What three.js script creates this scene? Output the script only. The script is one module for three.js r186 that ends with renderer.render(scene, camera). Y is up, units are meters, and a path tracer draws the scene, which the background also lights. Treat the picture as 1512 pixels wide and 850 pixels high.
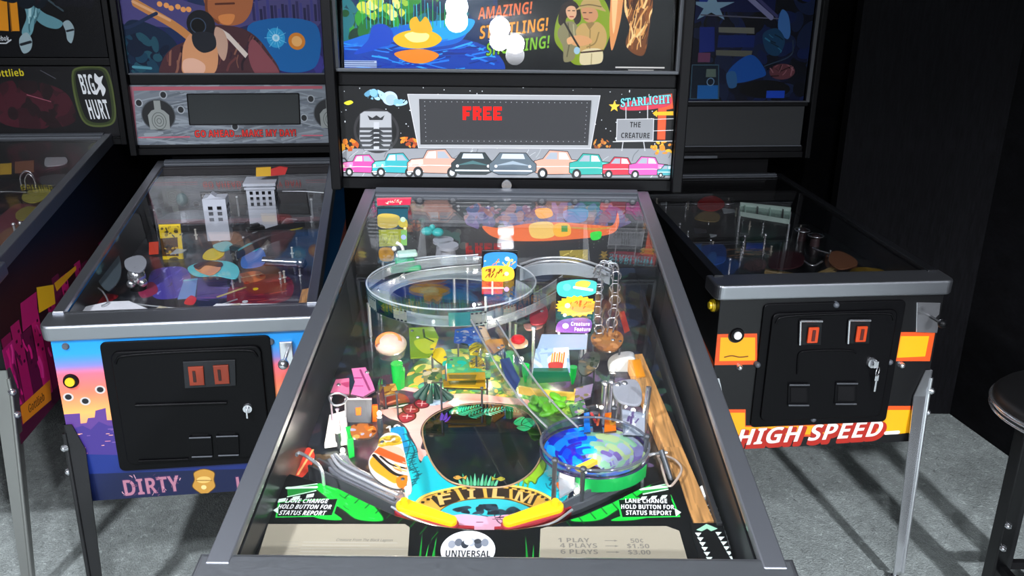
import * as THREE from 'three';
import { mergeGeometries } from 'three/addons/utils/BufferGeometryUtils.js';
import { RoundedBoxGeometry } from 'three/addons/geometries/RoundedBoxGeometry.js';
import { RectAreaLightUniformsLib } from 'three/addons/lights/RectAreaLightUniformsLib.js';
RectAreaLightUniformsLib.init();

// ---------------------------------------------------------------- camera, exposure
const scene = new THREE.Scene();
scene.background = new THREE.Color(0x000000);
const camera = new THREE.PerspectiveCamera(38.91, 1512 / 850, 0.02, 60);
camera.position.set(0, 1.42, 0);
camera.rotation.set(-0.3217, 0, 0.0092, 'YXZ');
const renderer = new THREE.WebGLRenderer({ antialias: true });
renderer.toneMapping = THREE.LinearToneMapping;
renderer.toneMappingExposure = 0.84;
renderer.shadowMap.enabled = true;

// ---------------------------------------------------------------- room light: round ceiling downlights (fittings are built in ceilingLamp below)
const ROOM = 2.7;
const LAMPS = [
  // x, z, radius, spot power, label
  [-0.035, 0.46, 0.042, 5, 'small round white downlight, the nearer one of the close pair overhead', 0.1],
  [-0.035, 0.34, 0.042, 5, 'small round white downlight, the farther one of the close pair overhead', 0.1],
  [-0.43, 2.95, 0.085, 26, 'round white downlight in the row behind, nearest to the games', 1],
  [-0.12, 3.6, 0.085, 26, 'round white downlight in the row behind, middle one', 1],
  [0.008, 4.2, 0.085, 26, 'round white downlight in the row behind, farthest from the games', 1],
  [1.7, 2.2, 0.09, 170, 'round white downlight over the aisle on the right hand, behind'],
  [-1.4, 0.15, 0.09, 36, 'round white downlight over the aisle on the left hand'],
];

// ---------------------------------------------------------------- helpers
const rnd = (() => { let s = 7; return () => { s = (s * 1664525 + 1013904223) >>> 0; return s / 4294967296; }; })();
const PI = Math.PI;
const used = {};
function numbered(n) { const k = used[n] = (used[n] ?? -1) + 1; return k ? n + '_' + String(k).padStart(3, '0') : n; }
function shade(o) { o.traverse((c) => { if (c.isMesh) { c.castShadow = true; c.receiveShadow = true; } }); return o; }
function add(name, geo, mat, parent) {
  const g = Array.isArray(geo) ? merge(geo) : geo;
  const m = new THREE.Mesh(g, mat); m.name = name; m.castShadow = true; m.receiveShadow = true; parent.add(m); return m;
}
function grp(name, parent) { const g = new THREE.Group(); g.name = name; parent.add(g); return g; }
function merge(list) {
  return mergeGeometries(list.map((g) => {
    let q = g.index ? g.toNonIndexed() : g;
    for (const k of Object.keys(q.attributes)) if (!['position', 'normal', 'uv'].includes(k)) q.deleteAttribute(k);
    if (!q.attributes.uv) q.setAttribute('uv', new THREE.BufferAttribute(new Float32Array(q.attributes.position.count * 2), 2));
    return q;
  }));
}
const V = (x, y, z) => new THREE.Vector3(x, y, z);
function bx(w, h, d, x = 0, y = 0, z = 0, r = 0) {
  const g = r ? new RoundedBoxGeometry(w, h, d, 2, r) : new THREE.BoxGeometry(w, h, d);
  return g.translate(x, y, z);
}
function cy(r0, r1, h, x = 0, y = 0, z = 0, n = 20) { return new THREE.CylinderGeometry(r1, r0, h, n).translate(x, y + h / 2, z); }
function sp(r, x, y, z, sy = 1, n = 14) { return new THREE.SphereGeometry(r, n, Math.max(6, n * 0.6 | 0)).scale(1, sy, 1).translate(x, y, z); }
function tb(pts, r, closed = false, seg = 0, n = 7) {
  const c = new THREE.CatmullRomCurve3(pts.map((p) => V(...p)), closed, 'centripetal');
  return new THREE.TubeGeometry(c, seg || pts.length * 6, r, n, closed);
}
function rod(a, b, r, n = 8) {
  const A = V(...a), B = V(...b), d = B.clone().sub(A), g = new THREE.CylinderGeometry(r, r, d.length(), n);
  g.applyQuaternion(new THREE.Quaternion().setFromUnitVectors(V(0, 1, 0), d.normalize()));
  return g.translate((A.x + B.x) / 2, (A.y + B.y) / 2, (A.z + B.z) / 2);
}
function shapeOf(pts, smooth) {
  const s = new THREE.Shape();
  if (smooth) { const c = new THREE.CatmullRomCurve3(pts.map((p) => V(p[0], p[1], 0)), true, 'centripetal').getPoints(pts.length * 6); s.setFromPoints(c.map((p) => new THREE.Vector2(p.x, p.y))); }
  else s.setFromPoints(pts.map((p) => new THREE.Vector2(...p)));
  return s;
}
function uvFrom(g, art) {
  const p = g.attributes.position, uv = g.attributes.uv;
  for (let i = 0; i < p.count; i++) uv.setXY(i, (p.getX(i) - art.x0) / (art.x1 - art.x0), (p.getY(i) - art.y0) / (art.y1 - art.y0));
  return g;
}
// polygon of [x, s] points laid on the playfield: x to the right, s up the slope, from height h, thickness t
function slab(pts, h, t, art, smooth, bev = 0) {
  let g = new THREE.ExtrudeGeometry(shapeOf(pts, smooth), { depth: t - 2 * bev, bevelEnabled: bev > 0, bevelSize: bev, bevelThickness: bev, bevelSegments: 2, curveSegments: 4 });
  if (art) uvFrom(g, art);
  return g.rotateX(-PI / 2).translate(0, h + bev, 0);
}
// polygon of [x, y] points standing upright, front face at z, thickness t backwards
function card(pts, z, t, art, smooth, bev = 0) {
  let g = new THREE.ExtrudeGeometry(shapeOf(pts, smooth), { depth: t - 2 * bev, bevelEnabled: bev > 0, bevelSize: bev, bevelThickness: bev, bevelSegments: 2, curveSegments: 4 });
  if (art) uvFrom(g, art);
  return g.translate(0, 0, z - t + bev);
}
const rect = (x0, x1, y0, y1) => [[x0, y0], [x1, y0], [x1, y1], [x0, y1]];
function ribbon(path, w, hh) {   // wall along a path of [x, h, s]: height hh, thickness w
  const P = path.map((p) => V(p[0], p[1], -p[2])), pos = [], idx = [], uv = [];
  let len = 0;
  P.forEach((p, i) => {
    const a = P[Math.max(0, i - 1)], b = P[Math.min(P.length - 1, i + 1)], t = b.clone().sub(a), n = V(-t.z, 0, t.x).normalize().multiplyScalar(w / 2);
    if (i) len += p.distanceTo(P[i - 1]);
    for (const [k, y] of [[1, 0], [1, hh], [-1, hh], [-1, 0]]) { pos.push(p.x + n.x * k, p.y + y, p.z + n.z * k); uv.push(len, y); }
    if (i) for (let k = 0; k < 4; k++) { const c = (i - 1) * 4, q = (k + 1) % 4; idx.push(c + k, c + q, c + 4 + k, c + q, c + 4 + q, c + 4 + k); }
  });
  idx.push(0, 2, 1, 0, 3, 2); const e = (P.length - 1) * 4; idx.push(e, e + 1, e + 2, e, e + 2, e + 3);
  const g = new THREE.BufferGeometry(); g.setAttribute('position', new THREE.Float32BufferAttribute(pos, 3)); g.setAttribute('uv', new THREE.Float32BufferAttribute(uv, 2)); g.setIndex(idx);
  const q = g.toNonIndexed(); q.computeVertexNormals(); return q;
}
function curve3(pts, n, closed = false) { return new THREE.CatmullRomCurve3(pts.map((p) => V(...p)), closed, 'centripetal').getPoints(n).map((p) => [p.x, p.y, p.z]); }

// print on a surface; all coordinates in metres of that surface, y upwards
class Art {
  constructor(x0, x1, y0, y1, ppm, fill) {
    Object.assign(this, { x0, x1, y0, y1, ppm });
    this.cv = document.createElement('canvas'); this.cv.width = Math.round((x1 - x0) * ppm); this.cv.height = Math.round((y1 - y0) * ppm);
    this.c = this.cv.getContext('2d'); if (fill) { this.c.fillStyle = fill; this.c.fillRect(0, 0, this.cv.width, this.cv.height); }
  }
  X(x) { return (x - this.x0) * this.ppm; }
  Y(y) { return (this.y1 - y) * this.ppm; }
  path(pts, smooth, open) {
    const c = this.c; c.beginPath();
    let q = pts;
    if (smooth) q = new THREE.CatmullRomCurve3(pts.map((p) => V(p[0], p[1], 0)), !open, 'centripetal').getPoints(pts.length * 8).map((p) => [p.x, p.y]);
    q.forEach((p, i) => (i ? c.lineTo(this.X(p[0]), this.Y(p[1])) : c.moveTo(this.X(p[0]), this.Y(p[1]))));
    if (!open) c.closePath();
  }
  poly(pts, fill, smooth, line, lw) { this.path(pts, smooth); if (fill) { this.c.fillStyle = fill; this.c.fill(); } if (line) { this.c.strokeStyle = line; this.c.lineWidth = lw * this.ppm; this.c.stroke(); } return this; }
  line(pts, col, w, smooth) { this.path(pts, smooth, true); this.c.strokeStyle = col; this.c.lineWidth = w * this.ppm; this.c.lineCap = 'round'; this.c.lineJoin = 'round'; this.c.stroke(); return this; }
  box(x0, x1, y0, y1, fill) { this.c.fillStyle = fill; this.c.fillRect(this.X(x0), this.Y(y1), (x1 - x0) * this.ppm, (y1 - y0) * this.ppm); return this; }
  ell(x, y, rx, ry, fill, rot = 0, line, lw) { const c = this.c; c.beginPath(); c.ellipse(this.X(x), this.Y(y), rx * this.ppm, ry * this.ppm, -rot, 0, PI * 2); if (fill) { c.fillStyle = fill; c.fill(); } if (line) { c.strokeStyle = line; c.lineWidth = lw * this.ppm; c.stroke(); } return this; }
  text(str, x, y, size, fill, o = {}) {   // x,y centre; size = cap height-ish
    const c = this.c; c.save(); c.translate(this.X(x), this.Y(y)); c.rotate(-(o.rot || 0)); if (o.skew) c.transform(1, 0, -o.skew, 1, 0, 0);
    c.font = (o.style || 'bold') + ' ' + size * this.ppm + 'px ' + (o.font || 'sans-serif'); c.textAlign = o.align || 'center'; c.textBaseline = 'middle';
    if (o.w) { const k = o.w * this.ppm / c.measureText(str).width; c.scale(k, 1); }
    if (o.line) { c.strokeStyle = o.line; c.lineWidth = (o.lw || 0.002) * this.ppm; c.lineJoin = 'round'; c.strokeText(str, 0, 0); }
    c.fillStyle = fill; c.fillText(str, 0, 0); c.restore(); return this;
  }
  scatter(pts, n, cols, r0, r1) { // irregular blots inside a polygon
    const c = this.c; c.save(); this.path(pts, true); c.clip();
    const xs = pts.map((p) => p[0]), ys = pts.map((p) => p[1]), a = Math.min(...xs), b = Math.max(...xs), d = Math.min(...ys), e = Math.max(...ys);
    for (let i = 0; i < n; i++) { const r = r0 + (r1 - r0) * rnd(); this.ell(a + (b - a) * rnd(), d + (e - d) * rnd(), r, r * (0.35 + 0.6 * rnd()), cols[i % cols.length], rnd() * PI); }
    c.restore(); return this;
  }
  strokes(pts, n, cols, len, w, dir = null) {
    const c = this.c; c.save(); this.path(pts, true); c.clip();
    const xs = pts.map((p) => p[0]), ys = pts.map((p) => p[1]), a = Math.min(...xs), b = Math.max(...xs), d = Math.min(...ys), e = Math.max(...ys);
    for (let i = 0; i < n; i++) { const x = a + (b - a) * rnd(), y = d + (e - d) * rnd(), t = dir === null ? rnd() * PI : dir + (rnd() - 0.5) * 0.7, L = len * (0.4 + rnd()); this.line([[x, y], [x + Math.cos(t) * L * 0.5 + (rnd() - 0.5) * L * 0.3, y + Math.sin(t) * L * 0.5], [x + Math.cos(t) * L, y + Math.sin(t) * L]], cols[i % cols.length], w * (0.5 + rnd()), true); }
    c.restore(); return this;
  }
  tex() { if (!this.t) { this.t = new THREE.CanvasTexture(this.cv); this.t.colorSpace = THREE.SRGBColorSpace; this.t.anisotropy = 8; } return this.t; }
}
function speckle(w, h, fn, srgb) {
  const d = new Uint8Array(w * h * 4);
  for (let y = 0; y < h; y++) for (let x = 0; x < w; x++) { const v = fn(x, y), i = (y * w + x) * 4; d[i] = v[0]; d[i + 1] = v[1]; d[i + 2] = v[2]; d[i + 3] = 255; }
  const t = new THREE.DataTexture(d, w, h); t.wrapS = t.wrapT = THREE.RepeatWrapping; t.magFilter = THREE.LinearFilter; t.minFilter = THREE.LinearMipmapLinearFilter; t.generateMipmaps = true; if (srgb) t.colorSpace = THREE.SRGBColorSpace; t.needsUpdate = true; return t;
}
// smooth repeating noise 0..1
function noiseGrid(n) { const g = Array.from({ length: n * n }, () => rnd()); return (x, y) => { const xi = Math.floor(x), yi = Math.floor(y), fx = x - xi, fy = y - yi, q = (a, b) => g[((b % n + n) % n) * n + ((a % n + n) % n)], s = (t) => t * t * (3 - 2 * t), u = s(fx), v = s(fy); return (q(xi, yi) * (1 - u) + q(xi + 1, yi) * u) * (1 - v) + (q(xi, yi + 1) * (1 - u) + q(xi + 1, yi + 1) * u) * v; }; }

// ---------------------------------------------------------------- materials
const std = (color, roughness = 0.5, metalness = 0, more = {}) => new THREE.MeshStandardMaterial({ color, roughness, metalness, ...more });
const nz = noiseGrid(32), nz2 = noiseGrid(16);
const brushT = speckle(256, 256, (x, y) => { const v = 205 + 30 * nz(x / 8, y) + 20 * (rnd() - 0.5); return [v, v, v]; });
const brushRail = brushT.clone(); brushRail.repeat.set(6, 6);
const M = {
  steel: std(0xaeb1b7, 0.46, 1, { roughnessMap: brushRail }),
  rail: std(0x90939a, 0.6, 1, { roughnessMap: brushRail }),
  chrome: std(0xdcdee2, 0.2, 0.92),
  wire: std(0xdfe2e6, 0.3, 0.8),
  black: new THREE.MeshPhysicalMaterial({ color: 0x09090b, roughness: 0.45, specularIntensity: 0.4 }),
  blackMatte: new THREE.MeshPhysicalMaterial({ color: 0x0a0a0c, roughness: 0.75, specularIntensity: 0.4 }),
  blackGloss: std(0x060607, 0.18),
  trough: std(0x17181b, 0.5),
  doorBlack: new THREE.MeshPhysicalMaterial({ color: 0x070709, roughness: 0.4, specularIntensity: 0.3, bumpMap: speckle(128, 128, (x, y) => { const v = 90 + 140 * rnd(); return [v, v, v]; }), bumpScale: 0.0004 }),
  greyTrim: std(0x55585c, 0.4, 0.6),
  rubber: std(0x8a1420, 0.7),
  rubberBlack: std(0x111113, 0.8),
  white: std(0xe9e7e2, 0.45),
  ivory: std(0xd9d2bb, 0.6),
  wood: null,
  yellow: std(0xf2b90f, 0.35), red: std(0xc41f22, 0.4), green: std(0x12a83c, 0.35),
  greyPlastic: std(0x8d9097, 0.45),
  slate: std(0x4b4f55, 0.5),
  clear: new THREE.MeshPhysicalMaterial({ color: 0xf3f6f8, roughness: 0.08, transmission: 1, thickness: 0, ior: 1.5 }),
  clearTeal: new THREE.MeshPhysicalMaterial({ color: 0xa9d8cf, roughness: 0.12, transmission: 1, thickness: 0, ior: 1.5 }),
  milky: new THREE.MeshPhysicalMaterial({ color: 0xdde4e8, roughness: 0.3, transmission: 0.72, thickness: 0, ior: 1.5 }),
  glass: new THREE.MeshPhysicalMaterial({ color: 0xffffff, roughness: 0, transmission: 1, thickness: 0, ior: 1.5 }),
  bulb: new THREE.MeshStandardMaterial({ color: 0xffffff, emissive: 0xfff3e0, emissiveIntensity: 6 }),
};
{ const t = speckle(64, 512, (x, y) => { const k = 0.72 + 0.28 * nz(x * 0.5 + 2 * nz2(x / 16, y / 64), y / 48) - 0.14 * (nz2(x * 0.75, y / 128) > 0.62 ? 1 : 0); return [216 * k, 158 * k, 92 * k]; }, true); t.repeat.set(12, 3); M.wood = std(0xffffff, 0.5, 0, { map: t }); }
const printed = (art, rough = 0.3, more = {}) => new THREE.MeshStandardMaterial({ map: art.tex(), roughness: rough, ...more });

// ---------------------------------------------------------------- the setting
{
  const fleck = new Float32Array(512 * 512);
  for (let i = 0; i < 2600; i++) { const x = rnd() * 512, y = rnd() * 512, t = rnd() * PI, L = 1.5 + 4.5 * rnd(), w = 0.8 + 1.3 * rnd(), v = (rnd() < 0.66 ? 1 : -0.8) * (10 + 26 * rnd()); for (let a = -6; a <= 6; a++) for (let b = -6; b <= 6; b++) { const p = (a * Math.cos(t) + b * Math.sin(t)) / L, q = (-a * Math.sin(t) + b * Math.cos(t)) / w, k = p * p + q * q; if (k < 1) fleck[((y + b) & 511) * 512 + ((x + a) & 511)] += v * (1 - k); } }
  const hair = speckle(512, 512, (x, y) => { const v = 138 + 16 * nz(x / 8, y / 8) + 14 * (nz2(x / 32, y / 32) - 0.5) + 30 * (rnd() - 0.5) + fleck[y * 512 + x]; return [v * 0.955, v * 1.005, v * 0.985]; }, true);
  hair.repeat.set(7, 8.5);
  const bump = speckle(256, 256, () => { const v = 255 * rnd(); return [v, v, v]; }); bump.repeat.set(14, 17);
  const st = (name, geo, mat) => { const m = add(name, geo, mat, scene); m.userData = { kind: 'structure' }; return m; };
  st('floor', bx(7.2, 0.1, 10.4, -0.2, -0.05, 1.6), std(0xffffff, 0.95, 0, { map: hair, bumpMap: bump, bumpScale: 0.002 }));
  const wallT = speckle(256, 256, (x, y) => { const v = 9 + 7 * nz(x / 8, y / 8) + 6 * rnd(); return [v, v, v * 1.15]; }, true); wallT.repeat.set(4, 2);
  const wm = new THREE.MeshPhysicalMaterial({ color: 0xffffff, roughness: 0.9, specularIntensity: 0.2, map: wallT });
  st('wall_back', bx(7.2, 2.7, 0.1, -0.2, 1.35, -3.45), wm);
  st('wall_left', bx(0.1, 2.7, 10.4, -3.75, 1.35, 1.6), wm);
  st('wall_front', bx(7.2, 2.7, 0.1, -0.2, 1.35, 6.75), wm);
  { const g = bx(0.06, 2.7, 9.9, 0.03, 1.35, 4.9); g.rotateY(0.14); st('wall_right', g.translate(1.66, 0, -2.86), wm); }
  st('wall_partition', bx(0.56, 2.7, 0.05, 1.41, 1.35, -2.82), wm);
  st('ceiling', bx(7.2, 0.1, 10.4, -0.2, 2.75, 1.6), std(0xb4b5b6, 0.95));
}
function ceilingLamp([x, z, r, power, label, bulge = 0.8]) {
  const g = grp(numbered('ceiling_lamp'), scene); g.position.set(x, ROOM, z); g.userData = { label, category: 'lamp', group: 'ceiling downlights' };
  add('trim_ring', new THREE.TorusGeometry(r + 0.006, 0.006, 8, 32).rotateX(PI / 2).translate(0, -0.004, 0), M.slate, g);
  add('lamp_lens', bulge === 1 ? new THREE.SphereGeometry(r, 32, 18).translate(0, -r - 0.004, 0) : new THREE.SphereGeometry(r, 32, 10, 0, PI * 2, PI / 2, PI / 2).scale(1, bulge, 1).translate(0, -0.004, 0), new THREE.MeshStandardMaterial({ color: 0xffffff, emissive: 0xf4f6ff, emissiveIntensity: bulge === 1 ? 60 : bulge < 0.5 ? 700 : 100 }), g);
  const s = new THREE.SpotLight(0xf3f6ff, power, 0, 1.4, 0.35, 2); s.position.set(0, -(bulge === 1 ? 2 : bulge) * r - 0.02, 0); s.target.position.set(0, -2.5, 0); s.castShadow = true; s.shadow.radius = r / 0.02; g.add(s, s.target); s.name = 'lamp_light'; s.target.name = 'lamp_aim';
}
LAMPS.forEach(ceilingLamp);

// ---------------------------------------------------------------- a pinball machine's cabinet, shared by the four games
// local frame: x right, y up, z towards the player; origin on the floor under the front of the lockdown bar
const W = 0.56, LEN = 1.0, DEPTH = 1.28;
function machine(o) {
  const root = grp(numbered('pinball_machine'), scene);
  root.position.set(o.x, 0, o.z); root.rotation.y = o.yaw;
  root.userData = { label: o.label, category: 'pinball machine' };
  const tg = Math.tan(o.g), h = o.h, yb = h - 0.439, yr = h + LEN * tg;
  const cab = grp('cabinet', root);
  for (const s of [-1, 1]) {
    const prof = [[0.016, yb], [DEPTH, yb], [DEPTH, yr - 0.02], [LEN, yr - 0.006], [0.016, h - 0.012]];
    let g = new THREE.ExtrudeGeometry(shapeOf(prof.map(([a, b]) => [-a, b])), { depth: 0.02, bevelEnabled: false });
    if (o.sideArt) uvFrom(g, o.sideArt);
    g.rotateY(-PI / 2); // (x,y,z)->( -z, y, x): extrusion to -x, profile x -> z
    g.rotateY(0);
    add('side_panel', g.translate(s > 0 ? W / 2 : -W / 2 + 0.02, 0, 0), o.sideArt ? printed(o.sideArt, 0.4) : o.body, cab);
  }
  const inner = W - 0.04;
  add('front_panel', (() => { const g = card(rect(-W / 2 + 0.0005, W / 2 - 0.0005, yb, h - 0.03), -0.0145, 0.02, o.frontArt); return g; })(), o.frontArt ? printed(o.frontArt, 0.38) : o.body, cab);
  add('back_panel', bx(inner, yr - yb - 0.04, 0.018, 0, (yr + yb) / 2 - 0.02, -DEPTH + 0.01), M.black, cab);
  add('bottom_panel', bx(inner, 0.018, DEPTH - 0.05, 0, yb + 0.02, -DEPTH / 2 - 0.01), M.black, cab);
  // lockdown bar
  const lw = o.barW || 0.59, ld = o.barD || 0.064, sh = new THREE.Shape(), R = 0.02;
  sh.moveTo(-lw / 2 + 0.004, ld); sh.lineTo(-lw / 2 + 0.004, R); sh.quadraticCurveTo(-lw / 2 + 0.004, 0, -lw / 2 + R, 0); sh.lineTo(lw / 2 - R, 0); sh.quadraticCurveTo(lw / 2 - 0.004, 0, lw / 2 - 0.004, R); sh.lineTo(lw / 2 - 0.004, ld);
  const lb = new THREE.ExtrudeGeometry(sh, { depth: 0.026, bevelEnabled: true, bevelSize: 0.006, bevelThickness: 0.006, bevelSegments: 4, curveSegments: 8 }).rotateX(-PI / 2).translate(0, -0.032, -0.006);
  lb.rotateX(o.g).translate(0, h + (o.barLift || 0), 0);
  add('lockdown_bar', lb, M.steel, root);
  // rails and glass
  const c = Math.cos(o.g), r0 = (o.barD || 0.064) - 0.004, len = (LEN - r0) / c, mid = (LEN + r0) / 2, my = h + mid * tg;
  for (const s of [-1, 1]) {
    const g = merge([bx(0.024, 0.012, len, s * (W / 2 - 0.0088), -0.002, 0, 0.0022), bx(0.003, 0.036, len, s * (W / 2 + 0.002), -0.016, 0, 0.001)]);
    g.rotateX(o.g).translate(0, my, -mid);
    add('side_rail', g, o.railMat || M.rail, root);
  }
  add('glass_pane', bx(W - 0.044, 0.004, len, 0, -0.002, 0).rotateX(o.g).translate(0, my, -mid), M.glass, root);
  add('glass_channel', [bx(W - 0.04, 0.012, 0.03, 0, -0.002, 0, 0.003), bx(W - 0.04, 0.004, 0.016, 0, 0.007, -0.004), bx(W - 0.04, 0.05, 0.006, 0, -0.024, -0.012)].map((g) => g.rotateX(o.g).translate(0, yr - 0.004, -LEN + 0.012)), M.slate, root);
  for (const s of [-1, 1]) add('inner_blade', (() => { const pr = [[0.06, h - 0.12], [LEN, yr - 0.2], [LEN, yr - 0.012], [0.06, h + 0.06 * tg - 0.012]]; return new THREE.ExtrudeGeometry(shapeOf(pr.map(([a, b]) => [-a, b])), { depth: 0.0012, bevelEnabled: false }).rotateY(-PI / 2).translate(s > 0 ? W / 2 - 0.0202 : -W / 2 + 0.0214, 0, 0); })(), std(0x2c2e33, 0.28, 0.55), root);
  // legs
  const legTop = yb + 0.2;
  for (const [sx, sz] of [[-1, 1], [1, 1], [-1, -1], [1, -1]]) {
    const lg = grp('leg', root), zc = sz > 0 ? -0.010 : -DEPTH - 0.004, xc = sx * (W / 2 + 0.004);
    const dx = -sx * 0.018, dz = sz * 0.055, fl = 0.040, parts = [];
    // two flanges meeting on the corner edge, tapering towards the foot
    const fl3 = (ax, az) => {
      const q = []; const N = 8;
      for (let i = 0; i <= N; i++) { const t = i / N, y = legTop * (1 - t) + 0.035 * t, w = fl * (i === 0 ? 0.45 : 1 - 0.42 * t), k = Math.max(0, (t - 0.1) / 0.9); q.push([xc + dx * k, y, zc + dz * k, w]); }
      const pos = [], idx = [];
      q.forEach(([x, y, z, w], i) => {
        const tx = ax ? 0 : -sx * 0.003, tz = ax ? -sz * 0.003 : 0;
        pos.push(x, y, z, x - (ax ? sx * w : 0), y, z - (az ? sz * w : 0), x - (ax ? sx * w : 0) + tx, y, z - (az ? sz * w : 0) + tz, x + tx, y, z + tz);
        if (i) for (let k = 0; k < 4; k++) { const a = (i - 1) * 4 + k, b = (i - 1) * 4 + (k + 1) % 4; idx.push(a, b, a + 4, b, b + 4, a + 4); }
      });
      const g = new THREE.BufferGeometry(); g.setAttribute('position', new THREE.Float32BufferAttribute(pos, 3)); g.setIndex(idx); const n = g.toNonIndexed(); n.computeVertexNormals(); return n;
    };
    parts.push(fl3(1, 0), fl3(0, 1));
    parts.push(rod([xc, legTop - 0.1 * (legTop - 0.035), zc], [xc + dx, 0.035, zc + dz], 0.005, 10), rod([xc, legTop - 0.02, zc], [xc, legTop - 0.1 * (legTop - 0.035), zc], 0.005, 10));
    add('leg_iron', parts, o.legMat, lg);
    add('leveler_foot', [cy(0.022, 0.012, 0.014, xc + dx - sx * 0.012, 0, zc + dz - sz * 0.012, 18), cy(0.005, 0.005, 0.035, xc + dx - sx * 0.012, 0.01, zc + dz - sz * 0.012, 8)], M.chrome, lg);
    for (const yy of [legTop - 0.055, legTop - 0.115]) add('leg_bolt', [cy(0.0095, 0.0085, 0.008, 0, 0, 0, 6), sp(0.006, 0, 0.008, 0, 0.7, 8)].map((g) => g.rotateX(PI / 2).rotateY(Math.atan2(sx, sz)).translate(xc + sx * 0.001, yy, zc + sz * 0.001)), M.chrome, lg);
  }
  // backbox
  const B = o.box, bb = grp('backbox', root), bw = B.w / 2, zf = B.z, y0 = B.y0, y1 = B.y1;
  for (const s of [-1, 1]) add('box_side', bx(0.02, y1 - y0, 0.27, s * (bw - 0.01), (y0 + y1) / 2, zf - 0.125 + 0.012, 0.003), o.boxMat || M.black, bb);
  add('box_top', bx(B.w - 0.04, 0.02, 0.26, 0, y1 - 0.01, zf - 0.13), M.black, bb);
  add('box_base', bx(B.w - 0.04, 0.02, 0.26, 0, y0 + 0.01, zf - 0.13), M.black, bb);
  add('box_back', bx(B.w - 0.04, y1 - y0 - 0.04, 0.012, 0, (y0 + y1) / 2, zf - 0.25), M.black, bb);
  add('box_neck', bx(W - 0.06, y0 - yr + 0.06, 0.2, 0, (y0 + yr - 0.06) / 2, zf - 0.145), M.blackMatte, bb);
  add('divider_bar', bx(B.w - 0.042, B.t0 - B.p1, 0.03, 0, (B.t0 + B.p1) / 2, zf - 0.012, 0.004), M.black, bb);
  add('bottom_rail', bx(B.w - 0.042, B.p0 - y0 - 0.02, 0.02, 0, (B.p0 + y0 + 0.02) / 2, zf - 0.012, 0.003), M.black, bb);
  add('top_rail', bx(B.w - 0.042, 0.03, 0.03, 0, y1 - 0.036, zf - 0.02), M.black, bb);
  return { root, h, tg, yb, yr, cab, bb };
}
const onField = (o, y0, a) => { o.position.set(0, y0, 0); o.rotation.x = a; return o; };

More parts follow.
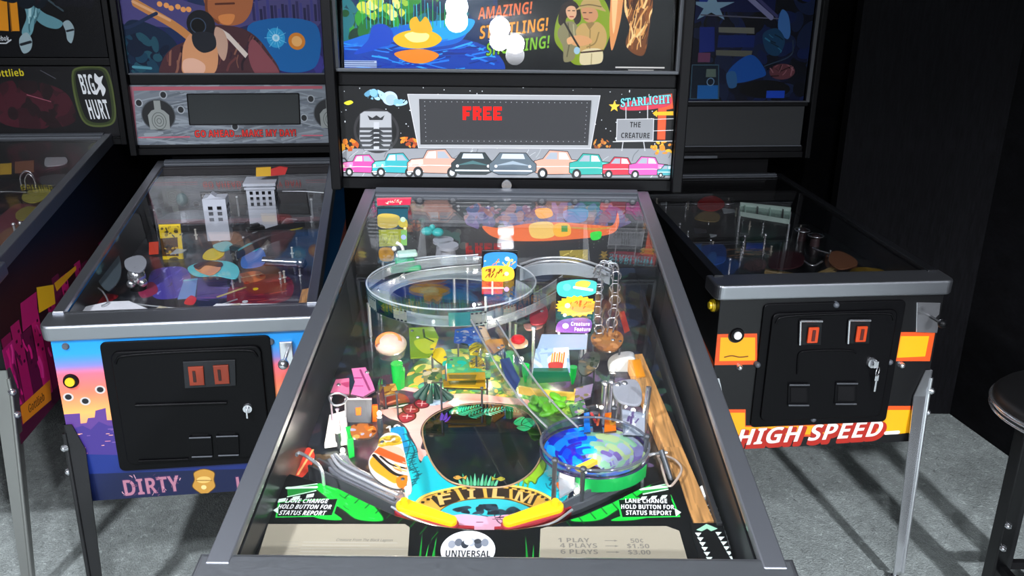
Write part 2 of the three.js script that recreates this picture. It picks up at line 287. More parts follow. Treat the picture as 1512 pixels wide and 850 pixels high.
// ---------------------------------------------------------------- the lit game in the middle
{
  const YF = 0.835, AF = 0.11;
  const bodyArt = M.black;
  const C = machine({
    x: -0.0126, z: -0.6068, yaw: 0, h: 0.90, g: 0.18497, body: M.black, legMat: M.chrome, barW: 0.582, barD: 0.062, barLift: 0.003,
    label: 'lit pinball machine in the middle, drive-in cars below its red FREE display',
    box: { w: 0.70, z: -1.02, y0: 1.088, y1: 1.84, p0: 1.112, p1: 1.289, t0: 1.317 },
  });
  const root = C.root;
  const F = (name, geo, mat, parent = root) => { const m = add(name, geo, mat, parent); if (parent === root) onField(m, YF, AF); return m; };
  const G = (name) => onField(grp(name, root), YF, AF);

  // ---- lit picture in the backbox
  const T = new Art(-0.335, 0.335, 1.30, 1.80, 1900, '#05060a');
  {
    T.box(-0.34, -0.02, 1.30, 1.81, '#062a5c');
    T.poly([[-0.3411,1.3163],[-0.3361,1.3975],[-0.2835,1.3918],[-0.193,1.3987],[-0.1159,1.3809],[-0.0643,1.3727],[-0.0189,1.3507],[-0.0057,1.3193]], '#0b3fae', true);
    T.poly([[-0.3376,1.3728],[-0.2706,1.3919],[-0.2435,1.4227],[-0.1663,1.4331],[-0.1153,1.4178],[-0.077,1.3998],[-0.0901,1.375],[-0.1422,1.3621],[-0.2462,1.3587]], '#0a67d8', true);
    T.poly([[-0.1672,1.399],[-0.1154,1.4141],[-0.064,1.4121],[-0.0771,1.3899],[-0.116,1.3748],[-0.1548,1.3769]], '#13a6ee', true);
    T.scatter([[-0.3331,1.4461],[-0.0638,1.4485],[-0.0768,1.4181],[-0.1411,1.4114],[-0.1928,1.4049],[-0.2709,1.3858],[-0.3376,1.3728]], 150, ['#0c4a1d', '#17712a', '#0a3320', '#2d9a2d', '#063a4b', '#1c6f7c'], 0.006, 0.022);
    T.scatter([[-0.335, 1.44], [-0.02, 1.44], [-0.06, 1.8], [-0.335, 1.8]], 260, ['#0c4a1d', '#17712a', '#072418', '#2d8a2d', '#0a2c4b', '#0f5560'], 0.008, 0.03);
    T.scatter([[-0.2935,1.4465],[-0.1914,1.4474],[-0.2052,1.417],[-0.2696,1.4128]], 22, ['#d8e04a', '#f2ee88', '#9dc93b'], 0.005, 0.012);
    for (let i = 0; i < 26; i++) { const x = -0.28 + i * 0.0075; T.line([[x, 1.395 + 0.01 * rnd()], [x + 0.004 * (rnd() - 0.5), 1.43 + 0.03 * rnd()]], ['#1bb35e', '#0d7fae', '#42d4e0'][i % 3], 0.0016); }
    T.strokes([[-0.3383,1.3604],[-0.2456,1.3736],[-0.0642,1.3752],[-0.0122,1.3205],[-0.341,1.3176]], 70, ['#0a2c8a', '#1d7cf0', '#0730a8', '#2aa8ff'], 0.05, 0.0025, 0);
    T.poly([[-0.2221,1.3775],[-0.2062,1.3888],[-0.1738,1.394],[-0.1416,1.3894],[-0.1277,1.3771],[-0.1422,1.3646],[-0.1812,1.3593],[-0.2122,1.3652]], '#ffc218', true);
    T.poly([[-0.1999,1.3839],[-0.1738,1.3915],[-0.1521,1.3843],[-0.1575,1.3744],[-0.1861,1.3717]], '#fff3a0', true);
    T.poly([[-0.1855,1.3914],[-0.1887,1.411],[-0.1769,1.4184],[-0.1695,1.4088],[-0.159,1.4186],[-0.149,1.404],[-0.1467,1.3918]], '#f6b81c', true);
    T.poly([[-0.2206,1.3489],[-0.1943,1.3567],[-0.1553,1.357],[-0.1334,1.3472],[-0.1559,1.3332],[-0.195,1.3341]], '#f28a1d', true);
    T.poly([[-0.2715,1.3734],[-0.2599,1.4006],[-0.2366,1.4033],[-0.2218,1.3862],[-0.2277,1.3663],[-0.2461,1.3612],[-0.2659,1.3535],[-0.2987,1.3482]], '#0d46c8', true);
    T.box(-0.32, -0.255, 1.323, 1.336, 'rgba(230,235,245,.75)');
    for (let i = 0; i < 3; i++) T.box(-0.322, -0.262 + 0.01 * rnd(), 1.325 + i * 0.004, 1.3265 + i * 0.004, '#2a4a90');
    // lettering
    T.text('AMAZING!', -0.005,1.4309, 0.030, '#e8703a', { w: 0.105, rot: 0.12, skew: 0.2, line: '#2a0f08', lw: 0.003 });
    T.text('STARTLING!', 0.0119,1.3981, 0.033, '#f0a02c', { w: 0.135, rot: 0.13, skew: 0.2, line: '#2a0f08', lw: 0.003 });
    T.text('SHOCKING!', 0.02,1.366, 0.032, '#7fbf2e', { w: 0.125, rot: 0.13, skew: 0.2, line: '#0b1a06', lw: 0.003 });
    // two explorers in khaki
    T.poly([[0.0911,1.3766],[0.0975,1.4257],[0.1224,1.4501],[0.1781,1.4578],[0.1993,1.4144],[0.1946,1.3775],[0.1703,1.3398],[0.1314,1.3319],[0.1112,1.3519]], '#7f9a12', true);
    // she: dark hair, pale face, drab blouse; he: pith helmet, khaki shirt, arms round a rifle
    T.poly([[0.098,1.4086],[0.0999,1.433],[0.1097,1.4476],[0.1249,1.4501],[0.1368,1.4382],[0.1402,1.4139],[0.1315,1.4065],[0.1233,1.4211],[0.1131,1.4185],[0.1085,1.4014]], '#24130d', true);
    T.poly([[0.1114,1.4343],[0.1176,1.4404],[0.1278,1.4393],[0.132,1.4296],[0.1298,1.4199],[0.1222,1.415],[0.1143,1.421]], '#d8a884', true).line([[0.1153,1.4319],[0.1191,1.432]], '#3a1f16', 0.0015).line([[0.1242,1.432],[0.1281,1.432]], '#3a1f16', 0.0015).line([[0.1195,1.421],[0.1259,1.4211]], '#a83a30', 0.002);
    T.poly([[0.0959,1.3914],[0.1108,1.4112],[0.1288,1.4101],[0.1372,1.3918],[0.1329,1.3645],[0.1285,1.342],[0.1104,1.3368],[0.107,1.3643]], '#857f5c', true).line([[0.116,1.4088],[0.1196,1.3768],[0.1153,1.3469]], '#5c573c', 0.0025, true).line([[0.1263,1.4064],[0.1302,1.3695]], '#a8a27c', 0.0025, true);
    T.poly([[0.1407,1.4358],[0.156,1.4383],[0.1702,1.4336],[0.1733,1.4215],[0.166,1.4117],[0.1519,1.4116],[0.1438,1.4212]], '#c58c62', true).line([[0.1448,1.4285],[0.15,1.4286]], '#3a2014', 0.0016).line([[0.1564,1.4286],[0.1615,1.4287]], '#3a2014', 0.0016).line([[0.1465,1.4176],[0.1543,1.4165]], '#7a3424', 0.0018);
    T.poly([[0.1306,1.4333],[0.138,1.4406],[0.1428,1.4503],[0.1578,1.4564],[0.1732,1.4529],[0.1801,1.441],[0.1882,1.4314],[0.1715,1.4348],[0.1509,1.4383]], '#b59a60', true).line([[0.138,1.4406],[0.1558,1.4432],[0.1789,1.4397]], '#6a5630', 0.002, true);
    T.poly([[0.1318,1.3967],[0.1443,1.4091],[0.1572,1.4067],[0.1724,1.4117],[0.1857,1.4021],[0.1918,1.3824],[0.185,1.36],[0.1646,1.3498],[0.1437,1.3521],[0.1365,1.3745]], '#bf9d5e', true).poly([[0.1494,1.4091],[0.1576,1.3969],[0.1674,1.4093],[0.1622,1.4117]], '#8f7440').line([[0.1589,1.3969],[0.1592,1.3573]], '#8f7440', 0.002).line([[0.1758,1.3922],[0.1689,1.3723],[0.1537,1.3647]], '#8f7440', 0.0025, true);
    T.poly([[0.1194,1.3818],[0.1373,1.3869],[0.1582,1.3821],[0.1636,1.3747],[0.1458,1.3671],[0.125,1.3694]], '#d49c68', true).poly([[0.1143,1.3793],[0.1245,1.3843],[0.1274,1.3744],[0.1172,1.3694]], '#dca878', true).line([[0.1028,1.4209],[0.119,1.3941],[0.1381,1.3646]], '#1c140d', 0.0035);
    T.poly([[0.1436,1.3571],[0.1824,1.36],[0.1834,1.3374],[0.1627,1.3322],[0.1418,1.3333]], '#d6caa2', true).line([[0.1424,1.3546],[0.1851,1.3588]], '#3a2412', 0.003).line([[0.1632,1.3523],[0.1627,1.3335]], '#a8996c', 0.002);
    T.ell(0.1344,1.3583, 0.006, 0.007, '#9ac0d8');
    // bare arm and long hair of a figure cropped by the print
    T.poly([[0.1954,1.5218],[0.218,1.522],[0.2199,1.4389],[0.2121,1.39],[0.202,1.3589],[0.196,1.4022],[0.1963,1.4507]], '#e0965a', true).poly([[0.2016,1.4984],[0.2079,1.4985],[0.209,1.4267],[0.2043,1.3899],[0.2,1.4266]], '#f7c48a', true);
    const hairP = [[0.2255,1.5221],[0.2625,1.534],[0.2778,1.4514],[0.2732,1.4028],[0.2635,1.3507],[0.2452,1.353],[0.2286,1.3703],[0.2346,1.4025],[0.2224,1.4389]];
    T.poly(hairP, '#6e3d18', true).strokes(hairP, 120, ['#d9a05a', '#f0c988', '#8a4d1e', '#3b1c0b'], 0.035, 0.003, 1.4);
    T.box(0.21, 0.306, 1.326, 1.329, '#c8c8c8').box(0.235, 0.285, 1.321, 1.3235, '#a8a8a8');
    T.poly([[0.05, 1.47], [0.12, 1.5], [0.1, 1.62], [0.02, 1.7], [-0.03, 1.6]], '#123a2a', true).scatter([[0.05, 1.47], [0.12, 1.5], [0.1, 1.62], [0.02, 1.7], [-0.03, 1.6]], 60, ['#1d6b44', '#0d3322', '#3aa06a'], 0.006, 0.02);
    T.scatter([[-0.33, 1.5], [0.33, 1.5], [0.33, 1.8], [-0.33, 1.8]], 160, ['#0a1c3a', '#0e3a2c', '#132a52', '#08140c', '#1e5a36'], 0.01, 0.04);
  }
  const tilt = -0.12;
  const sign = new THREE.MeshStandardMaterial({ color: 0x050505, emissive: 0xffffff, emissiveMap: T.tex(), emissiveIntensity: 1.45, roughness: 1 });
  const tl = add('backlit_sign', card(rect(-0.318, 0.318, 1.319, 1.79), 0, 0.004, T).translate(0, -1.319, 0), sign, root);
  tl.position.set(0, 1.319, -1.035); tl.rotation.x = tilt;
  const tgl = add('sign_glass', bx(0.645, 0.475, 0.003, 0, 0.236, 0.004), M.glass, root); tgl.position.copy(tl.position); tgl.rotation.x = tilt;
  const la = new THREE.RectAreaLight(0x7fb0ff, 0.06, 0.62, 0.46); la.name = 'sign_light'; la.position.set(0, 1.56, -1.035); la.rotation.x = tilt; la.rotateY(PI); root.add(la);
  add('sign_trim', [bx(0.66, 0.007, 0.012, 0, 1.3195, -1.014, 0.002), bx(0.008, 0.47, 0.012, -0.328, 1.556, -1.018), bx(0.008, 0.47, 0.012, 0.328, 1.556, -1.018)], M.greyTrim, C.bb);

  // ---- display panel with the drive-in print
  const S = new Art(-0.345, 0.345, 1.10, 1.30, 2600, '#060608');
  {
    for (let i = 0; i < 150; i++) S.ell(-0.345 + 0.69 * rnd(), 1.16 + 0.135 * rnd(), 0.0007 + 0.0007 * rnd(), 0.0008 + 0.0012 * rnd() * (i % 4 ? 0.4 : 1.5), '#d8dbe0');
    S.poly([[-0.3429,1.1089],[0.3349,1.1151],[0.3313,1.1668],[0.2985,1.1733],[-0.3084,1.1677],[-0.3398,1.1607]], '#8d9094');
    S.strokes([[-0.3429,1.1089],[0.3349,1.1151],[0.3315,1.1641],[-0.34,1.158]], 60, ['#c9cbcd', '#6c6f73', '#a6a9ad'], 0.02, 0.0014, 0.9);
    for (const t of ['497 219; 500 208; 512 205; 522 209; 528 214; 524 220', '588 216; 592 205; 603 203; 612 206; 616 214', '876 216; 882 206; 894 206; 901 214', '960 222; 966 212; 985 210; 994 214; 994 226']) void t;
    S.scatter([[-0.3408,1.1661],[-0.3343,1.1849],[-0.3139,1.1891],[-0.2944,1.1772],[-0.3004,1.1651]], 26, ['#e07a16', '#f0a21e', '#b24d0c'], 0.002, 0.006);
    S.scatter([[-0.2164,1.1726],[-0.2132,1.1887],[-0.1943,1.1915],[-0.1783,1.185],[-0.1814,1.1715]], 26, ['#e0661a', '#f08a1e', '#a23d0c'], 0.002, 0.006);
    S.scatter([[0.1717,1.1748],[0.1764,1.1909],[0.1952,1.1911],[0.2065,1.1791],[0.2041,1.1737]], 22, ['#b2621c', '#d08a2e', '#83400f'], 0.002, 0.006);
    S.scatter([[0.2883,1.1637],[0.2871,1.1825],[0.3176,1.1882],[0.3303,1.1803],[0.3316,1.1614]], 22, ['#e0861a', '#f0b01e'], 0.002, 0.006);
    S.ell(-0.229,1.2661, 0.0150, 0.0135, '#b9cfe6').ell(-0.2265,1.2635, 0.011, 0.010, '#9fb8d4');
    S.scatter([[-0.2789,1.2734],[-0.26,1.2839],[-0.2367,1.2725],[-0.2424,1.2621],[-0.27,1.2657]], 20, ['#7fb5d0', '#a9d2e4', '#5d97b4'], 0.003, 0.008).scatter([[-0.2239,1.2622],[-0.2024,1.2689],[-0.1949,1.2573],[-0.2189,1.2519]], 14, ['#7fb5d0', '#a9d2e4'], 0.003, 0.007);
    S.poly([[-0.3196,1.2562],[-0.306,1.2615],[-0.3009,1.2577],[-0.3118,1.2524]], '#d8cf2a', true);
    // window-speaker drawing: dark ring, grey body with louvres
    S.ell(-0.2582,1.2029, 0.045, 0.044, '#2b2a2c').ell(-0.2582,1.2029, 0.040, 0.039, '#0c0c0e');
    S.poly([[-0.2888,1.2356],[-0.2805,1.2409],[-0.2353,1.2413],[-0.2275,1.2361],[-0.228,1.1872],[-0.2356,1.1643],[-0.2843,1.1639],[-0.2926,1.1866]], '#a3a5a8', false, '#5b5d60', 0.001);
    for (let i = 0; i < 5; i++) S.poly([[-0.2914,1.2092],[-0.2272,1.2098],[-0.2274,1.2045],[-0.2917,1.2039]].map(([x, y]) => [x, y - i * 0.0092]), '#3c3e41');
    S.poly([[-0.2628,1.22],[-0.2521,1.2201],[-0.2544,1.1668],[-0.2652,1.1667]], '#b7b9bc').poly([[-0.2742,1.2331],[-0.2707,1.2239],[-0.2453,1.2242],[-0.2409,1.2334],[-0.2491,1.2281],[-0.2569,1.2333],[-0.2651,1.2279]], '#232427');
    for (let i = 0; i < 4; i++) S.poly([[-0.2621,1.2068],[-0.2718,1.2001],[-0.2449,1.2004],[-0.2541,1.2069]].map(([x, y]) => [x, y - i * 0.0092]), '#26282b');
    // screen frame
    S.poly([[-0.1943,1.2741],[0.1809,1.2749],[0.1664,1.1721],[-0.1761,1.1703]], '#a6a8aa', false, '#d9dadb', 0.0012);
    S.poly([[-0.1721,1.2653],[0.1641,1.2657],[0.1608,1.1787],[-0.1718,1.177]], '#26272a');
    // cinema pylon
    S.poly([[0.2943,1.2772],[0.3205,1.2801],[0.3252,1.2516],[0.3121,1.2489],[0.3134,1.1908],[0.2973,1.1907]], '#e2552a', false, '#7c1f0c', 0.001);
    S.line([[0.2881,1.2303],[0.3266,1.232]], '#e6e6e6', 0.0012).line([[0.2895,1.2079],[0.3282,1.2096]], '#e6e6e6', 0.0012).line([[0.2102,1.1859],[0.3297,1.1883]], '#e6e6e6', 0.0012);
    S.poly([[0.2847,1.2421],[0.2936,1.2487],[0.2938,1.2448],[0.3256,1.2464],[0.3261,1.2385],[0.2942,1.2382],[0.2945,1.2343]], '#f2b31b');
    { const [sx, sy] = [0.2096,1.2545], st = []; for (let i = 0; i < 10; i++) { const r = i % 2 ? 0.005 : 0.012, t = PI / 2 + i * PI / 5; st.push([sx + r * Math.cos(t), sy + r * Math.sin(t)]); } S.poly(st, '#f4c63a'); }
    S.poly([[0.2214,1.2572],[0.3184,1.2736],[0.3194,1.2593],[0.2218,1.2494]], '#c8344a', true);
    S.text('STARLIGHT', 0.27,1.2654, 0.022, '#7fe0ea', { w: 0.098, rot: 0.09, line: '#0b4a52', lw: 0.002, font: 'serif' });
    S.line([[0.2322,1.2534],[0.2335,1.2298]], '#b9babc', 0.002).line([[0.2745,1.2563],[0.2761,1.2302]], '#b9babc', 0.002).line([[0.2303,1.1874],[0.2286,1.1686]], '#b9babc', 0.002).line([[0.2706,1.1877],[0.2745,1.169]], '#b9babc', 0.002);
    S.poly([[0.2161,1.2297],[0.288,1.2316],[0.2894,1.1893],[0.2169,1.1873]], '#8c8e91', false, '#d4d5d6', 0.0014);
    S.text('THE', 0.2527,1.2195, 0.0145, '#17181a', { w: 0.022 }).text('CREATURE', 0.2539,1.1983, 0.0145, '#17181a', { w: 0.058 });
    // parked cars
    const car = (cx, w, col, top, dir) => {
      w *= 1.3; const [x0, yb] = [cx, 1.119], q = (a, b) => [x0 + dir * a * w, yb + b * w];
      S.poly([q(-0.5, 0.02), q(-0.5, 0.2), q(-0.42, 0.27), q(-0.2, 0.29), q(-0.12, 0.44), q(0.22, 0.46), q(0.34, 0.3), q(0.5, 0.26), q(0.5, 0.05), q(0.4, 0)], col, false, '#15161a', 0.0012);
      S.poly([q(-0.16, 0.29), q(-0.09, 0.41), q(0.04, 0.42), q(0.04, 0.29)], '#d8dde2').poly([q(0.07, 0.29), q(0.07, 0.42), q(0.2, 0.42), q(0.3, 0.29)], '#9fa8b2');
      S.line([q(-0.48, 0.13), q(-0.1, 0.16), q(0.48, 0.15)], '#f4f4f4', 0.0012).line([q(-0.5, 0.03), q(-0.2, 0.04)], '#e8e8e8', 0.0022);
      S.poly([q(-0.46, 0.16), q(-0.2, 0.17), q(-0.2, 0.27), q(-0.42, 0.25)], top);
      for (const a of [-0.3, 0.34]) S.ell(...q(a, 0.02), 0.095 * w, 0.11 * w, '#101114').ell(...q(a, 0.02), 0.05 * w, 0.06 * w, '#c9cbce');
      S.ell(...q(-0.44, 0.17), 0.03 * w, 0.035 * w, '#fff6c8').ell(...q(-0.26, 0.17), 0.025 * w, 0.035 * w, '#fff6c8');
    };
    [[-0.338, 0.05, '#3b3f45', '#5a5e64', 1], [-0.292, 0.062, '#e8479a', '#f58cc0', 1], [-0.226, 0.068, '#2aa7ad', '#6fd0d2', 1], [-0.146, 0.082, '#dba08c', '#efc6b6', 1], [0.108, 0.082, '#e2a18a', '#f2c8b6', -1], [0.172, 0.072, '#22a598', '#66cfc4', -1], [0.232, 0.062, '#c9223c', '#e8586a', -1], [0.286, 0.064, '#e552a8', '#f48ec8', -1], [0.325, 0.036, '#3fa0a8', '#8ccfd4', -1]].forEach((c) => car(...c));
    for (const [x, w, a, b] of [[-0.068, 0.086, '#1c2a2e', '#3f6a6c'], [0.012, 0.094, '#56646e', '#98a8b4']]) {
      S.poly([[x - w * 0.5, 1.126], [x - w * 0.5, 1.14], [x - w * 0.4, 1.148], [x - w * 0.28, 1.162], [x + w * 0.28, 1.162], [x + w * 0.4, 1.148], [x + w * 0.5, 1.14], [x + w * 0.5, 1.126], [x + w * 0.3, 1.118], [x - w * 0.3, 1.118]], a, false, '#0b0c0e', 0.0012);
      S.poly([[x - w * 0.26, 1.15], [x - w * 0.22, 1.160], [x + w * 0.22, 1.160], [x + w * 0.26, 1.15]], '#c3cbd2').poly([[x - w * 0.4, 1.136], [x, 1.146], [x + w * 0.4, 1.136], [x, 1.139]], b);
      S.line([[x - w * 0.4, 1.126], [x + w * 0.4, 1.126]], '#e8eaec', 0.003).ell(x - w * 0.36, 1.135, 0.003, 0.003, '#fff').ell(x + w * 0.36, 1.135, 0.003, 0.003, '#fff');
    }
  }
  add('display_panel', card(rect(-0.328, 0.328, 1.112, 1.289), -1.018, 0.008, S), new THREE.MeshPhysicalMaterial({ map: S.tex(), roughness: 0.4, clearcoat: 1, clearcoatRoughness: 0.0 }), root);
  const dw = grp('display', root);
  add('display_window', card([[-0.1703,1.2645],[0.1637,1.2649],[0.1603,1.1808],[-0.1699,1.1791]], -1.0155, 0.003), new THREE.MeshPhysicalMaterial({ color: 0x2b2c2f, roughness: 0.5, clearcoat: 1, clearcoatRoughness: 0 }), dw);
  { // border lamps printed as dots, and the lit red dots of the word
    const dots = [], P = [[-0.1611,1.2607],[0.1558,1.261],[0.1533,1.1861],[-0.1603,1.1846]];
    for (let k = 0; k < 4; k++) { const a = P[k], b = P[(k + 1) % 4], n = k % 2 ? 9 : 30; for (let i = 0; i < n; i++) dots.push(new THREE.CircleGeometry(0.0009, 8).translate(a[0] + (b[0] - a[0]) * i / n, a[1] + (b[1] - a[1]) * i / n, -1.0150)); }
    add('printed_dots', dots, std(0x9a9ca0, 0.5), dw);
    const font = { F: ['11111', '11111', '11000', '11110', '11110', '11000', '11000'], R: ['11110', '11111', '11011', '11110', '11110', '11011', '11011'], E: ['11111', '11111', '11000', '11110', '11000', '11111', '11111'] };
    const px = [], [x0, y0, x1] = [-0.0872,1.2523,-0.0104,1.2256], pit = (x1 - x0) / 23;
    [...'FREE'].forEach((ch, k) => font[ch].forEach((row, r) => [...row].forEach((b, c) => { if (b === '1') px.push(bx(pit * 0.9, pit * 1.05, 0.0008, x0 + pit * (k * 6 + c + 0.5), y0 - pit * 1.12 * (r + 0.5), -1.0150)); })));
    add('display_lettering', px, new THREE.MeshStandardMaterial({ color: 0x400505, emissive: 0xff1a14, emissiveIntensity: 1.9 }), dw);
  }
  add('backbox_lock', [cy(0.01, 0.01, 0.01, 0, 0, 0).rotateX(PI / 2).translate(0, 1.10, -1.01)], M.chrome, C.bb);

  // ---- playfield board and its print
  const A = new Art(-0.26, 0.26, 0.0, 1.0, 1950, '#1a1c20');
  {
    A.scatter(rect(-0.26, 0.26, 0.5, 1.0), 500, ['#20242a', '#2c3a34', '#1f3d35', '#32403a', '#283447', '#3c3a2a', '#15171b', '#3a2530'], 0.008, 0.03);
    A.scatter(rect(-0.26, -0.1, 0.3, 0.52), 90, ['#2a2530', '#3b2c33', '#22262e', '#4a3a2a'], 0.006, 0.02);
    A.scatter(rect(0.06, 0.24, 0.3, 0.56), 120, ['#2a2530', '#433058', '#22262e', '#3a5a4a', '#5a4a6a'], 0.006, 0.02);
    // lagoon green above the window
    A.poly([[-0.1437,0.5019],[-0.1416,0.572],[-0.1137,0.6159],[-0.0485,0.6285],[0.0017,0.596],[0.0595,0.5346],[0.0975,0.4781],[0.1039,0.4255],[0.0692,0.3921],[0.0467,0.4245],[-0.0016,0.4673],[-0.081,0.475]], '#3d6b2c', true);
    A.scatter([[-0.1437,0.5019],[-0.1416,0.572],[-0.1137,0.6159],[-0.0485,0.6285],[0.0017,0.596],[0.0283,0.5145],[-0.0018,0.4764],[-0.0817,0.4842]], 160, ['#6f9a2a', '#2f7a3a', '#b8c43a', '#3f8f6a', '#c79a3a', '#2a5a5a', '#d8d060'], 0.004, 0.016);
    A.scatter([[-0.0871,0.4897],[-0.0226,0.5097],[0.0181,0.4952],[0.023,0.4768],[-0.0412,0.4721],[-0.0807,0.4714]], 60, ['#d8a03a', '#8ab52a', '#e8c04a', '#7a8a2a'], 0.003, 0.007);
    // big green leafy mass by the rail
    A.poly([[0.0231,0.4953],[0.0486,0.511],[0.0886,0.4965],[0.1088,0.4692],[0.0997,0.4339],[0.0752,0.4217],[0.0566,0.4383]], '#5aa52c', true).strokes([[0.0332,0.4955],[0.0586,0.5035],[0.0981,0.4873],[0.1065,0.4637],[0.0948,0.4321],[0.0707,0.4283]], 70, ['#86c83a', '#2f7a1f', '#a5d85a', '#1f5a1a'], 0.02, 0.003);
    // dark red and plum fields on the left
    A.poly([[-0.1841,0.5012],[-0.1447,0.5095],[-0.1022,0.4894],[-0.0995,0.4603],[-0.1369,0.4455],[-0.1712,0.4485]], '#4a1f3a', true);
    A.poly([[-0.1739,0.4735],[-0.1576,0.4922],[-0.1417,0.485],[-0.1351,0.4633],[-0.1523,0.4523],[-0.1694,0.4556]], '#8a2a22', true).line([[-0.1684,0.4627],[-0.1522,0.4738]], '#e88a6a', 0.004);
    A.poly([[-0.1692,0.5034],[-0.1467,0.5095],[-0.1109,0.4968],[-0.102,0.4876],[-0.1226,0.4928],[-0.1475,0.4999]], '#d79a96', true);
    A.line([[-0.165,0.4521],[-0.1359,0.4615]], '#15161a', 0.012).line([[-0.162,0.4521],[-0.1369,0.4614]], '#e8e2da', 0.004);
    // pale figure's legs
    A.poly([[-0.1724,0.4432],[-0.1618,0.4504],[-0.1377,0.4525],[-0.1191,0.46],[-0.1008,0.4747],[-0.087,0.4878],[-0.0422,0.4923],[0.0031,0.4838],[0.0478,0.4736],[0.0573,0.4593],[0.0181,0.464],[-0.0214,0.4688],[-0.0556,0.4646],[-0.0841,0.4517],[-0.1009,0.434],[-0.1102,0.412],[-0.1106,0.3892],[-0.1062,0.3736],[-0.1061,0.3552],[-0.0985,0.3508],[-0.1014,0.3273],[-0.1075,0.3344],[-0.1115,0.3551],[-0.1239,0.3843],[-0.1318,0.4034],[-0.143,0.4181],[-0.1584,0.4263]], '#e3a79c', true);
    A.poly([[-0.1049,0.4765],[-0.0962,0.4895],[-0.0797,0.4842],[-0.0807,0.4714],[-0.0946,0.4604],[-0.1054,0.4602]], '#a8bccb', true).strokes([[-0.1049,0.4765],[-0.0962,0.4895],[-0.0797,0.4842],[-0.0807,0.4714],[-0.0946,0.4604],[-0.1054,0.4602]], 10, ['#5c7286', '#d4e2ea'], 0.012, 0.0015);
    for (const t of [[[-0.1471,0.435],[-0.1296,0.4492],[-0.1222,0.4269],[-0.1369,0.4149]], [[-0.1436,0.4524],[-0.1275,0.4652],[-0.1193,0.4441],[-0.1339,0.4369]], [[-0.1279,0.4688],[-0.1112,0.48],[-0.107,0.4566],[-0.1202,0.4528]]]) { A.poly(t, '#8a1f2a', true, '#3a0d14', 0.002); const cx = t.reduce((a, p) => a + p[0] / 4, 0), cyy = t.reduce((a, p) => a + p[1] / 4, 0); A.line([[cx - 0.006, cyy], [cx + 0.006, cyy]], '#e9a8a0', 0.0016).line([[cx, cyy - 0.006], [cx, cyy + 0.008]], '#e9a8a0', 0.0016); }
    A.text('10', -0.1493,0.4015, 0.02, '#e8e6e0', { rot: 0.3 });
    // turquoise lagoon with dark stitching
    A.poly([[-0.1521,0.4015],[-0.1357,0.405],[-0.1263,0.3811],[-0.1136,0.3581],[-0.1037,0.3244],[-0.0999,0.3389],[-0.0937,0.339],[-0.0811,0.3064],[-0.0622,0.2836],[-0.0405,0.2747],[0.0056,0.2753],[0.031,0.293],[0.0489,0.3224],[0.0539,0.3457],[0.0655,0.3685],[0.0792,0.3172],[0.0848,0.2635],[0.0673,0.2444],[0.0266,0.2653],[-0.0319,0.2696],[-0.0732,0.2638],[-0.1024,0.242],[-0.1161,0.248],[-0.1227,0.3003],[-0.1361,0.3502]], '#0fa6b4', true);
    A.poly([[-0.1521,0.4015],[-0.1376,0.405],[-0.1309,0.381],[-0.1217,0.3505],[-0.1319,0.3458],[-0.1427,0.373]], '#1578a4', true);
    for (const ln of [[[-0.13,0.3889],[-0.1141,0.3461],[-0.1166,0.3143],[-0.1038,0.3006],[-0.1106,0.2711]], [[-0.1157,0.271],[-0.1052,0.2978],[-0.1156,0.3285],[-0.1138,0.3521]], [[-0.1314,0.3701],[-0.1244,0.3733],[-0.1227,0.3142],[-0.1165,0.3059]]]) { A.line(ln, '#0b5a68', 0.0016, true); for (let i = 0; i < 12; i++) { const k = Math.min(ln.length - 2, Math.floor(i / 12 * (ln.length - 1))), f = i / 12 * (ln.length - 1) - k, x = ln[k][0] + (ln[k + 1][0] - ln[k][0]) * f, y = ln[k][1] + (ln[k + 1][1] - ln[k][1]) * f; A.line([[x - 0.004, y - 0.002], [x + 0.004, y + 0.002]], '#0a3a44', 0.0014); } }
    A.strokes([[0.0567,0.2961],[0.0742,0.3032],[0.0787,0.2738],[0.0641,0.2658]], 16, ['#0a4a58', '#0b6a78'], 0.014, 0.0016);
    // clawed green hand
    A.poly([[0.0285,0.2943],[0.0338,0.3081],[0.0443,0.3167],[0.0536,0.334],[0.0586,0.3254],[0.0545,0.3057],[0.0473,0.2946],[0.0436,0.2838],[0.0386,0.2891],[0.0335,0.2837]], '#86b41e', true, '#3f5f0c', 0.0016);
    for (const t of ['x']) for (let i = 0; i < 4; i++) A.line([[0.018 + i * 0.006, 0.29], [0.016 + i * 0.006, 0.277]], '#5f8a14', 0.002);
    // FILM arch
    A.poly([[-0.1046,0.2334],[-0.0955,0.2546],[-0.0695,0.2691],[-0.0323,0.2787],[0.0056,0.2793],[0.0433,0.2694],[0.0643,0.2518],[0.0718,0.2358],[0.0551,0.2236],[0.0386,0.2403],[0.01,0.2548],[-0.0313,0.2555],[-0.0617,0.2438],[-0.0763,0.2242]], '#c79a3c', false, '#6a4a14', 0.002);
    A.line([[-0.1036,0.2383],[-0.0941,0.2572],[-0.0687,0.2704],[-0.0324,0.2801],[0.0056,0.2806],[0.0433,0.2707],[0.0636,0.2543],[0.0703,0.2395]], '#e0bb55', 0.004, true);
    for (let i = 0; i < 22; i++) { const t = i / 21, p = [[-0.0992,0.2433],[-0.0653,0.2691],[-0.0138,0.279],[0.0391,0.2693],[0.0673,0.2456]], c3 = new THREE.CatmullRomCurve3(p.map((q) => V(q[0], q[1], 0))).getPoint(t); A.box(c3.x - 0.002, c3.x + 0.002, c3.y - 0.0035, c3.y + 0.0005, '#241a0c'); }
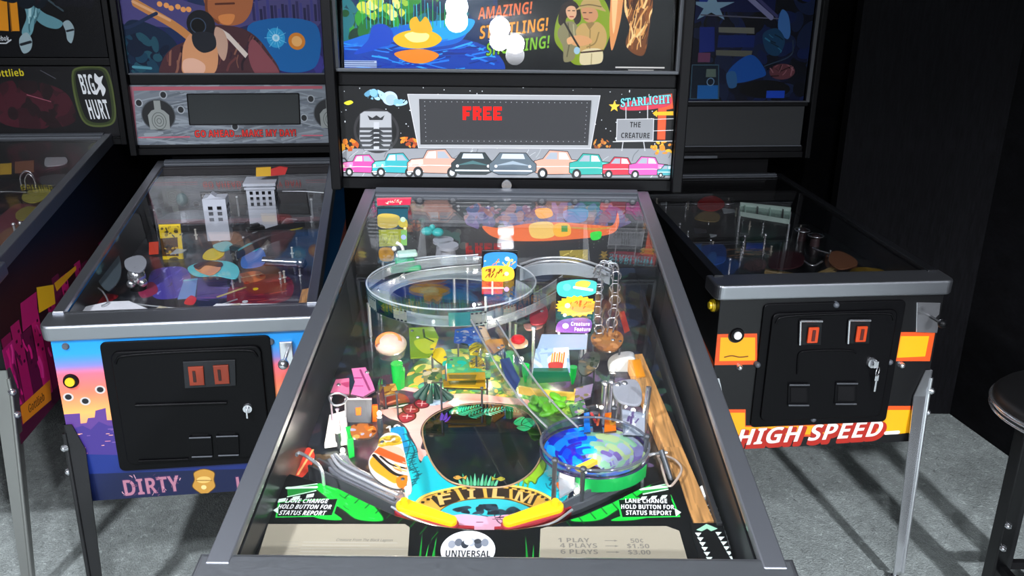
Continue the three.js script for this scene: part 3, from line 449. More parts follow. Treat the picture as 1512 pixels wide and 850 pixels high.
    for (const t of [[[-0.084,0.2548],[-0.0553,0.2693],[-0.0475,0.2515],[-0.071,0.2375]], [[-0.0504,0.2706],[-0.0221,0.2763],[-0.0189,0.2569],[-0.0427,0.2528]], [[-0.0171,0.2763],[0.0115,0.2741],[0.0117,0.2561],[-0.0148,0.257]], [[0.0157,0.2729],[0.0465,0.2617],[0.0395,0.2428],[0.0158,0.2549]]]) A.poly(t, '#2a1d12');
    A.text('F', -0.0673,0.2525, 0.026, '#c9a45c', { rot: 0.28, w: 0.022 }).text('I', -0.0349,0.2631, 0.026, '#c9a45c', { rot: 0.08, w: 0.012 }).text('L', -0.0026,0.2648, 0.026, '#c9a45c', { rot: -0.05, w: 0.02 }).text('M', 0.0298,0.2576, 0.026, '#c9a45c', { rot: -0.3, w: 0.026 });
    // inner lagoon, silhouettes and pink shore
    A.poly([[-0.0717,0.2266],[-0.06,0.2426],[-0.0311,0.253],[0.01,0.2523],[0.0362,0.239],[0.0488,0.2259],[0.0421,0.2116],[-0.0132,0.2062],[-0.0648,0.2102]], '#2fa9b0', true);
    A.scatter([[-0.0562,0.2341],[-0.0307,0.243],[0.0142,0.2424],[0.0263,0.2304],[-0.038,0.2271]], 30, ['#15202a', '#243844'], 0.004, 0.009);
    A.poly([[-0.0653,0.2172],[-0.0459,0.2258],[-0.0137,0.2226],[0.0183,0.2267],[0.0422,0.2187],[0.0262,0.2022],[-0.0443,0.199]], '#d59fb4', true).strokes([[-0.0537,0.2221],[0.0263,0.2232],[0.0183,0.2067],[-0.0447,0.2058]], 10, ['#3a2030'], 0.014, 0.0012);
    // lane marks at the right
    A.poly([[0.2181,0.3945],[0.2235,0.371],[0.2305,0.3194],[0.2167,0.3053],[0.2106,0.3481]], '#c97a6a', true);
    A.poly([[-0.2647,0.2982],[-0.2566,0.3559],[-0.2437,0.3382],[-0.2503,0.2916]], '#c23a2a', true).line([[-0.2562,0.2983],[-0.249,0.35]], '#e8a86a', 0.003);
    A.poly([[-0.2315,0.3873],[-0.2304,0.4285],[-0.2174,0.4203],[-0.2147,0.3719]], '#d9cfc6', true);
  }
  const boardMat = new THREE.MeshPhysicalMaterial({ map: A.tex(), roughness: 0.28, clearcoat: 0.6, clearcoatRoughness: 0.06 });
  F('playfield', slab(rect(-0.2595, 0.2595, 0.03, 0.985), -0.012, 0.012, A), boardMat);

  // ---- dark oval window in the board
  const Wn = new Art(-0.13, 0.09, 0.24, 0.5, 3000, '#0b0d10');
  const oval = [[-0.1078,0.3893],[-0.0971,0.3464],[-0.0813,0.3092],[-0.0624,0.2863],[-0.0407,0.2773],[-0.0154,0.275],[0.0081,0.278],[0.031,0.2944],[0.048,0.3238],[0.0554,0.3638],[0.051,0.4047],[0.0374,0.438],[0.0132,0.4568],[-0.0163,0.4635],[-0.0505,0.4611],[-0.0791,0.45],[-0.0995,0.4289],[-0.108,0.4087]];
  { // printed border on the glass: outlined fern fronds and leaves along the top, sea grass and two fish along the bottom
    const frond = (a, b, n, len, col) => {
      const dx = b[0] - a[0], dy = b[1] - a[1], L = Math.hypot(dx, dy), t = Math.atan2(dy, dx);
      for (let k = 0; k < n; k++) for (const sd of [-1, 1]) { const f = (k + 0.5) / n, x = a[0] + dx * f, y = a[1] + dy * f, q = t + sd * 0.85, l = len * (1 - 0.55 * f), c = Math.cos(q), w = Math.sin(q); Wn.poly([[x, y], [x + c * l * 0.5 - w * l * 0.16, y + w * l * 0.5 + c * l * 0.16], [x + c * l, y + w * l], [x + c * l * 0.5 + w * l * 0.16, y + w * l * 0.5 - c * l * 0.16]], col, true, '#06231a', 0.0006); }
      Wn.line([a, b], '#0f5a3c', 0.001);
    };
    frond(...[[-0.0665,0.4363],[-0.0327,0.4561]], 9, 0.016, '#2f9a72'); frond(...[[-0.0488,0.4281],[-0.0111,0.4529]], 9, 0.014, '#237a5a'); frond(...[[-0.0281,0.4369],[0.0103,0.455]], 8, 0.014, '#46b08a'); frond(...[[0.0005,0.4566],[0.0239,0.4447]], 6, 0.012, '#1f7050');
    for (const q of [[[0.0162,0.414],[0.0219,0.4275],[0.0315,0.4311],[0.0333,0.4176],[0.0238,0.4076]], [[0.0276,0.4109],[0.0334,0.4277],[0.0448,0.4245],[0.0464,0.4129],[0.0369,0.4029]], [[0.02,0.4042],[0.0294,0.4093],[0.0406,0.4029],[0.0312,0.3947]]]) Wn.poly(q, '#23a062', true, '#06351e', 0.0012).line([q[0], q[2]], '#0b5a34', 0.0008);
    for (const [u] of [[[[-0.0862,0.419],[-0.086,0.4394],[-0.0801,0.4259]]], [[[-0.0824,0.4191],[-0.0784,0.4413],[-0.077,0.4225]]], [[[-0.0803,0.4158],[-0.072,0.4328],[-0.0757,0.4175]]]]) Wn.poly(u, '#4f2f8e', true, '#1a0c38', 0.0008);
    { const [gx, gy] = [-0.0272,0.2775]; for (let k = 0; k < 11; k++) { const x = gx + (k - 5) * 0.0042, h = 0.016 + 0.010 * Math.abs(Math.sin(k * 1.9)), lean = (k - 5) * 0.0011; Wn.poly([[x - 0.0016, gy], [x + lean * 0.5 - 0.0014, gy + h * 0.6], [x + lean, gy + h], [x + lean * 0.5 + 0.0014, gy + h * 0.6], [x + 0.0016, gy]], k % 2 ? '#3f8f62' : '#5fae86', true, '#0c3322', 0.0006); } }
    for (const [x, y, d, col] of [[-0.0526,0.2931, 1, '#b98a3c'], [-0.0005,0.2912, -1, '#93902c']]) Wn.poly([[x - d * 0.007, y], [x - d * 0.001, y + 0.0048], [x + d * 0.005, y + 0.001], [x + d * 0.010, y + 0.005], [x + d * 0.009, y - 0.004], [x + d * 0.005, y - 0.001], [x - d * 0.001, y - 0.0046]], col, true, '#3a280c', 0.0008).ell(x - d * 0.0042, y + 0.0009, 0.0008, 0.0008, '#120c04');
  }
  F('viewing_window', slab(oval, 0.0002, 0.0012, Wn, true), new THREE.MeshPhysicalMaterial({ map: Wn.tex(), roughness: 0.06, clearcoat: 1, clearcoatRoughness: 0.02 }));
  F('window_rim', tb(oval.map(([x, s]) => [x, 0.0006, -s]), 0.0013, true, 120, 6), std(0xa98a6a, 0.35, 0.5));

  // ---- apron with the printed cards
  const HA = 0.024;
  const Ap = new Art(-0.27, 0.27, 0.03, 0.32, 3400, '#08090b');
  {
    const g = '#0fae2e', gl = '#35d850';
    const leaf = (pts, rib) => { Ap.poly(pts, g, true, '#063a10', 0.0014); Ap.strokes(pts, 26, [gl, '#0a7a20', '#5af070'], 0.010, 0.0012, rib); };
    leaf([[-0.2219,0.247],[-0.2054,0.2536],[-0.181,0.245],[-0.1567,0.2255],[-0.141,0.2066],[-0.1302,0.186],[-0.1594,0.1867],[-0.1775,0.2014],[-0.2005,0.2225]], -0.6);
    leaf([[0.183,0.2554],[0.1654,0.2577],[0.1415,0.2497],[0.117,0.2306],[0.0979,0.2099],[0.0809,0.1889],[0.1132,0.1893],[0.135,0.2057],[0.1599,0.2288]], 0.6);
    Ap.poly([[-0.2177,0.1974],[-0.1996,0.2034],[-0.1839,0.1944],[-0.1769,0.1865],[-0.2041,0.1884]], g, true).poly([[0.1768,0.1993],[0.1579,0.2025],[0.1378,0.1965],[0.127,0.1895],[0.1564,0.191]], g, true);
    for (let k = 0; k < 9; k++) { Ap.line([[-0.175 + k * 0.0135, 0.236 - k * 0.0085], [-0.181 + k * 0.0135, 0.224 - k * 0.0085]], '#064a14', 0.0016); Ap.line([[0.158 - k * 0.0135, 0.238 - k * 0.0085], [0.164 - k * 0.0135, 0.226 - k * 0.0085]], '#064a14', 0.0016); }
    // clapper boards: green frame, striped top, white lettering
    for (const [q, top, tx, rot, bar] of [
      [[[-0.2557,0.2157],[-0.1881,0.2239],[-0.189,0.1932],[-0.2521,0.19]], [[-0.2529,0.2415],[-0.2192,0.2496],[-0.218,0.237],[-0.248,0.2254]], [-0.224,0.2078], 0.05, [[-0.2602,0.2204],[-0.214,0.2333],[-0.214,0.2259],[-0.2586,0.2144]]],
      [[[0.1388,0.226],[0.2022,0.2343],[0.2059,0.1974],[0.1398,0.1942]], [[0.1685,0.245],[0.2018,0.2556],[0.2009,0.2455],[0.1705,0.2363]], [0.1719,0.2133], -0.02, [[0.1658,0.2313],[0.2024,0.2355],[0.2028,0.2281],[0.1633,0.2252]]]]) {
      Ap.poly(q, '#08090b', false, '#19b83a', 0.0022); Ap.poly(top, '#1f8a34'); Ap.line([top[0], top[1]], '#c9f2d0', 0.002).line([top[0], [(top[1][0] + top[2][0]) / 2, (top[1][1] + top[2][1]) / 2]], '#d8f8dd', 0.004).line([top[3], top[2]], '#c9f2d0', 0.002);
      Ap.poly(bar, '#0a0b0d'); for (let i = 0; i < 3; i++) { const a = bar[0], b = bar[1], t = i / 3 + 0.06; Ap.poly([[a[0] + (b[0] - a[0]) * t, a[1] + (b[1] - a[1]) * t], [a[0] + (b[0] - a[0]) * (t + 0.18), a[1] + (b[1] - a[1]) * (t + 0.18)], [bar[3][0] + (b[0] - a[0]) * (t + 0.15), bar[3][1] + (b[1] - a[1]) * (t + 0.15)], [bar[3][0] + (b[0] - a[0]) * (t - 0.03), bar[3][1] + (b[1] - a[1]) * (t - 0.03)]], '#d6ead8'); }
      Ap.text('LANE CHANGE', tx[0], tx[1] + 0.0105, 0.0105, '#f0f2f0', { w: 0.05, skew: 0.12 }).text('HOLD BUTTON FOR', tx[0], tx[1], 0.0105, '#f0f2f0', { w: 0.062, skew: 0.12 }).text('STATUS REPORT', tx[0], tx[1] - 0.0105, 0.0105, '#f0f2f0', { w: 0.053, skew: 0.12 });
    }
    Ap.poly([[-0.259,0.2014],[-0.2543,0.2074],[-0.2513,0.1958]], '#d8f0dc').poly([[0.2095,0.2044],[0.203,0.2114],[0.202,0.1974]], '#d8f0dc');
    for (const [x, n] of [[-0.082, 5], [0.032, 5]]) for (let i = 0; i < n; i++) Ap.poly([[x + i * 0.0038 - 0.002, 0.10], [x + i * 0.0038 + (i % 2 ? 0.003 : -0.002), 0.148 + 0.02 * Math.sin(i * 2 + 1)], [x + i * 0.0038 + 0.0025, 0.10]], i % 2 ? '#1fae3a' : '#0f8a2a');
    // round studio badge
    const [bxx, byy] = [-0.0323,0.141];
    Ap.ell(bxx, byy, 0.0295, 0.0295, '#f0f1f2');
    for (let i = 0; i < 6; i++) Ap.ell(bxx - 0.018 + i * 0.0072, byy + 0.008 + (i % 2) * 0.003, 0.0042, 0.0062, ['#8a8f98', '#5c626c', '#2b2f36', '#9aa0a8', '#4a505a', '#787e88'][i]);
    Ap.ell(bxx, byy + 0.012, 0.005, 0.005, '#c3c7cc').ell(bxx + 0.01, byy + 0.013, 0.004, 0.004, '#33373e');
    Ap.text('UNIVERSAL', bxx, byy - 0.006, 0.0135, '#16181c', { w: 0.049 }).line([[bxx - 0.012, byy - 0.018], [bxx + 0.012, byy - 0.018]], '#9aa0a8', 0.0012);
  }
  const apronPts = [[-0.2561,0.2672],[-0.2362,0.2596],[-0.1913,0.2398],[-0.1551,0.2159],[-0.1166,0.193],[-0.0729,0.1778],[-0.0347,0.1717],[0.0181,0.1724],[0.0599,0.1807],[0.0953,0.1959],[0.1326,0.2199],[0.1677,0.245],[0.2036,0.266],[0.2172,0.2636],[0.2178,0.2235],[0.2186,0.1795],[0.2149,0.125]].concat([[0.205, 0.075], [-0.2585, 0.075], [-0.2585, 0.262]]);
  F('apron', slab(apronPts, 0.003, HA - 0.003, Ap, false, 0.001), printed(Ap, 0.3));
  // the two paper cards
  const cardArt = (x0, x1) => new Art(x0, x1, 0.06, 0.17, 5200, '#968f7d');
  {
    const pL = [[-0.2577,0.1775],[-0.1049,0.1796],[-0.099,0.1741],[-0.0947,0.1141],[-0.2538,0.1121]], aL = cardArt(-0.25, -0.06), cx = -0.158;
    aL.text('Creature From The Black Lagoon', cx + 0.012, 0.1535, 0.0055, '#4a4844', { w: 0.062, style: 'italic' });
    for (let i = 0; i < 12; i++) { const y = 0.149 - i * 0.0048, w = 0.03 + 0.10 * rnd(); aL.box(-0.236, -0.236 + 0.02, y, y + 0.0008, '#8a867a'); aL.box(-0.212, -0.212 + w, y, y + 0.0008, '#a39f92'); }
    F('instruction_card', slab(pL, HA, 0.0008, aL), printed(aL, 0.55));
    const pR = [[0.0468,0.1739],[0.0544,0.1773],[0.1882,0.1802],[0.2013,0.1727],[0.202,0.1178],[0.0437,0.1158]], aR = cardArt(0.03, 0.23);
    aR.text('FOR AMUSEMENT ONLY', 0.1254,0.1749, 0.0088, '#77736a', { w: 0.088, style: '' });
    [['1 PLAY', '50\u00a2', 797], ['4 PLAYS', '$1.50', 806], ['6 PLAYS', '$3.00', 815]].forEach(([a, b], i) => {
      const y = [0.0848,0.156, 0.0843,0.1476, 0.0836,0.1383][i * 2 + 1];
      aR.text(a, 0.067 - (i ? 0 : 0.002), y, 0.0092, '#6b675e', { align: 'left', w: i ? 0.041 : 0.035, style: '' }).text(b, 0.152, y, 0.0092, '#6b675e', { w: i ? 0.025 : 0.015, style: '' }).line([[0.117, y], [0.127, y]], '#6b675e', 0.001).poly([[0.127, y + 0.0015], [0.131, y], [0.127, y - 0.0015]], '#6b675e');
    });
    F('price_card', slab(pR, HA, 0.0008, aR), printed(aR, 0.55));
  }
  // cover plate over the shooter lane with its white teeth
  {
    const P2 = [[0.2162,0.1839],[0.2514,0.1844],[0.2492,0.1193],[0.2149,0.1189]], a2 = new Art(0.18, 0.27, 0.05, 0.19, 3000, '#08090b');
    a2.poly([[0.2201,0.1729],[0.2336,0.183],[0.2448,0.1754],[0.2362,0.1709],[0.2327,0.1752],[0.2257,0.1707]], '#9fd8b6');
    for (let i = 0; i < 7; i++) { const L = [[0.2177,0.1685],[0.2252,0.1686],[0.2201,0.162]], dy = -i * 0.0075, dx = i * 0.0008; a2.poly(L.map(([x, y]) => [x + dx, y + dy]), '#dfeee6'); const Rr = [[0.2405,0.1699],[0.2481,0.17],[0.2421,0.1634]]; a2.poly(Rr.map(([x, y]) => [x + dx * 1.6, y + dy]), '#dfeee6'); }
    F('shooter_cover', slab(P2, 0.018, 0.008, a2, false, 0.0008), printed(a2, 0.35));
  }
  // ---- flippers
  const flipper = (name, a, b) => {
    const g = G(name), N = 18, out = [], out2 = [];
    const dx = b[0] - a[0], dz = b[1] - a[1], L = Math.hypot(dx, dz), t = Math.atan2(dz, dx);
    const outline = (r0, r1) => { const p = []; for (let i = 0; i <= N; i++) { const q = t + PI / 2 + PI * i / N; p.push([a[0] + r0 * Math.cos(q), a[1] + r0 * Math.sin(q)]); } for (let i = 0; i <= N; i++) { const q = t - PI / 2 + PI * i / N; p.push([b[0] + r1 * Math.cos(q), b[1] + r1 * Math.sin(q)]); } return p; };
    add('flipper_bat', slab(outline(0.0078, 0.0048), 0.006, 0.020, null, false, 0.002), M.yellow, g);
    add('flipper_rubber', slab(outline(0.0100, 0.0068), 0.008, 0.012, null, false, 0.002), M.rubber, g);
    add('flipper_shaft', cy(0.005, 0.004, 0.006, a[0], 0.026, -a[1]), M.yellow, g);
    return g;
  };
  flipper('flipper', [-0.1098,0.2129], [-0.0539,0.1881]);
  flipper('flipper', [0.0651,0.2141], [0.0112,0.1879]);
  for (const [pts] of [[[[-0.1262,0.2188],[-0.0987,0.2004],[-0.0588,0.1873],[-0.0278,0.1844]]], [[[0.0834,0.2217],[0.0572,0.2002],[0.0259,0.1873],[-0.0048,0.1836]]]]) F('drain_guide', ribbon(curve3(pts.map(([x, s]) => [x, 0.003, s]), 24), 0.004, 0.014), M.rubber);
  F('drain_wire', tb([[-0.1251,0.214],[-0.1043,0.1979],[-0.0656,0.1803],[-0.0235,0.1742],[0.0219,0.1759],[0.0603,0.1887],[0.0849,0.2121]].map(([x, s]) => [x, 0.02, -s]), 0.0016), M.wire);

  // ---- printed plastics: one sheet of print, cut into pieces by the builders below
  const K = new Art(-0.26, 0.26, 0.15, 1.0, 1950, '#24272c');
  const plastic = new THREE.MeshPhysicalMaterial({ map: K.tex(), roughness: 0.16, transmission: 0.35, thickness: 0 });
  const postMat = { n: M.wire };
  const posts = (list, h, mat, name = 'post') => list.forEach(([x, s]) => F(name, [cy(0.0015, 0.0015, h, x, 0, -s, 8), sp(0.003, x, h + 0.002, -s, 0.6, 8)], mat));
  const plate = (name, pts, h, paint, smooth, legs = true) => { K.poly(pts, '#30343a', smooth); paint(pts); if (legs) posts([0, Math.floor(pts.length / 2)].map((i) => { const cx = pts.reduce((a, p) => a + p[0] / pts.length, 0), cs = pts.reduce((a, p) => a + p[1] / pts.length, 0); return [pts[i][0] * 0.8 + cx * 0.2, pts[i][1] * 0.8 + cs * 0.2]; }), h, M.greyTrim); return F(name, slab(pts, h, 0.0025, K, smooth), plastic); };
  const tall = (name, pts, h, col) => F(name, slab(pts, h, 0.0025), std(col, 0.3));

  // left slingshot
  const sl = [[-0.1545,0.3306],[-0.1473,0.3412],[-0.1329,0.3384],[-0.1205,0.3022],[-0.1135,0.2721],[-0.1101,0.2372],[-0.117,0.2284],[-0.1355,0.2356],[-0.1551,0.2583],[-0.1619,0.2849],[-0.1562,0.3073]];
  plate('slingshot_plastic', sl, 0.032, (p) => {
    K.poly(p, '#efe8da', true);
    K.scatter([[-0.1584,0.3217],[-0.148,0.3337],[-0.1323,0.334],[-0.1252,0.3193],[-0.1365,0.3134],[-0.1515,0.3103]], 30, ['#d8b02a', '#f0d050', '#b08a2a', '#e8c23a'], 0.0035, 0.007);
    K.poly([[-0.1527,0.3074],[-0.1399,0.3133],[-0.1255,0.3078],[-0.12,0.291],[-0.136,0.2853],[-0.1502,0.2906]], '#f0c4ac', true);
    K.poly([[-0.1582,0.2988],[-0.1532,0.3102],[-0.118,0.2883],[-0.1147,0.2748],[-0.1286,0.28]], '#e4672c');
    K.poly([[-0.1602,0.2795],[-0.1569,0.2905],[-0.1494,0.2851],[-0.1343,0.2612],[-0.1212,0.2485],[-0.123,0.2383],[-0.1393,0.2508],[-0.1527,0.2636]], '#f2b02e', true);
    K.line([[-0.1573,0.2932],[-0.1428,0.2743],[-0.1254,0.2561],[-0.1118,0.2512]], '#2b2622', 0.0045, true).line([[-0.1485,0.2906],[-0.1328,0.2745],[-0.1137,0.2668]], '#2b2622', 0.0028, true);
    K.poly([[-0.1228,0.2484],[-0.1121,0.2537],[-0.1096,0.2335],[-0.1171,0.2297]], '#ee8a24', true);
    K.strokes([[-0.1323,0.2826],[-0.116,0.2856],[-0.1121,0.2537],[-0.1241,0.2587]], 8, ['#f4c46a', '#d8d2c8', '#c87a3a'], 0.014, 0.0018, -0.6);
  }, true);
  F('slingshot_rubber', tb([[-0.1439,0.2766],[-0.1147,0.2434],[-0.1094,0.246],[-0.1172,0.2905],[-0.1397,0.3446],[-0.1486,0.3445]].map(([x, s]) => [x, 0.014, -s]), 0.0028, true, 60), M.white);
  posts([[[-0.1097,0.2335],[-0.139,0.3307],[-0.1442,0.261]][0], [[-0.139,0.3307],[-3.7849,5.7956]][0]], 0.03, M.white);
  // left lane guides: steel walls and moulded grey rails
  for (const [pts, hh] of [
    [[[-0.2377,0.2861],[-0.2051,0.2665],[-0.159,0.2378],[-0.1151,0.2094]], 0.022], [[[-0.2296,0.3028],[-0.1998,0.2812],[-0.1546,0.2505],[-0.122,0.226]], 0.02]])
    F('lane_guide', ribbon(curve3(pts.map(([x, s]) => [x, 0.002, s]), 16), 0.003, hh), std(0x8f9297, 0.3, 0.8));
  F('lane_tray', slab([[-0.2102,0.2839],[-0.2102,0.3088],[-0.201,0.3147],[-0.1849,0.2924],[-0.1504,0.2661],[-0.1174,0.2409],[-0.1168,0.2237],[-0.1417,0.2306],[-0.1781,0.2553]], 0.006, 0.014, null, true, 0.003), std(0x7c7f86, 0.18, 0.3));
  for (const [k, dy] of [[0, 0], [1, 6], [2, 12]]) F('tray_rib', tb([[[-0.2129,0.3061],[-0.1983,0.2841],[-0.1621,0.2581],[-0.1193,0.2309]], [[-0.21,0.3089],[-0.1946,0.291],[-0.1585,0.266],[-0.1173,0.2409]], [[-0.2145,0.2976],[-0.2001,0.276],[-0.1641,0.2504],[-0.1231,0.2236]]][k].map(([x, s]) => [x, 0.0235, -s]), 0.0022, false, 24), std([0xd9dce0, 0xb4b7bc, 0x9a9da3][k], 0.22, 0.6));
  F('lane_wire', tb([...[[-0.2481,0.277],[-0.2478,0.2825]]].map(([x, s]) => [x, 0.045, -s]).concat([[-0.2259,0.2665],[-0.2127,0.2509]].map(([x, s]) => [x, 0.045, -s]), [[[[-0.2105,0.2483]][0][0], 0.0, -[[-0.2105,0.2483]][0][1]]]), 0.0022), M.wire);
  // right lane guides
  F('lane_guide', ribbon(curve3([[0.1748,0.2951],[0.1376,0.265],[0.1068,0.2416],[0.0733,0.2167]].map(([x, s]) => [x, 0.002, s]), 16), 0.003, 0.024), M.slate);
  F('lane_guide', ribbon(curve3([[0.1694,0.281],[0.133,0.2544],[0.0985,0.2315],[0.0786,0.2216]].map(([x, s]) => [x, 0.002, s]), 16), 0.004, 0.014), std(0x63666b, 0.35, 0.4));
  F('lane_wire', tb([[[[0.1765,0.2778]][0][0], 0, -[[0.1765,0.2778]][0][1]], ...[[0.1746,0.2738],[0.1837,0.2903],[0.2073,0.2963]].map(([x, s]) => [x, 0.04, -s])], 0.0022), M.wire);
  F('slingshot_plastic', slab([[0.0705,0.2642],[0.0828,0.2777],[0.1018,0.2647],[0.09,0.2364],[0.0699,0.2189]], 0.03, 0.0025), new THREE.MeshPhysicalMaterial({ color: 0xc4c8cc, roughness: 0.15, transmission: 0.6, thickness: 0 }));
  F('insert_lens', slab([[0.0707,0.2842],[0.0794,0.2883],[0.0822,0.2778],[0.0736,0.2724]], 0.0003, 0.0015, null, true), std(0xf07018, 0.25));
  posts([[[0.0831,0.2618],[-3.6915,5.646]][0]], 0.04, M.wire);

  // ---- whirlpool bowl on the right
  {
    const b = G('whirlpool_bowl'), [bxx, bs] = [0.1172,0.2993], rx = 0.063, rs = 0.052;
    const Bo = new Art(-1, 1, -1, 1, 300, '#2a2750');
    for (let i = 0; i < 420; i++) { const t = rnd() * PI * 2, r = Math.sqrt(rnd()), c = Math.cos(t) < 0.2 ? ['#0a3ae0', '#0a6ad8', '#1090d8', '#1020a0', '#2a1a90'] : ['#6a9478', '#6a6890', '#84986c', '#5a4c80', '#7a8696']; const p = []; for (let k = 0; k < 4; k++) p.push([r * Math.cos(t + k * 0.16), r * Math.sin(t + k * 0.16)]); Bo.line(p, c[i % 5], 0.05 + 0.12 * rnd(), true); }
    const prof = []; for (let i = 0; i <= 12; i++) { const r = 0.16 + 0.84 * i / 12; prof.push(new THREE.Vector2(r, -0.030 * (1 - r) ** 1.4 / 0.8)); }
    const dish = new THREE.LatheGeometry(prof, 48); { const p = dish.attributes.position, uv = dish.attributes.uv; for (let i = 0; i < p.count; i++) uv.setXY(i, p.getX(i) * 0.5 + 0.5, -p.getZ(i) * 0.5 + 0.5); }
    dish.scale(rx, 1, rs).translate(bxx, 0.040, -bs); dish.computeVertexNormals();
    add('bowl_dish', dish, printed(Bo, 0.15, { side: THREE.DoubleSide }), b);
    const ring = []; for (let i = 0; i <= 48; i++) { const t = i / 48 * PI * 2; ring.push([bxx + (rx + 0.004) * Math.cos(t), 0.022, bs + (rs + 0.004) * Math.sin(t)]); }
    add('bowl_wall', ribbon(ring, 0.002, 0.030), M.clear, b);
    add('bowl_rim', tb(ring.slice(0, -1).map(([x, y, s]) => [x, 0.052, -s]), 0.0018, true, 96), new THREE.MeshPhysicalMaterial({ color: 0x9aa0aa, roughness: 0.1, transmission: 0.75, thickness: 0 }), b);
    add('bowl_rim', tb(ring.slice(0, -1).map(([x, y, s]) => [x, 0.040, -s]), 0.0016, true, 96), std(0x2f2748, 0.2), b);
    const dec = []; for (let i = 0; i <= 16; i++) { const t = -PI / 2 - 0.40 + i / 16 * 1.5; dec.push([bxx + (rx + 0.0058) * Math.cos(t), 0.022, bs + (rs + 0.0058) * Math.sin(t)]); }
    add('bowl_decal', ribbon(dec, 0.0008, 0.018), std(0x17a04a, 0.3), b);
    const dl = []; for (let i = 0; i <= 4; i++) { const t = -PI / 2 - 0.72 + i / 4 * 0.3; dl.push([bxx + (rx + 0.0058) * Math.cos(t), 0.022, bs + (rs + 0.0058) * Math.sin(t)]); }
    add('bowl_decal', ribbon(dl, 0.0008, 0.017), M.white, b);
    add('bowl_flipper', slab([[bxx - 0.026, bs - 0.034], [bxx - 0.004, bs - 0.018], [bxx + 0.002, bs - 0.022], [bxx - 0.020, bs - 0.040]], 0.036, 0.006), std(0xe8c83a, 0.35), b);
    for (const [u, v] of [[-0.052, -0.05], [-0.02, -0.066], [0.064, 0.0], [0.03, 0.062]]) add('bowl_post', [cy(0.003, 0.003, 0.06, bxx + u, 0, -bs - v, 10), sp(0.0045, bxx + u, 0.062, -bs - v, 0.8, 8)], M.greyTrim, b);
  }
  // wire loop and heart-shaped bracket by the wooden rail
  F('wire_loop', tb([[0.1984,0.3042],[0.2145,0.2988],[0.2229,0.2797],[0.2141,0.2585],[0.2016,0.243],[0.199,0.2661],[0.1992,0.2875]].map(([x, s]) => [x, 0.03, -s]), 0.0016, true, 40), std(0xd8c4b4, 0.3, 0.5));
  F('lane_lever', [rod([...[0.1975,0.288], 0].slice(0, 1).concat([0.05, -[0.1975,0.288][1]]), [[0.2153,0.2502][0], 0.004, -[0.2153,0.2502][1]], 0.0035)], M.greyTrim);

  // ---- wooden rail of the shooter lane, plunger and ball
  {
    const wl = [[0.1934,0.5738],[0.2173,0.5785],[0.2309,0.3478],[0.2439,0.1934],[0.2221,0.1886],[0.2117,0.3181],[0.2005,0.4453]];
    const q = [[wl[0][0], wl[0][1]], [wl[1][0], wl[1][1]], [wl[3][0], wl[3][1]], [wl[4][0], wl[4][1]]];
    F('wooden_rail', slab(q, 0.001, 0.021, null, false, 0.001), M.wood);
    F('rail_decal', slab([[0.1985,0.5561],[0.2116,0.5605],[0.2124,0.5079],[0.1987,0.5037]], 0.0222, 0.0006), std(0xd88a1e, 0.4));
    F('shooter_lane_wall', bx(0.006, 0.03, 0.62, 0.2475, 0.015, -0.49, 0.001), std(0x27282b, 0.5));
    const pg = G('plunger'), [px, ps] = [0.2484,0.2361];
    add('plunger_rod', rod([px, 0.016, -0.15], [px - 0.001, 0.016, -ps], 0.004, 12), M.chrome, pg);
    add('plunger_tip', rod([px - 0.001, 0.016, -ps], [px - 0.0015, 0.016, -ps - 0.02], 0.0065, 14), std(0xdedcd4, 0.5), pg);
    const coil = []; for (let i = 0; i <= 90; i++) { const t = i / 90 * 9 * PI * 2; coil.push([px + 0.0062 * Math.cos(t), 0.016 + 0.0062 * Math.sin(t), -0.155 - (ps - 0.165) * i / 90]); }
    add('plunger_spring', tb(coil, 0.0009, false, 260, 5), M.wire, pg);
  }

  // ---- left side group: pink plastics, target housing, bright white panel
  plate('pink_plastic', [[-0.2167,0.4732],[-0.197,0.4773],[-0.1808,0.4367],[-0.1737,0.4156],[-0.1874,0.3983],[-0.2051,0.4047],[-0.2052,0.4363]], 0.05, (p) => { K.poly(p, '#f48cc0'); K.line([[-0.2034,0.4696],[-0.1811,0.4155]], '#a8487a', 0.003).line([[-0.2072,0.4472],[-0.1977,0.4473]], '#b83a84', 0.003).line([[-0.2071,0.4256],[-0.1921,0.4258]], '#b83a84', 0.002); }, false, false);
  plate('pink_plastic', [[-0.2351,0.4513],[-0.2167,0.4553],[-0.2088,0.4126],[-0.2354,0.4156]], 0.045, (p) => { K.poly(p, '#f487ac'); K.poly([[-0.2253,0.4405],[-0.2128,0.4444],[-0.2139,0.43]], '#c8507a', true); }, false, false);
  {
    const t = G('target_housing'), z0 = [-0.1833,0.3755][1], c = [[-0.2181,0.0273],[-0.1839,0.0276],[-0.1875,-0.0131],[-0.2202,-0.0135]];
    add('target_face', card([[-0.2144,0.038],[-0.1799,0.0383],[-0.1836,-0.004],[-0.2167,-0.0043]], -0.415, 0.004, null, false, 0.0008), std(0x54575c, 0.4), t);
    add('target_emblem', card([[-0.2023,0.0241],[-0.1947,0.0253],[-0.1955,0.0131],[-0.2022,0.0119]], -0.4142, 0.001), std(0xf06a20, 0.4), t);
    add('housing_edge', [rod([...[[-0.2177,-0.0044]][0], -0.414], [...[[-0.2153,0.039]][0], -0.414], 0.0014), rod([...[[-0.2153,0.039]][0], -0.414], [...[[-0.1789,0.0394]][0], -0.414], 0.0014)], M.wire, t);
    add('housing_side', bx(0.004, 0.05, 0.03, c[1][0] + 0.014, 0.03, -0.43, 0.001), M.clear, t);
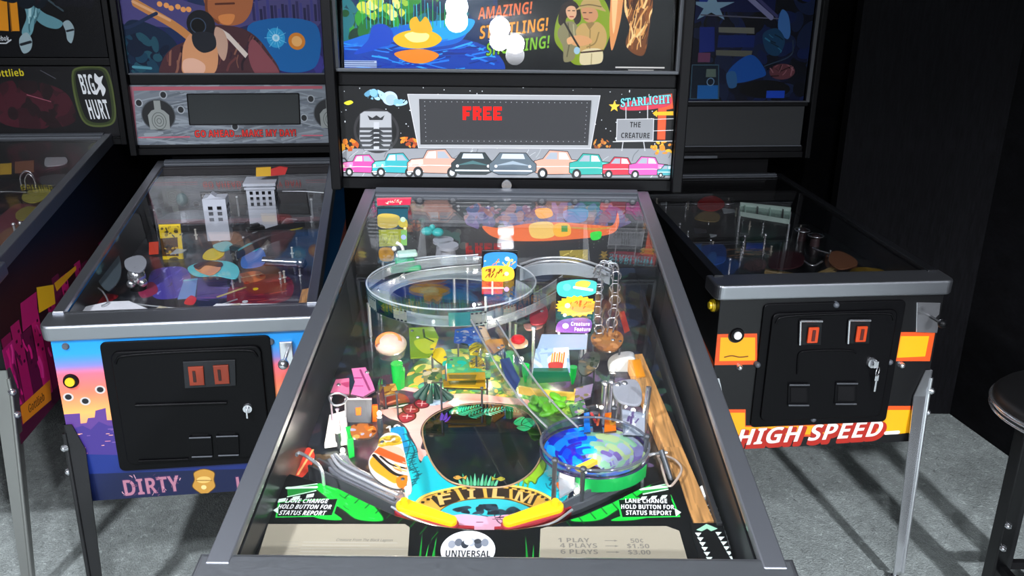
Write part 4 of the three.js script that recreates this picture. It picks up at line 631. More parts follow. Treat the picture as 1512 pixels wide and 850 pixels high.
    add('lamp_filter', card([[-0.1797,0.0262],[-0.1722,0.0263],[-0.1732,-0.005],[-0.1808,-0.0051]], -0.417, 0.004), new THREE.MeshPhysicalMaterial({ color: 0xf57a22, roughness: 0.3, transmission: 0.5, thickness: 0 }), t);
  }
  plate('orange_plastic', [[-0.1966,0.3602],[-0.1722,0.3637],[-0.1622,0.3454],[-0.169,0.3332],[-0.1899,0.3329]], 0.03, (p) => { K.poly(p, '#c8763a', true); K.scatter(p, 14, ['#f0802a', '#e8b45a', '#7a3a1a', '#c9bfd0'], 0.003, 0.007); }, true, false);
  F('green_post', slab([[-0.2047,0.3601],[-0.1996,0.3617],[-0.1922,0.3359],[-0.1969,0.3328]], 0.0, 0.03, null, false, 0.001), M.green);
  F('white_reflector', slab([[-0.2399,0.4184],[-0.2202,0.4289],[-0.2049,0.3579],[-0.232,0.3499]], 0.003, 0.007, null, false, 0.001), M.white);
  posts([[[-0.2182,0.3757],[-3.661,5.5952]][0], [[-0.2333,0.4053],[-3.661,5.5952]][0]], 0.045, std(0xb9a9b4, 0.3, 0.6));
  F('wire_loop', tb([[-0.2344,0.4074],[-0.2256,0.4145],[-0.2107,0.4044],[-0.213,0.3875],[-0.2232,0.3841]].map(([x, s]) => [x, 0.048, -s]), 0.0014, true, 30), M.wire);

  // ---- middle plastics
  plate('green_plastic', [[-0.1478,0.5906],[-0.1101,0.5959],[-0.0986,0.5603],[-0.103,0.5179],[-0.1075,0.5017],[-0.1347,0.4972]], 0.055, (p) => { K.poly(p, '#7a9a1c', true); K.poly([[-0.1346,0.5488],[-0.1003,0.5559],[-0.1026,0.5139],[-0.1142,0.5096]], '#b4c22a', true); K.line([[-0.1251,0.5865],[-0.1203,0.5599],[-0.1057,0.5472]], '#3a4a12', 0.003); }, false);
  plate('yellow_plastic', [[-0.109,0.5357],[-0.0936,0.5465],[-0.083,0.5156],[-0.0854,0.4957],[-0.1031,0.5153]], 0.045, (p) => { K.poly(p, '#e6cf22', true); }, true);
  plate('lagoon_plastic', [[-0.0838,0.5244],[-0.0587,0.5289],[-0.0419,0.4953],[-0.0159,0.4899],[-0.0173,0.4671],[-0.079,0.4623]], 0.04, (p) => { K.poly(p, '#5cae6a', false); K.scatter(p, 30, ['#3fb48a', '#7fc87a', '#1fb8a0', '#c8c050'], 0.003, 0.008); }, false);
  plate('yellow_rail_plastic', [[-0.0864,0.4786],[-0.0256,0.4835],[-0.0227,0.4539],[-0.0837,0.4565]], 0.03, (p) => { K.poly(p, '#c89a1a'); K.poly([[-0.0783,0.475],[-0.0372,0.4757],[-0.0386,0.4646],[-0.0755,0.4639]], '#7a6a1a'); K.line([[-0.0829,0.4583],[-0.0247,0.4557]], '#f2d23a', 0.003); }, false);
  plate('blue_plastic', [[-0.0748,0.5779],[-0.0417,0.5877],[-0.0295,0.5416],[-0.0359,0.5002],[-0.0479,0.502],[-0.0534,0.5306],[-0.0742,0.5386]], 0.06, (p) => { K.poly(p, '#2f4f9e', true); K.scatter([[-0.0527,0.5562],[-0.0362,0.5566],[-0.0344,0.5103],[-0.0463,0.5101]], 16, ['#3f86d0', '#6fb0e8', '#1f3a86'], 0.003, 0.008); K.scatter([[-0.0742,0.569],[-0.0557,0.5738],[-0.0539,0.539],[-0.0701,0.5387]], 10, ['#a9a0b0', '#7a86a8'], 0.003, 0.007); }, false);
  plate('tan_plastic', [[-0.0397,0.59],[-0.029,0.5879],[-0.0174,0.5461],[-0.001,0.5486],[0.0034,0.5233],[-0.0123,0.5026],[-0.0284,0.5104],[-0.0274,0.5395]], 0.06, (p) => { K.poly(p, '#d99a3a'); K.poly([[-0.0397,0.59],[-0.029,0.5879],[-0.0195,0.5482],[-0.0274,0.5395]], '#d8bfa0'); K.line([[-0.0229,0.527],[-0.0122,0.4986]], '#8a5a1a', 0.002); }, false);
  plate('yellow_bridge_plastic', [[-0.0494,0.5256],[-0.0377,0.5381],[-0.0265,0.51],[-0.0341,0.498],[-0.0458,0.4939]], 0.035, (p) => { K.poly(p, '#b8a01c', true); K.strokes(p, 12, ['#e8d84a', '#6a5a10'], 0.014, 0.002, 1); }, true);
  plate('leaf_plastic', [[-0.1155,0.4796],[-0.0888,0.4878],[-0.0835,0.4466],[-0.1101,0.4462]], 0.045, (p) => { K.poly(p, '#8a8a5a'); K.scatter(p, 22, ['#c8a84a', '#6f8a3a', '#d8c8a0', '#3a5a3a'], 0.003, 0.008); }, false);
  plate('wanted_plastic', [[-0.1691,0.4542],[-0.1523,0.4581],[-0.1451,0.4331],[-0.163,0.4257]], 0.035, (p) => { K.poly(p, '#b88428'); K.scatter(p, 10, ['#8a4a1a', '#e0b050'], 0.003, 0.005); }, false);
  F('plant_toy', [0, 1, 2, 3, 4, 5].map((i) => new THREE.ConeGeometry(0.006, 0.035, 6).rotateZ((i - 2.5) * 0.28).translate([-0.1003,0.476][0] + (i - 2.5) * 0.006, 0.018 + 0.002 * (i % 2), -[-0.1003,0.476][1] + (i % 3) * 0.004)), std(0x24443a, 0.5));
  // lamp flasher dome on the left: domed cap over a green and white stem
  {
    const f = G('flasher_dome'), [fx, fs] = [-0.1686,0.5368];
    add('dome_cap', sp(0.024, fx, 0.058, -fs, 0.62, 24), new THREE.MeshPhysicalMaterial({ color: 0xf3e0cf, roughness: 0.12, transmission: 0.45, thickness: 0 }), f);
    add('dome_print', [new THREE.TorusGeometry(0.016, 0.004, 8, 20, 3.6).rotateX(-PI / 2 + 0.3).translate(fx - 0.002, 0.066, -fs + 0.008)], std(0xf08a4a, 0.4), f);
    add('dome_base', cy(0.02, 0.023, 0.010, fx, 0.040, -fs, 24), M.clear, f);
    add('dome_stem', cy(0.007, 0.009, 0.042, fx + 0.012, 0, -fs + 0.03, 14), M.green, f);
  }
  for (const [a, b2] of [['583', '601'], ['x', 'y']].slice(0, 1)) { F('star_post', cy(0.008, 0.010, 0.03, [-0.1552,0.5099][0], 0, -[-0.1552,0.5099][1], 12), M.green); void a; void b2; }

  // ---- snack stand on the right
  {
    const Sn = new Art(0.0, 0.16, 0.0, 0.12, 5000, '#a9bfd8');
    const z = 0.50, q = [[0.0497,0.0779],[0.1233,0.0809],[0.1242,0.0193],[0.0481,0.0138]];
    Sn.strokes(rect(0, 0.16, 0, 0.12), 60, ['#c9d8ea', '#8aa6cc', '#dfe9f2', '#94aaca'], 0.03, 0.004);
    Sn.box([[0.0738,0.0948],[0.0979,0.0773]].map((p) => p).reduce((a, p) => a.concat(p), [])[0], 0.095, 0.058, 0.075, '#f2f2ee');
    Sn.poly([[0.0766,0.0669],[0.0903,0.0693],[0.0915,0.0375],[0.0795,0.0373],[0.0693,0.0441],[0.0651,0.0555]], '#d8e4e4', true);
    for (let i = 0; i < 6; i++) Sn.line([[0.0727,0.0646],[0.0713,0.0464]].map(([x, h]) => [x + i * 0.0034, h + (i % 2) * 0.002]), ['#e0a040', '#d8803a'][i % 2], 0.0024);
    Sn.poly([[0.0672,0.0487],[0.0881,0.0489],[0.0855,0.0363],[0.0706,0.0361]], '#c2413a', true);
    const s = G('snack_stand');
    add('stand_front', card([[0.0479,0.0711],[0.0961,0.0739],[0.0996,0.033],[0.0438,0.0289]], -0.50, 0.003, Sn), printed(Sn, 0.15), s);
    add('stand_roof', slab([[0.05,0.5061],[0.0583,0.5527],[0.1282,0.5541],[0.1228,0.5116]], 0.066, 0.0025), std(0x9fb4cf, 0.2), s);
    const Sg = new Art(0.0, 0.16, 0.0, 0.2, 4000, '#f2f1ec'); const sg = [[0.0773,0.064],[0.1031,0.0643],[0.1039,0.0431],[0.079,0.0429]]; Sg.poly([[0.0816,0.0594],[0.096,0.0595],[0.0945,0.0454],[0.0841,0.0453]], '#c8a81c', true);
    add('stand_sign', card(sg, -0.555, 0.002, Sg), printed(Sg, 0.25), s);
    add('stand_side', ribbon([[q[1][0] - 0.012, 0.0, 0.50], [q[1][0] + 0.004, 0.0, 0.60]], 0.002, 0.06), M.clear, s);
    add('stand_base', card([[0.0463,0.0395],[0.0948,0.04],[0.0993,0.0251],[0.0437,0.0199]], -0.49, 0.012, null, false, 0.001), std(0x0f5a3c, 0.25), s);
    for (const u of [[0.0342,0.5267], [0.1055,0.5219]]) add('stand_post', [cy(0.0045, 0.0062, 0.018, u[0], 0.012, -u[1], 12), cy(0.0015, 0.0045, 0.012, u[0], 0, -u[1], 10)], new THREE.MeshPhysicalMaterial({ color: 0x10d055, roughness: 0.2, transmission: 0.4, thickness: 0 }), s);
    const [ux, us] = [0.0224,0.5369];
    add('cherry_dome', sp(0.011, ux, 0.068, -us, 0.6, 18), new THREE.MeshPhysicalMaterial({ color: 0xe02a30, roughness: 0.12, transmission: 0.35, thickness: 0 }), s);
    add('cherry_plate', cy(0.015, 0.015, 0.004, ux, 0.060, -us, 24), std(0xd8b48a, 0.35), s);
    add('dome_tube', cy(0.006, 0.006, 0.058, ux - 0.012, 0, -us + 0.022, 12), new THREE.MeshPhysicalMaterial({ color: 0x6fd88a, roughness: 0.15, transmission: 0.6, thickness: 0 }), s);
    add('stand_trim', ribbon([[0.0238,0.4857],[0.0572,0.475],[0.104,0.4685],[0.1067,0.4796]].map(([x, t]) => [x, 0.006, t]), 0.004, 0.012), std(0xe3b84a, 0.35), s);
  }
  F('leafy_toy', (() => { const g = [], [cx, cs] = [0.0696,0.4236]; for (let i = 0; i < 16; i++) { const t = rnd() * PI * 2, r = 0.022 * Math.sqrt(rnd()); g.push(new THREE.SphereGeometry(0.009, 8, 6).scale(1.4, 0.5, 0.8).rotateY(rnd() * PI).rotateZ((rnd() - 0.5) * 0.9).translate(cx + r * Math.cos(t) * 1.3, 0.02 + 0.012 * rnd(), -cs + r * Math.sin(t))); } return g; })(), std(0x63b320, 0.4));

  // right side assembly: white cover, clear panels, coloured lane plastics, chrome posts
  F('white_cover', card([[0.1672,0.0103],[0.1771,0.02],[0.2021,0.0227],[0.2065,-0.0088],[0.1705,-0.0092]], -0.56, 0.02, null, true, 0.002), std(0xb4b7b6, 0.4));
  F('grey_bracket', slab([[0.1581,0.4427],[0.1862,0.4541],[0.192,0.4272],[0.1833,0.3911],[0.1589,0.4007]], 0.046, 0.004, null, true, 0.001), M.greyPlastic);
  for (const u of [[0.1438,0.4424], [0.1537,0.4462], [0.1615,0.4391], [0.1714,0.4429]]) F('chrome_post', [cy(0.0038, 0.0038, 0.048, u[0], 0, -u[1], 12), sp(0.005, u[0], 0.05, -u[1], 0.8, 10)], M.chrome);
  F('chrome_pole', rod([[0.1979,0.402][0], 0.07, -[0.1979,0.402][1]], [[0.1979,0.402][0] - 0.004, 0.0, -[0.1979,0.402][1] + 0.012], 0.0038, 12), M.chrome);
  plate('orange_lane_plastic', [[0.1381,0.3794],[0.1521,0.3829],[0.1489,0.339],[0.1329,0.3357]], 0.04, (p) => { K.poly(p, '#ef7a1a'); K.poly([[0.1438,0.3731],[0.1514,0.3764],[0.1489,0.3543],[0.1432,0.3511]], '#f8b83a', true); }, false, false);
  plate('blue_lane_plastic', [[0.11,0.3789],[0.1175,0.3823],[0.1154,0.3354],[0.1066,0.3338]], 0.04, (p) => K.poly(p, '#1a7ae0'), false, false);
  plate('red_lane_plastic', [[0.1184,0.3823],[0.1306,0.3858],[0.1314,0.3387],[0.1192,0.3385]], 0.04, (p) => { K.poly(p, '#2a2632'); K.line([[0.12,0.3791],[0.1243,0.357]], '#d83a3a', 0.004).line([[0.1318,0.3793],[0.1255,0.3508]], '#e86a3a', 0.003); }, false, false);
  plate('pale_lane_plastic', [[0.1619,0.3896],[0.1916,0.3803],[0.184,0.3276],[0.1566,0.3301]], 0.04, (p) => { K.poly(p, '#b4bcc8'); K.strokes(p, 14, ['#e8ecf0', '#7a8492', '#6a5a8a'], 0.02, 0.003, 1.4); }, false, false);
  F('lane_separator', ribbon([[0.1123,0.3848],[0.1529,0.3934],[0.196,0.3705]].map(([x, s]) => [x, 0.0, s]), 0.002, 0.05), M.clear);
  F('lane_separator', ribbon([[0.136,0.4642],[0.2045,0.4618]].map(([x, s]) => [x, 0.0, s]), 0.002, 0.05), M.clear);
  plate('green_lane_plastic', [[0.0913,0.3983],[0.1126,0.4122],[0.1144,0.3888],[0.0949,0.3691]], 0.04, (p) => { K.poly(p, '#5a8a5a'); K.scatter(p, 14, ['#8ac07a', '#d8d0a0', '#3a5a6a', '#a080b0'], 0.003, 0.006); }, false, false);
  plate('lilac_plastic', [[0.1034,0.4418],[0.1293,0.4549],[0.1224,0.4192],[0.0991,0.4052]], 0.04, (p) => { K.poly(p, '#a08aa8'); K.scatter(p, 10, ['#c8a0b8', '#8a7a4a'], 0.003, 0.006); }, false, false);

  // ---- slanting clear ramp from the middle to the bowl
  {
    const r = G('clear_ramp'), path = curve3([[...[-0.0297,0.5503], 0], [...[-0.0069,0.483], 0], [...[0.0283,0.3833], 0], [...[0.057,0.3235], 0], [...[0.0761,0.2946], 0]].map(([x, s], i) => [x, 0.075 - i * 0.004, s]), 30);
    const off = (d) => path.map(([x, y, s]) => [x + d, y, s]);
    add('ramp_wall', ribbon(off(-0.019), 0.002, 0.018), M.clear, r); add('ramp_wall', ribbon(off(0.019), 0.002, 0.018), M.clear, r);
    for (const d of [-0.019, 0.019]) add('ramp_edge', tb(off(d).filter((_, i) => i % 3 === 0).map(([x, y, s]) => [x, y + 0.018, -s]), 0.0013), M.wire, r);
    add('ramp_floor', slab(off(-0.019).map(([x, , s]) => [x, s]).concat(off(0.019).reverse().map(([x, , s]) => [x, s])), 0.062, 0.002), M.clear, r);
    add('ramp_decal', slab([[-0.004,0.4803],[0.0096,0.4865],[0.0249,0.4248],[0.0175,0.3933],[0.0064,0.4209]], 0.0645, 0.001), std(0x2b3a66, 0.3), r);
  }

  // ---- big clear loop ramp with film-strip decals
  {
    const r = G('loop_ramp'), cx = -0.088, cs = 0.695, RX = 0.140, RS = 0.108, h0 = 0.062, loop = [], inner = [];
    for (let i = 0; i <= 60; i++) { const t = i / 60 * PI * 2; loop.push([cx + RX * Math.cos(t), h0, cs + RS * Math.sin(t)]); inner.push([cx + (RX - 0.036) * Math.cos(t), h0, cs + (RS - 0.034) * Math.sin(t)]); }
    add('ramp_wall', ribbon(loop, 0.002, 0.03), M.clear, r);
    add('ramp_wall', ribbon(inner, 0.002, 0.022), M.clear, r);
    add('ramp_edge', tb(loop.slice(0, -1).map(([x, y, s]) => [x, y + 0.03, -s]), 0.0016, true, 120), new THREE.MeshPhysicalMaterial({ color: 0xe4eaee, roughness: 0.08, transmission: 0.6, thickness: 0 }), r);
    { const sh = shapeOf(loop.slice(0, -1).map(([x, , s]) => [x, s])); sh.holes.push(new THREE.Path(inner.slice(0, -1).map(([x, , s]) => new THREE.Vector2(x, s)).reverse())); add('ramp_floor', new THREE.ExtrudeGeometry(sh, { depth: 0.002, bevelEnabled: false }).rotateX(-PI / 2).translate(0, h0, 0), M.milky, r); }
    { const haze = new THREE.MeshPhysicalMaterial({ color: 0xe6ecf0, roughness: 0.16, transmission: 0.86, thickness: 0 });
      for (const [p, y, hh] of [[[[-0.2248,0.6916],[-0.1982,0.7427],[-0.126,0.78],[-0.0482,0.8003]], 0.08, 0.016], [[[-0.2047,0.6706],[-0.1664,0.7205],[-0.0999,0.7508],[-0.042,0.7639]], 0.08, 0.012], [[[-0.0333,0.5914],[0.0173,0.6354],[0.0623,0.6874],[0.099,0.743]], 0.066, 0.016], [[[-0.0243,0.5733],[0.0302,0.6163],[0.075,0.6668],[0.1094,0.7208]], 0.066, 0.014]]) { const c = curve3(p.map(([x, s]) => [x, y, s]), 20); add('ramp_wall', ribbon(c, 0.002, hh), haze, r); add('ramp_edge', tb(c.filter((_, i) => i % 4 === 0).map(([x, yy, s]) => [x, yy + hh, -s]), 0.0009), M.wire, r); }
    }
    const strip = (t0, t1, mat, y0, hh, o) => { const p = []; for (let i = 0; i <= 8; i++) { const t = t0 + (t1 - t0) * i / 8; p.push([cx + (RX + o) * Math.cos(t), h0 + y0, cs + (RS + o) * Math.sin(t)]); } return ribbon(p, 0.0007, hh); };
    add('film_strip', strip(-2.72, -2.05, 0, 0.002, 0.023, 0.0016), M.blackGloss, r);
    add('film_strip', strip(-1.55, -1.18, 0, 0.002, 0.023, 0.0016), new THREE.MeshPhysicalMaterial({ color: 0x3a8a86, roughness: 0.2, transmission: 0.4, thickness: 0 }), r);
    add('film_strip', strip(-1.02, -0.3, 0, 0.002, 0.023, 0.0016), std(0x2a3a48, 0.25), r);
    for (const t of [-2.62, -2.12, -1.22, -0.82]) {
      add('film_frame', strip(t - 0.09, t + 0.09, 0, 0.003, 0.021, 0.0026), std(0x6c726a, 0.4), r);
      add('film_perforation', [0, 1, 2, 3].flatMap((k) => [0.0035, 0.0215].map((y) => strip(t - 0.085 + k * 0.05, t - 0.06 + k * 0.05, 0, y, 0.002, 0.0034))), M.black, r);
    }
    for (const t of [0.3, 1.6, 2.8, -2.9, -0.2]) add('ramp_post', cy(0.003, 0.003, h0, cx + RX * Math.cos(t), 0, -cs - RS * Math.sin(t), 10), M.wire, r);
  }
  F('green_car_toy', [...[0, 1].map((k) => bx(0.055 - k * 0.02, 0.012, 0.026 - k * 0.004, 0, k * 0.011, 0, 0.005))].map((g) => g.rotateY(0.25).translate([-0.175,0.7732][0], 0.082, -[-0.175,0.7732][1])), std(0x1f8a5a, 0.25));
  F('green_car_toy', bx(0.034, 0.008, 0.02, 0, 0.023, 0, 0.003).rotateY(0.25).translate([-0.171,0.7793][0], 0.082, -[-0.171,0.7793][1]), std(0xa8c8b8, 0.2));
  F('teal_toy', [sp(0.012, [-0.1435,0.9163][0] - 0.008, 0.09, -0.93, 0.7), sp(0.012, [-0.1435,0.9163][0] + 0.012, 0.088, -0.93, 0.7), sp(0.006, [-0.1435,0.9163][0] + 0.002, 0.098, -0.93)], std(0x149a96, 0.4));

  // ---- upright signs
  const sgn = (name, s, pts, art, paint) => { paint(art); const g = G(name); add('sign_board', card(pts, -s, 0.004, art, false, 0.0006), printed(art, 0.2), g); const x0 = (pts[0][0] + pts[1][0]) / 2; add('sign_post', [cy(0.0025, 0.0025, pts[0][1], pts[0][0] + 0.006, 0, -s - 0.002, 8), cy(0.0025, 0.0025, pts[1][1], pts[1][0] - 0.006, 0, -s - 0.002, 8)], M.wire, g); return g; };
  const lampDot = (art, x, y, r, col) => art.ell(x, y, r, r, col);
  sgn('marquee_sign', 0.66, [[-0.0358,0.0807],[0.0161,0.0788],[0.0207,0.1609],[-0.0352,0.1604]], new Art(-0.06, 0.04, 0.0, 0.2, 6000, '#0d0e10'), (a) => {
    a.poly([[-0.0332,0.137],[-0.031,0.1534],[-0.0073,0.1583],[0.0186,0.1539],[0.0177,0.1305],[-0.0333,0.1276]], '#2a7ac8', true).strokes([[-0.031,0.1441],[0.0165,0.1446],[0.0167,0.1281],[-0.0311,0.1276]], 16, ['#e8b43a', '#d86a2a', '#f0d060'], 0.01, 0.0016);
    a.poly([[-0.0365,0.1299],[0.0101,0.1328],[0.0156,0.1257],[0.0136,0.1114],[-0.0356,0.1097]], '#e3b02a', true); a.strokes([[-0.0333,0.1264],[-0.0007,0.1279],[-0.0007,0.116],[-0.0334,0.1133]], 18, ['#6a2a10', '#8a3a18'], 0.007, 0.0016, 1.2);
    a.poly([[-0.0367,0.1073],[-0.0017,0.1065],[-0.0027,0.0847],[-0.0369,0.0843]], '#b8262c').line([[-0.0368,0.0953],[-0.0017,0.0956]], '#e8c8c0', 0.003).line([[-0.0192,0.1063],[-0.0192,0.0845]], '#d8d0c4', 0.003);
    lampDot(a, 0.0046,0.1468, 0.0038, '#cfe6f8'); lampDot(a, 0.0037,0.1208, 0.0036, '#f4d0b0'); lampDot(a, 0.0038,0.0933, 0.0042, '#b49af0');
  });
  sgn('snack_sign', 0.585, [[0.0807,0.0555],[0.1357,0.0537],[0.1414,0.1463],[0.081,0.1457]], new Art(0.04, 0.16, 0.0, 0.2, 6000, '#0d0e10'), (a) => {
    a.poly([[0.0823,0.1389],[0.1396,0.1418],[0.1405,0.1237],[0.085,0.1185]], '#3aa59c', true).poly([[0.1089,0.1392],[0.119,0.1438],[0.1314,0.1405],[0.1257,0.1315],[0.1114,0.1302]], '#d8a83a', true).line([[0.1072,0.1324],[0.1341,0.1281]], '#f2f6f2', 0.004).ell(0.0959,0.1323, 0.006, 0.006, '#5ac8c0');
    const st = [], [x, y] = [0.1126,0.1004]; for (let i = 0; i < 40; i++) { const t = i / 40 * PI * 2, k = i % 2 ? 1 : 0.86; st.push([x + 0.034 * k * Math.cos(t), y + 0.0185 * k * Math.sin(t)]); } a.poly(st, '#f0b81e'); a.ell(x + 0.008, y, 0.02, 0.011, '#f2953a'); a.strokes(rect(x - 0.01, x + 0.026, y - 0.005, y + 0.007), 12, ['#b8501a'], 0.006, 0.0014, 1.2);
    a.poly([[0.0864,0.0745],[0.1345,0.0774],[0.1334,0.0561],[0.0828,0.0555]], '#7a4a9a', true); a.text('Creature', 0.1191,0.0701, 0.009, '#e6dcee', { w: 0.03 }).text('Feature', 0.1227,0.0607, 0.009, '#e6dcee', { w: 0.026 });
    lampDot(a, 0.098,0.1014, 0.0042, '#eec8d8'); lampDot(a, 0.0962,0.0664, 0.0048, '#d8d4f0'); lampDot(a, 0.0944,0.0851, 0.003, '#f0e2c8');
  });
  sgn('ticket_sign', 0.90, [[-0.2423,0.0384],[-0.1904,0.0389],[-0.1828,0.1483],[-0.2396,0.1478]], new Art(-0.26, -0.15, 0.0, 0.2, 6000, '#1a2a30'), (a) => {
    a.poly([[-0.2385,0.1451],[-0.1804,0.1457],[-0.1821,0.1094],[-0.2407,0.1089]], '#1f4a58').poly([[-0.2393,0.1318],[-0.2213,0.136],[-0.1989,0.1295],[-0.2049,0.1106],[-0.2306,0.1063],[-0.2405,0.1116]], '#b8a24a', true).poly([[-0.2018,0.1214],[-0.1865,0.1243],[-0.1859,0.1081],[-0.1998,0.1106]], '#c8b43a', true);
    a.poly([[-0.2397,0.1034],[-0.1861,0.1053],[-0.1876,0.0724],[-0.2405,0.0691]], '#8f961c').poly([[-0.1977,0.1025],[-0.1861,0.104],[-0.1876,0.0724],[-0.1991,0.0723]], '#7ab45a').poly([[-0.2395,0.065],[-0.2162,0.0652],[-0.2162,0.0414],[-0.2396,0.0412]], '#b8861c', true);
    lampDot(a, -0.1928,0.1242, 0.005, '#cfe8c8'); lampDot(a, -0.1932,0.0889, 0.005, '#a8b8f0'); lampDot(a, -0.1898,0.1067, 0.003, '#f0e0a0');
    a.strokes([[-0.2361,0.0994],[-0.2029,0.0997],[-0.2042,0.075],[-0.2376,0.0747]], 20, ['#6a7012', '#a8ae2c'], 0.008, 0.001, 1.5);
  });
  F('white_loop', tb([[-0.2017,0.0936],[-0.1933,0.0883],[-0.19,0.0776],[-0.1967,0.0693]].map(([x, h]) => [x, h, -0.86]), 0.003), M.white);
  F('white_bulb', [sp(0.0045, -0.2061,0.0814, -0.86), sp(0.0045, -0.1993,0.068, -0.86)], M.white);

  // ---- back panel print: orange car and violet dusk, pink title bar, gold plate
  {
    const Bk = new Art(-0.26, 0.26, 0.0, 0.16, 3000, '#15171c');
    Bk.scatter([[-0.076,0.1252],[0.2408,0.1282],[0.2431,0.0946],[-0.0766,0.0886]], 150, ['#4a3f6a', '#3a3560', '#5a4a78', '#6a3a52', '#2c3a66', '#7a4a4a'], 0.004, 0.016);
    Bk.scatter([[-0.2545,0.1234],[-0.076,0.1252],[-0.0774,0.031],[-0.2603,0.0292]], 90, ['#2a2c30', '#34383a', '#3f423f', '#1f2226', '#2f4a44'], 0.005, 0.018);
    Bk.poly([[0.0562,0.1209],[0.0852,0.1239],[0.0909,0.11],[0.0645,0.1041]], '#e0942a', true).poly([[0.1118,0.1186],[0.1593,0.1219],[0.155,0.0994],[0.1178,0.099]], '#5a6a9a', true);
    Bk.poly([[-0.0472,0.0861],[-0.0165,0.0835],[0.0434,0.0926],[0.1099,0.0961],[0.1767,0.0911],[0.21,0.0914],[0.2178,0.1168],[0.2219,0.0944],[0.2149,0.0773],[0.1913,0.0684],[0.1514,0.0623],[0.0575,0.0556],[-0.0031,0.0579],[-0.034,0.0691]], '#d8622a', true);
    Bk.poly([[0.0461,0.0898],[0.09,0.0945],[0.0948,0.0675],[0.0519,0.0642]], '#dfb45a', true).poly([[0.0941,0.0903],[0.1234,0.092],[0.1269,0.0707],[0.0975,0.0675]], '#e8a82a', true).poly([[0.1088,0.089],[0.1208,0.0891],[0.1213,0.0763],[0.1093,0.0762]], '#4a8a3a');
    Bk.line([[0.1303,0.085],[0.1772,0.0826],[0.2037,0.0857]], '#b8862a', 0.004, true).poly([[0.1669,0.0739],[0.1882,0.077],[0.1863,0.0626],[0.1703,0.0596]], '#22c83a', true);
    Bk.poly([[0.1066,0.0358],[0.1632,0.0393],[0.1644,0.0129],[0.1102,0.0094]], '#8a7a2a').strokes([[0.1121,0.0329],[0.1581,0.0334],[0.1589,0.0158],[0.1154,0.0154]], 10, ['#4a3f12', '#c8b45a'], 0.01, 0.0016);
    add('back_panel_print', card(rect(-0.2585, 0.2585, 0.0, 0.135), -0.97, 0.006, Bk), printed(Bk, 0.35), root); onField(root.children.at(-1), YF, AF);
    const Tb = new Art(-0.26, -0.15, 0.0, 0.2, 5000, '#d8324e'); Tb.strokes([[-0.2303,0.1476],[-0.1993,0.1479],[-0.1996,0.1411],[-0.2307,0.1408]], 18, ['#f2e2c8', '#f7d8b0'], 0.004, 0.0012);
    F('title_bar', card([[-0.2451,0.138],[-0.1841,0.1399],[-0.1824,0.1508],[-0.2457,0.1488]], -0.94, 0.01, Tb, false, 0.001), printed(Tb, 0.3));
    F('clear_tube', cy(0.004, 0.004, 0.10, [-0.165,0.0892][0], 0.02, -0.9, 12), M.clear);
  }

  // ---- steel rails over the upper right and the wire habitrail
  for (const [k, mat] of [[0, M.wire], [1, M.wire], [2, M.clear]]) F(k < 2 ? 'ramp_rail' : 'ramp_sheet', k < 2 ? tb([[[0.0264,0.7718],[0.0651,0.8004],[0.1195,0.8017],[0.1647,0.769],[0.1823,0.7458]], [[0.0287,0.754],[0.0647,0.7849],[0.1149,0.7861],[0.1574,0.754],[0.1738,0.7312]]][k].map(([x, s]) => [x, 0.09, -s]), 0.0022) : ribbon(curve3([[0.0265,0.7473],[0.0646,0.7716],[0.1182,0.7728],[0.1637,0.7504],[0.1796,0.7337]].map(([x, s]) => [x, 0.07, s]), 20), 0.002, 0.022), k < 2 ? mat : M.milky);
  {
    const w = G('wire_habitrail'), path = curve3([[...[0.1556,0.7336]], [...[0.1713,0.7577]], [...[0.1876,0.7518]], [...[0.1831,0.6846]], [...[0.174,0.6168]], [...[0.1637,0.5737]]].map(([x, s], i) => [x, [0.082, 0.092, 0.09, 0.082, 0.07, 0.058][i], s]), 40);
    const path2 = curve3([[...[0.1586,0.7167]], [...[0.1561,0.684]], [...[0.1482,0.6163]], [...[0.1494,0.5779]]].map(([x, s], i) => [x, [0.084, 0.078, 0.066, 0.056][i], s]), 30);
    for (const [d, y] of [[-0.009, 0], [0.009, 0], [-0.009, 0.014], [0.009, 0.014]]) { add('rail_wire', tb(path.filter((_, i) => i % 3 === 0).map(([x, h, s]) => [x + d * 0.5, h + y * 0.6, -s]), 0.0013, false, 60), M.chrome, w); }
    for (const d of [-0.005, 0.005]) add('rail_wire', tb(path2.filter((_, i) => i % 3 === 0).map(([x, h, s]) => [x + d, h, -s]), 0.0013, false, 40), M.chrome, w);
    for (let i = 4; i < 40; i += 4) { const [x, h, s] = path[i]; add('rail_hoop', new THREE.TorusGeometry(0.0085, 0.0012, 6, 16).translate(x, h + 0.004, -s), M.chrome, w); }
    for (let i = 3; i < 30; i += 5) { const [x, h, s] = path2[i]; add('rail_hoop', new THREE.TorusGeometry(0.0075, 0.0012, 6, 14).translate(x, h + 0.003, -s), M.chrome, w); }
  }
  plate('brown_plastic', [[0.1359,0.5834],[0.1581,0.6157],[0.1836,0.6024],[0.1852,0.5711],[0.1662,0.5408],[0.1471,0.5447]], 0.045, (p) => { K.poly(p, '#b07642', true); K.scatter(p, 16, ['#d8985a', '#8a5a32', '#c2803a'], 0.004, 0.009); }, true);
  plate('grey_plastic', [[0.1173,0.5281],[0.1333,0.5492],[0.145,0.541],[0.137,0.4985],[0.1175,0.477],[0.1107,0.4922]], 0.04, (p) => { K.poly(p, '#5a5f50', true); K.scatter(p, 12, ['#3f4a3a', '#8a7a5a'], 0.004, 0.008); }, true);
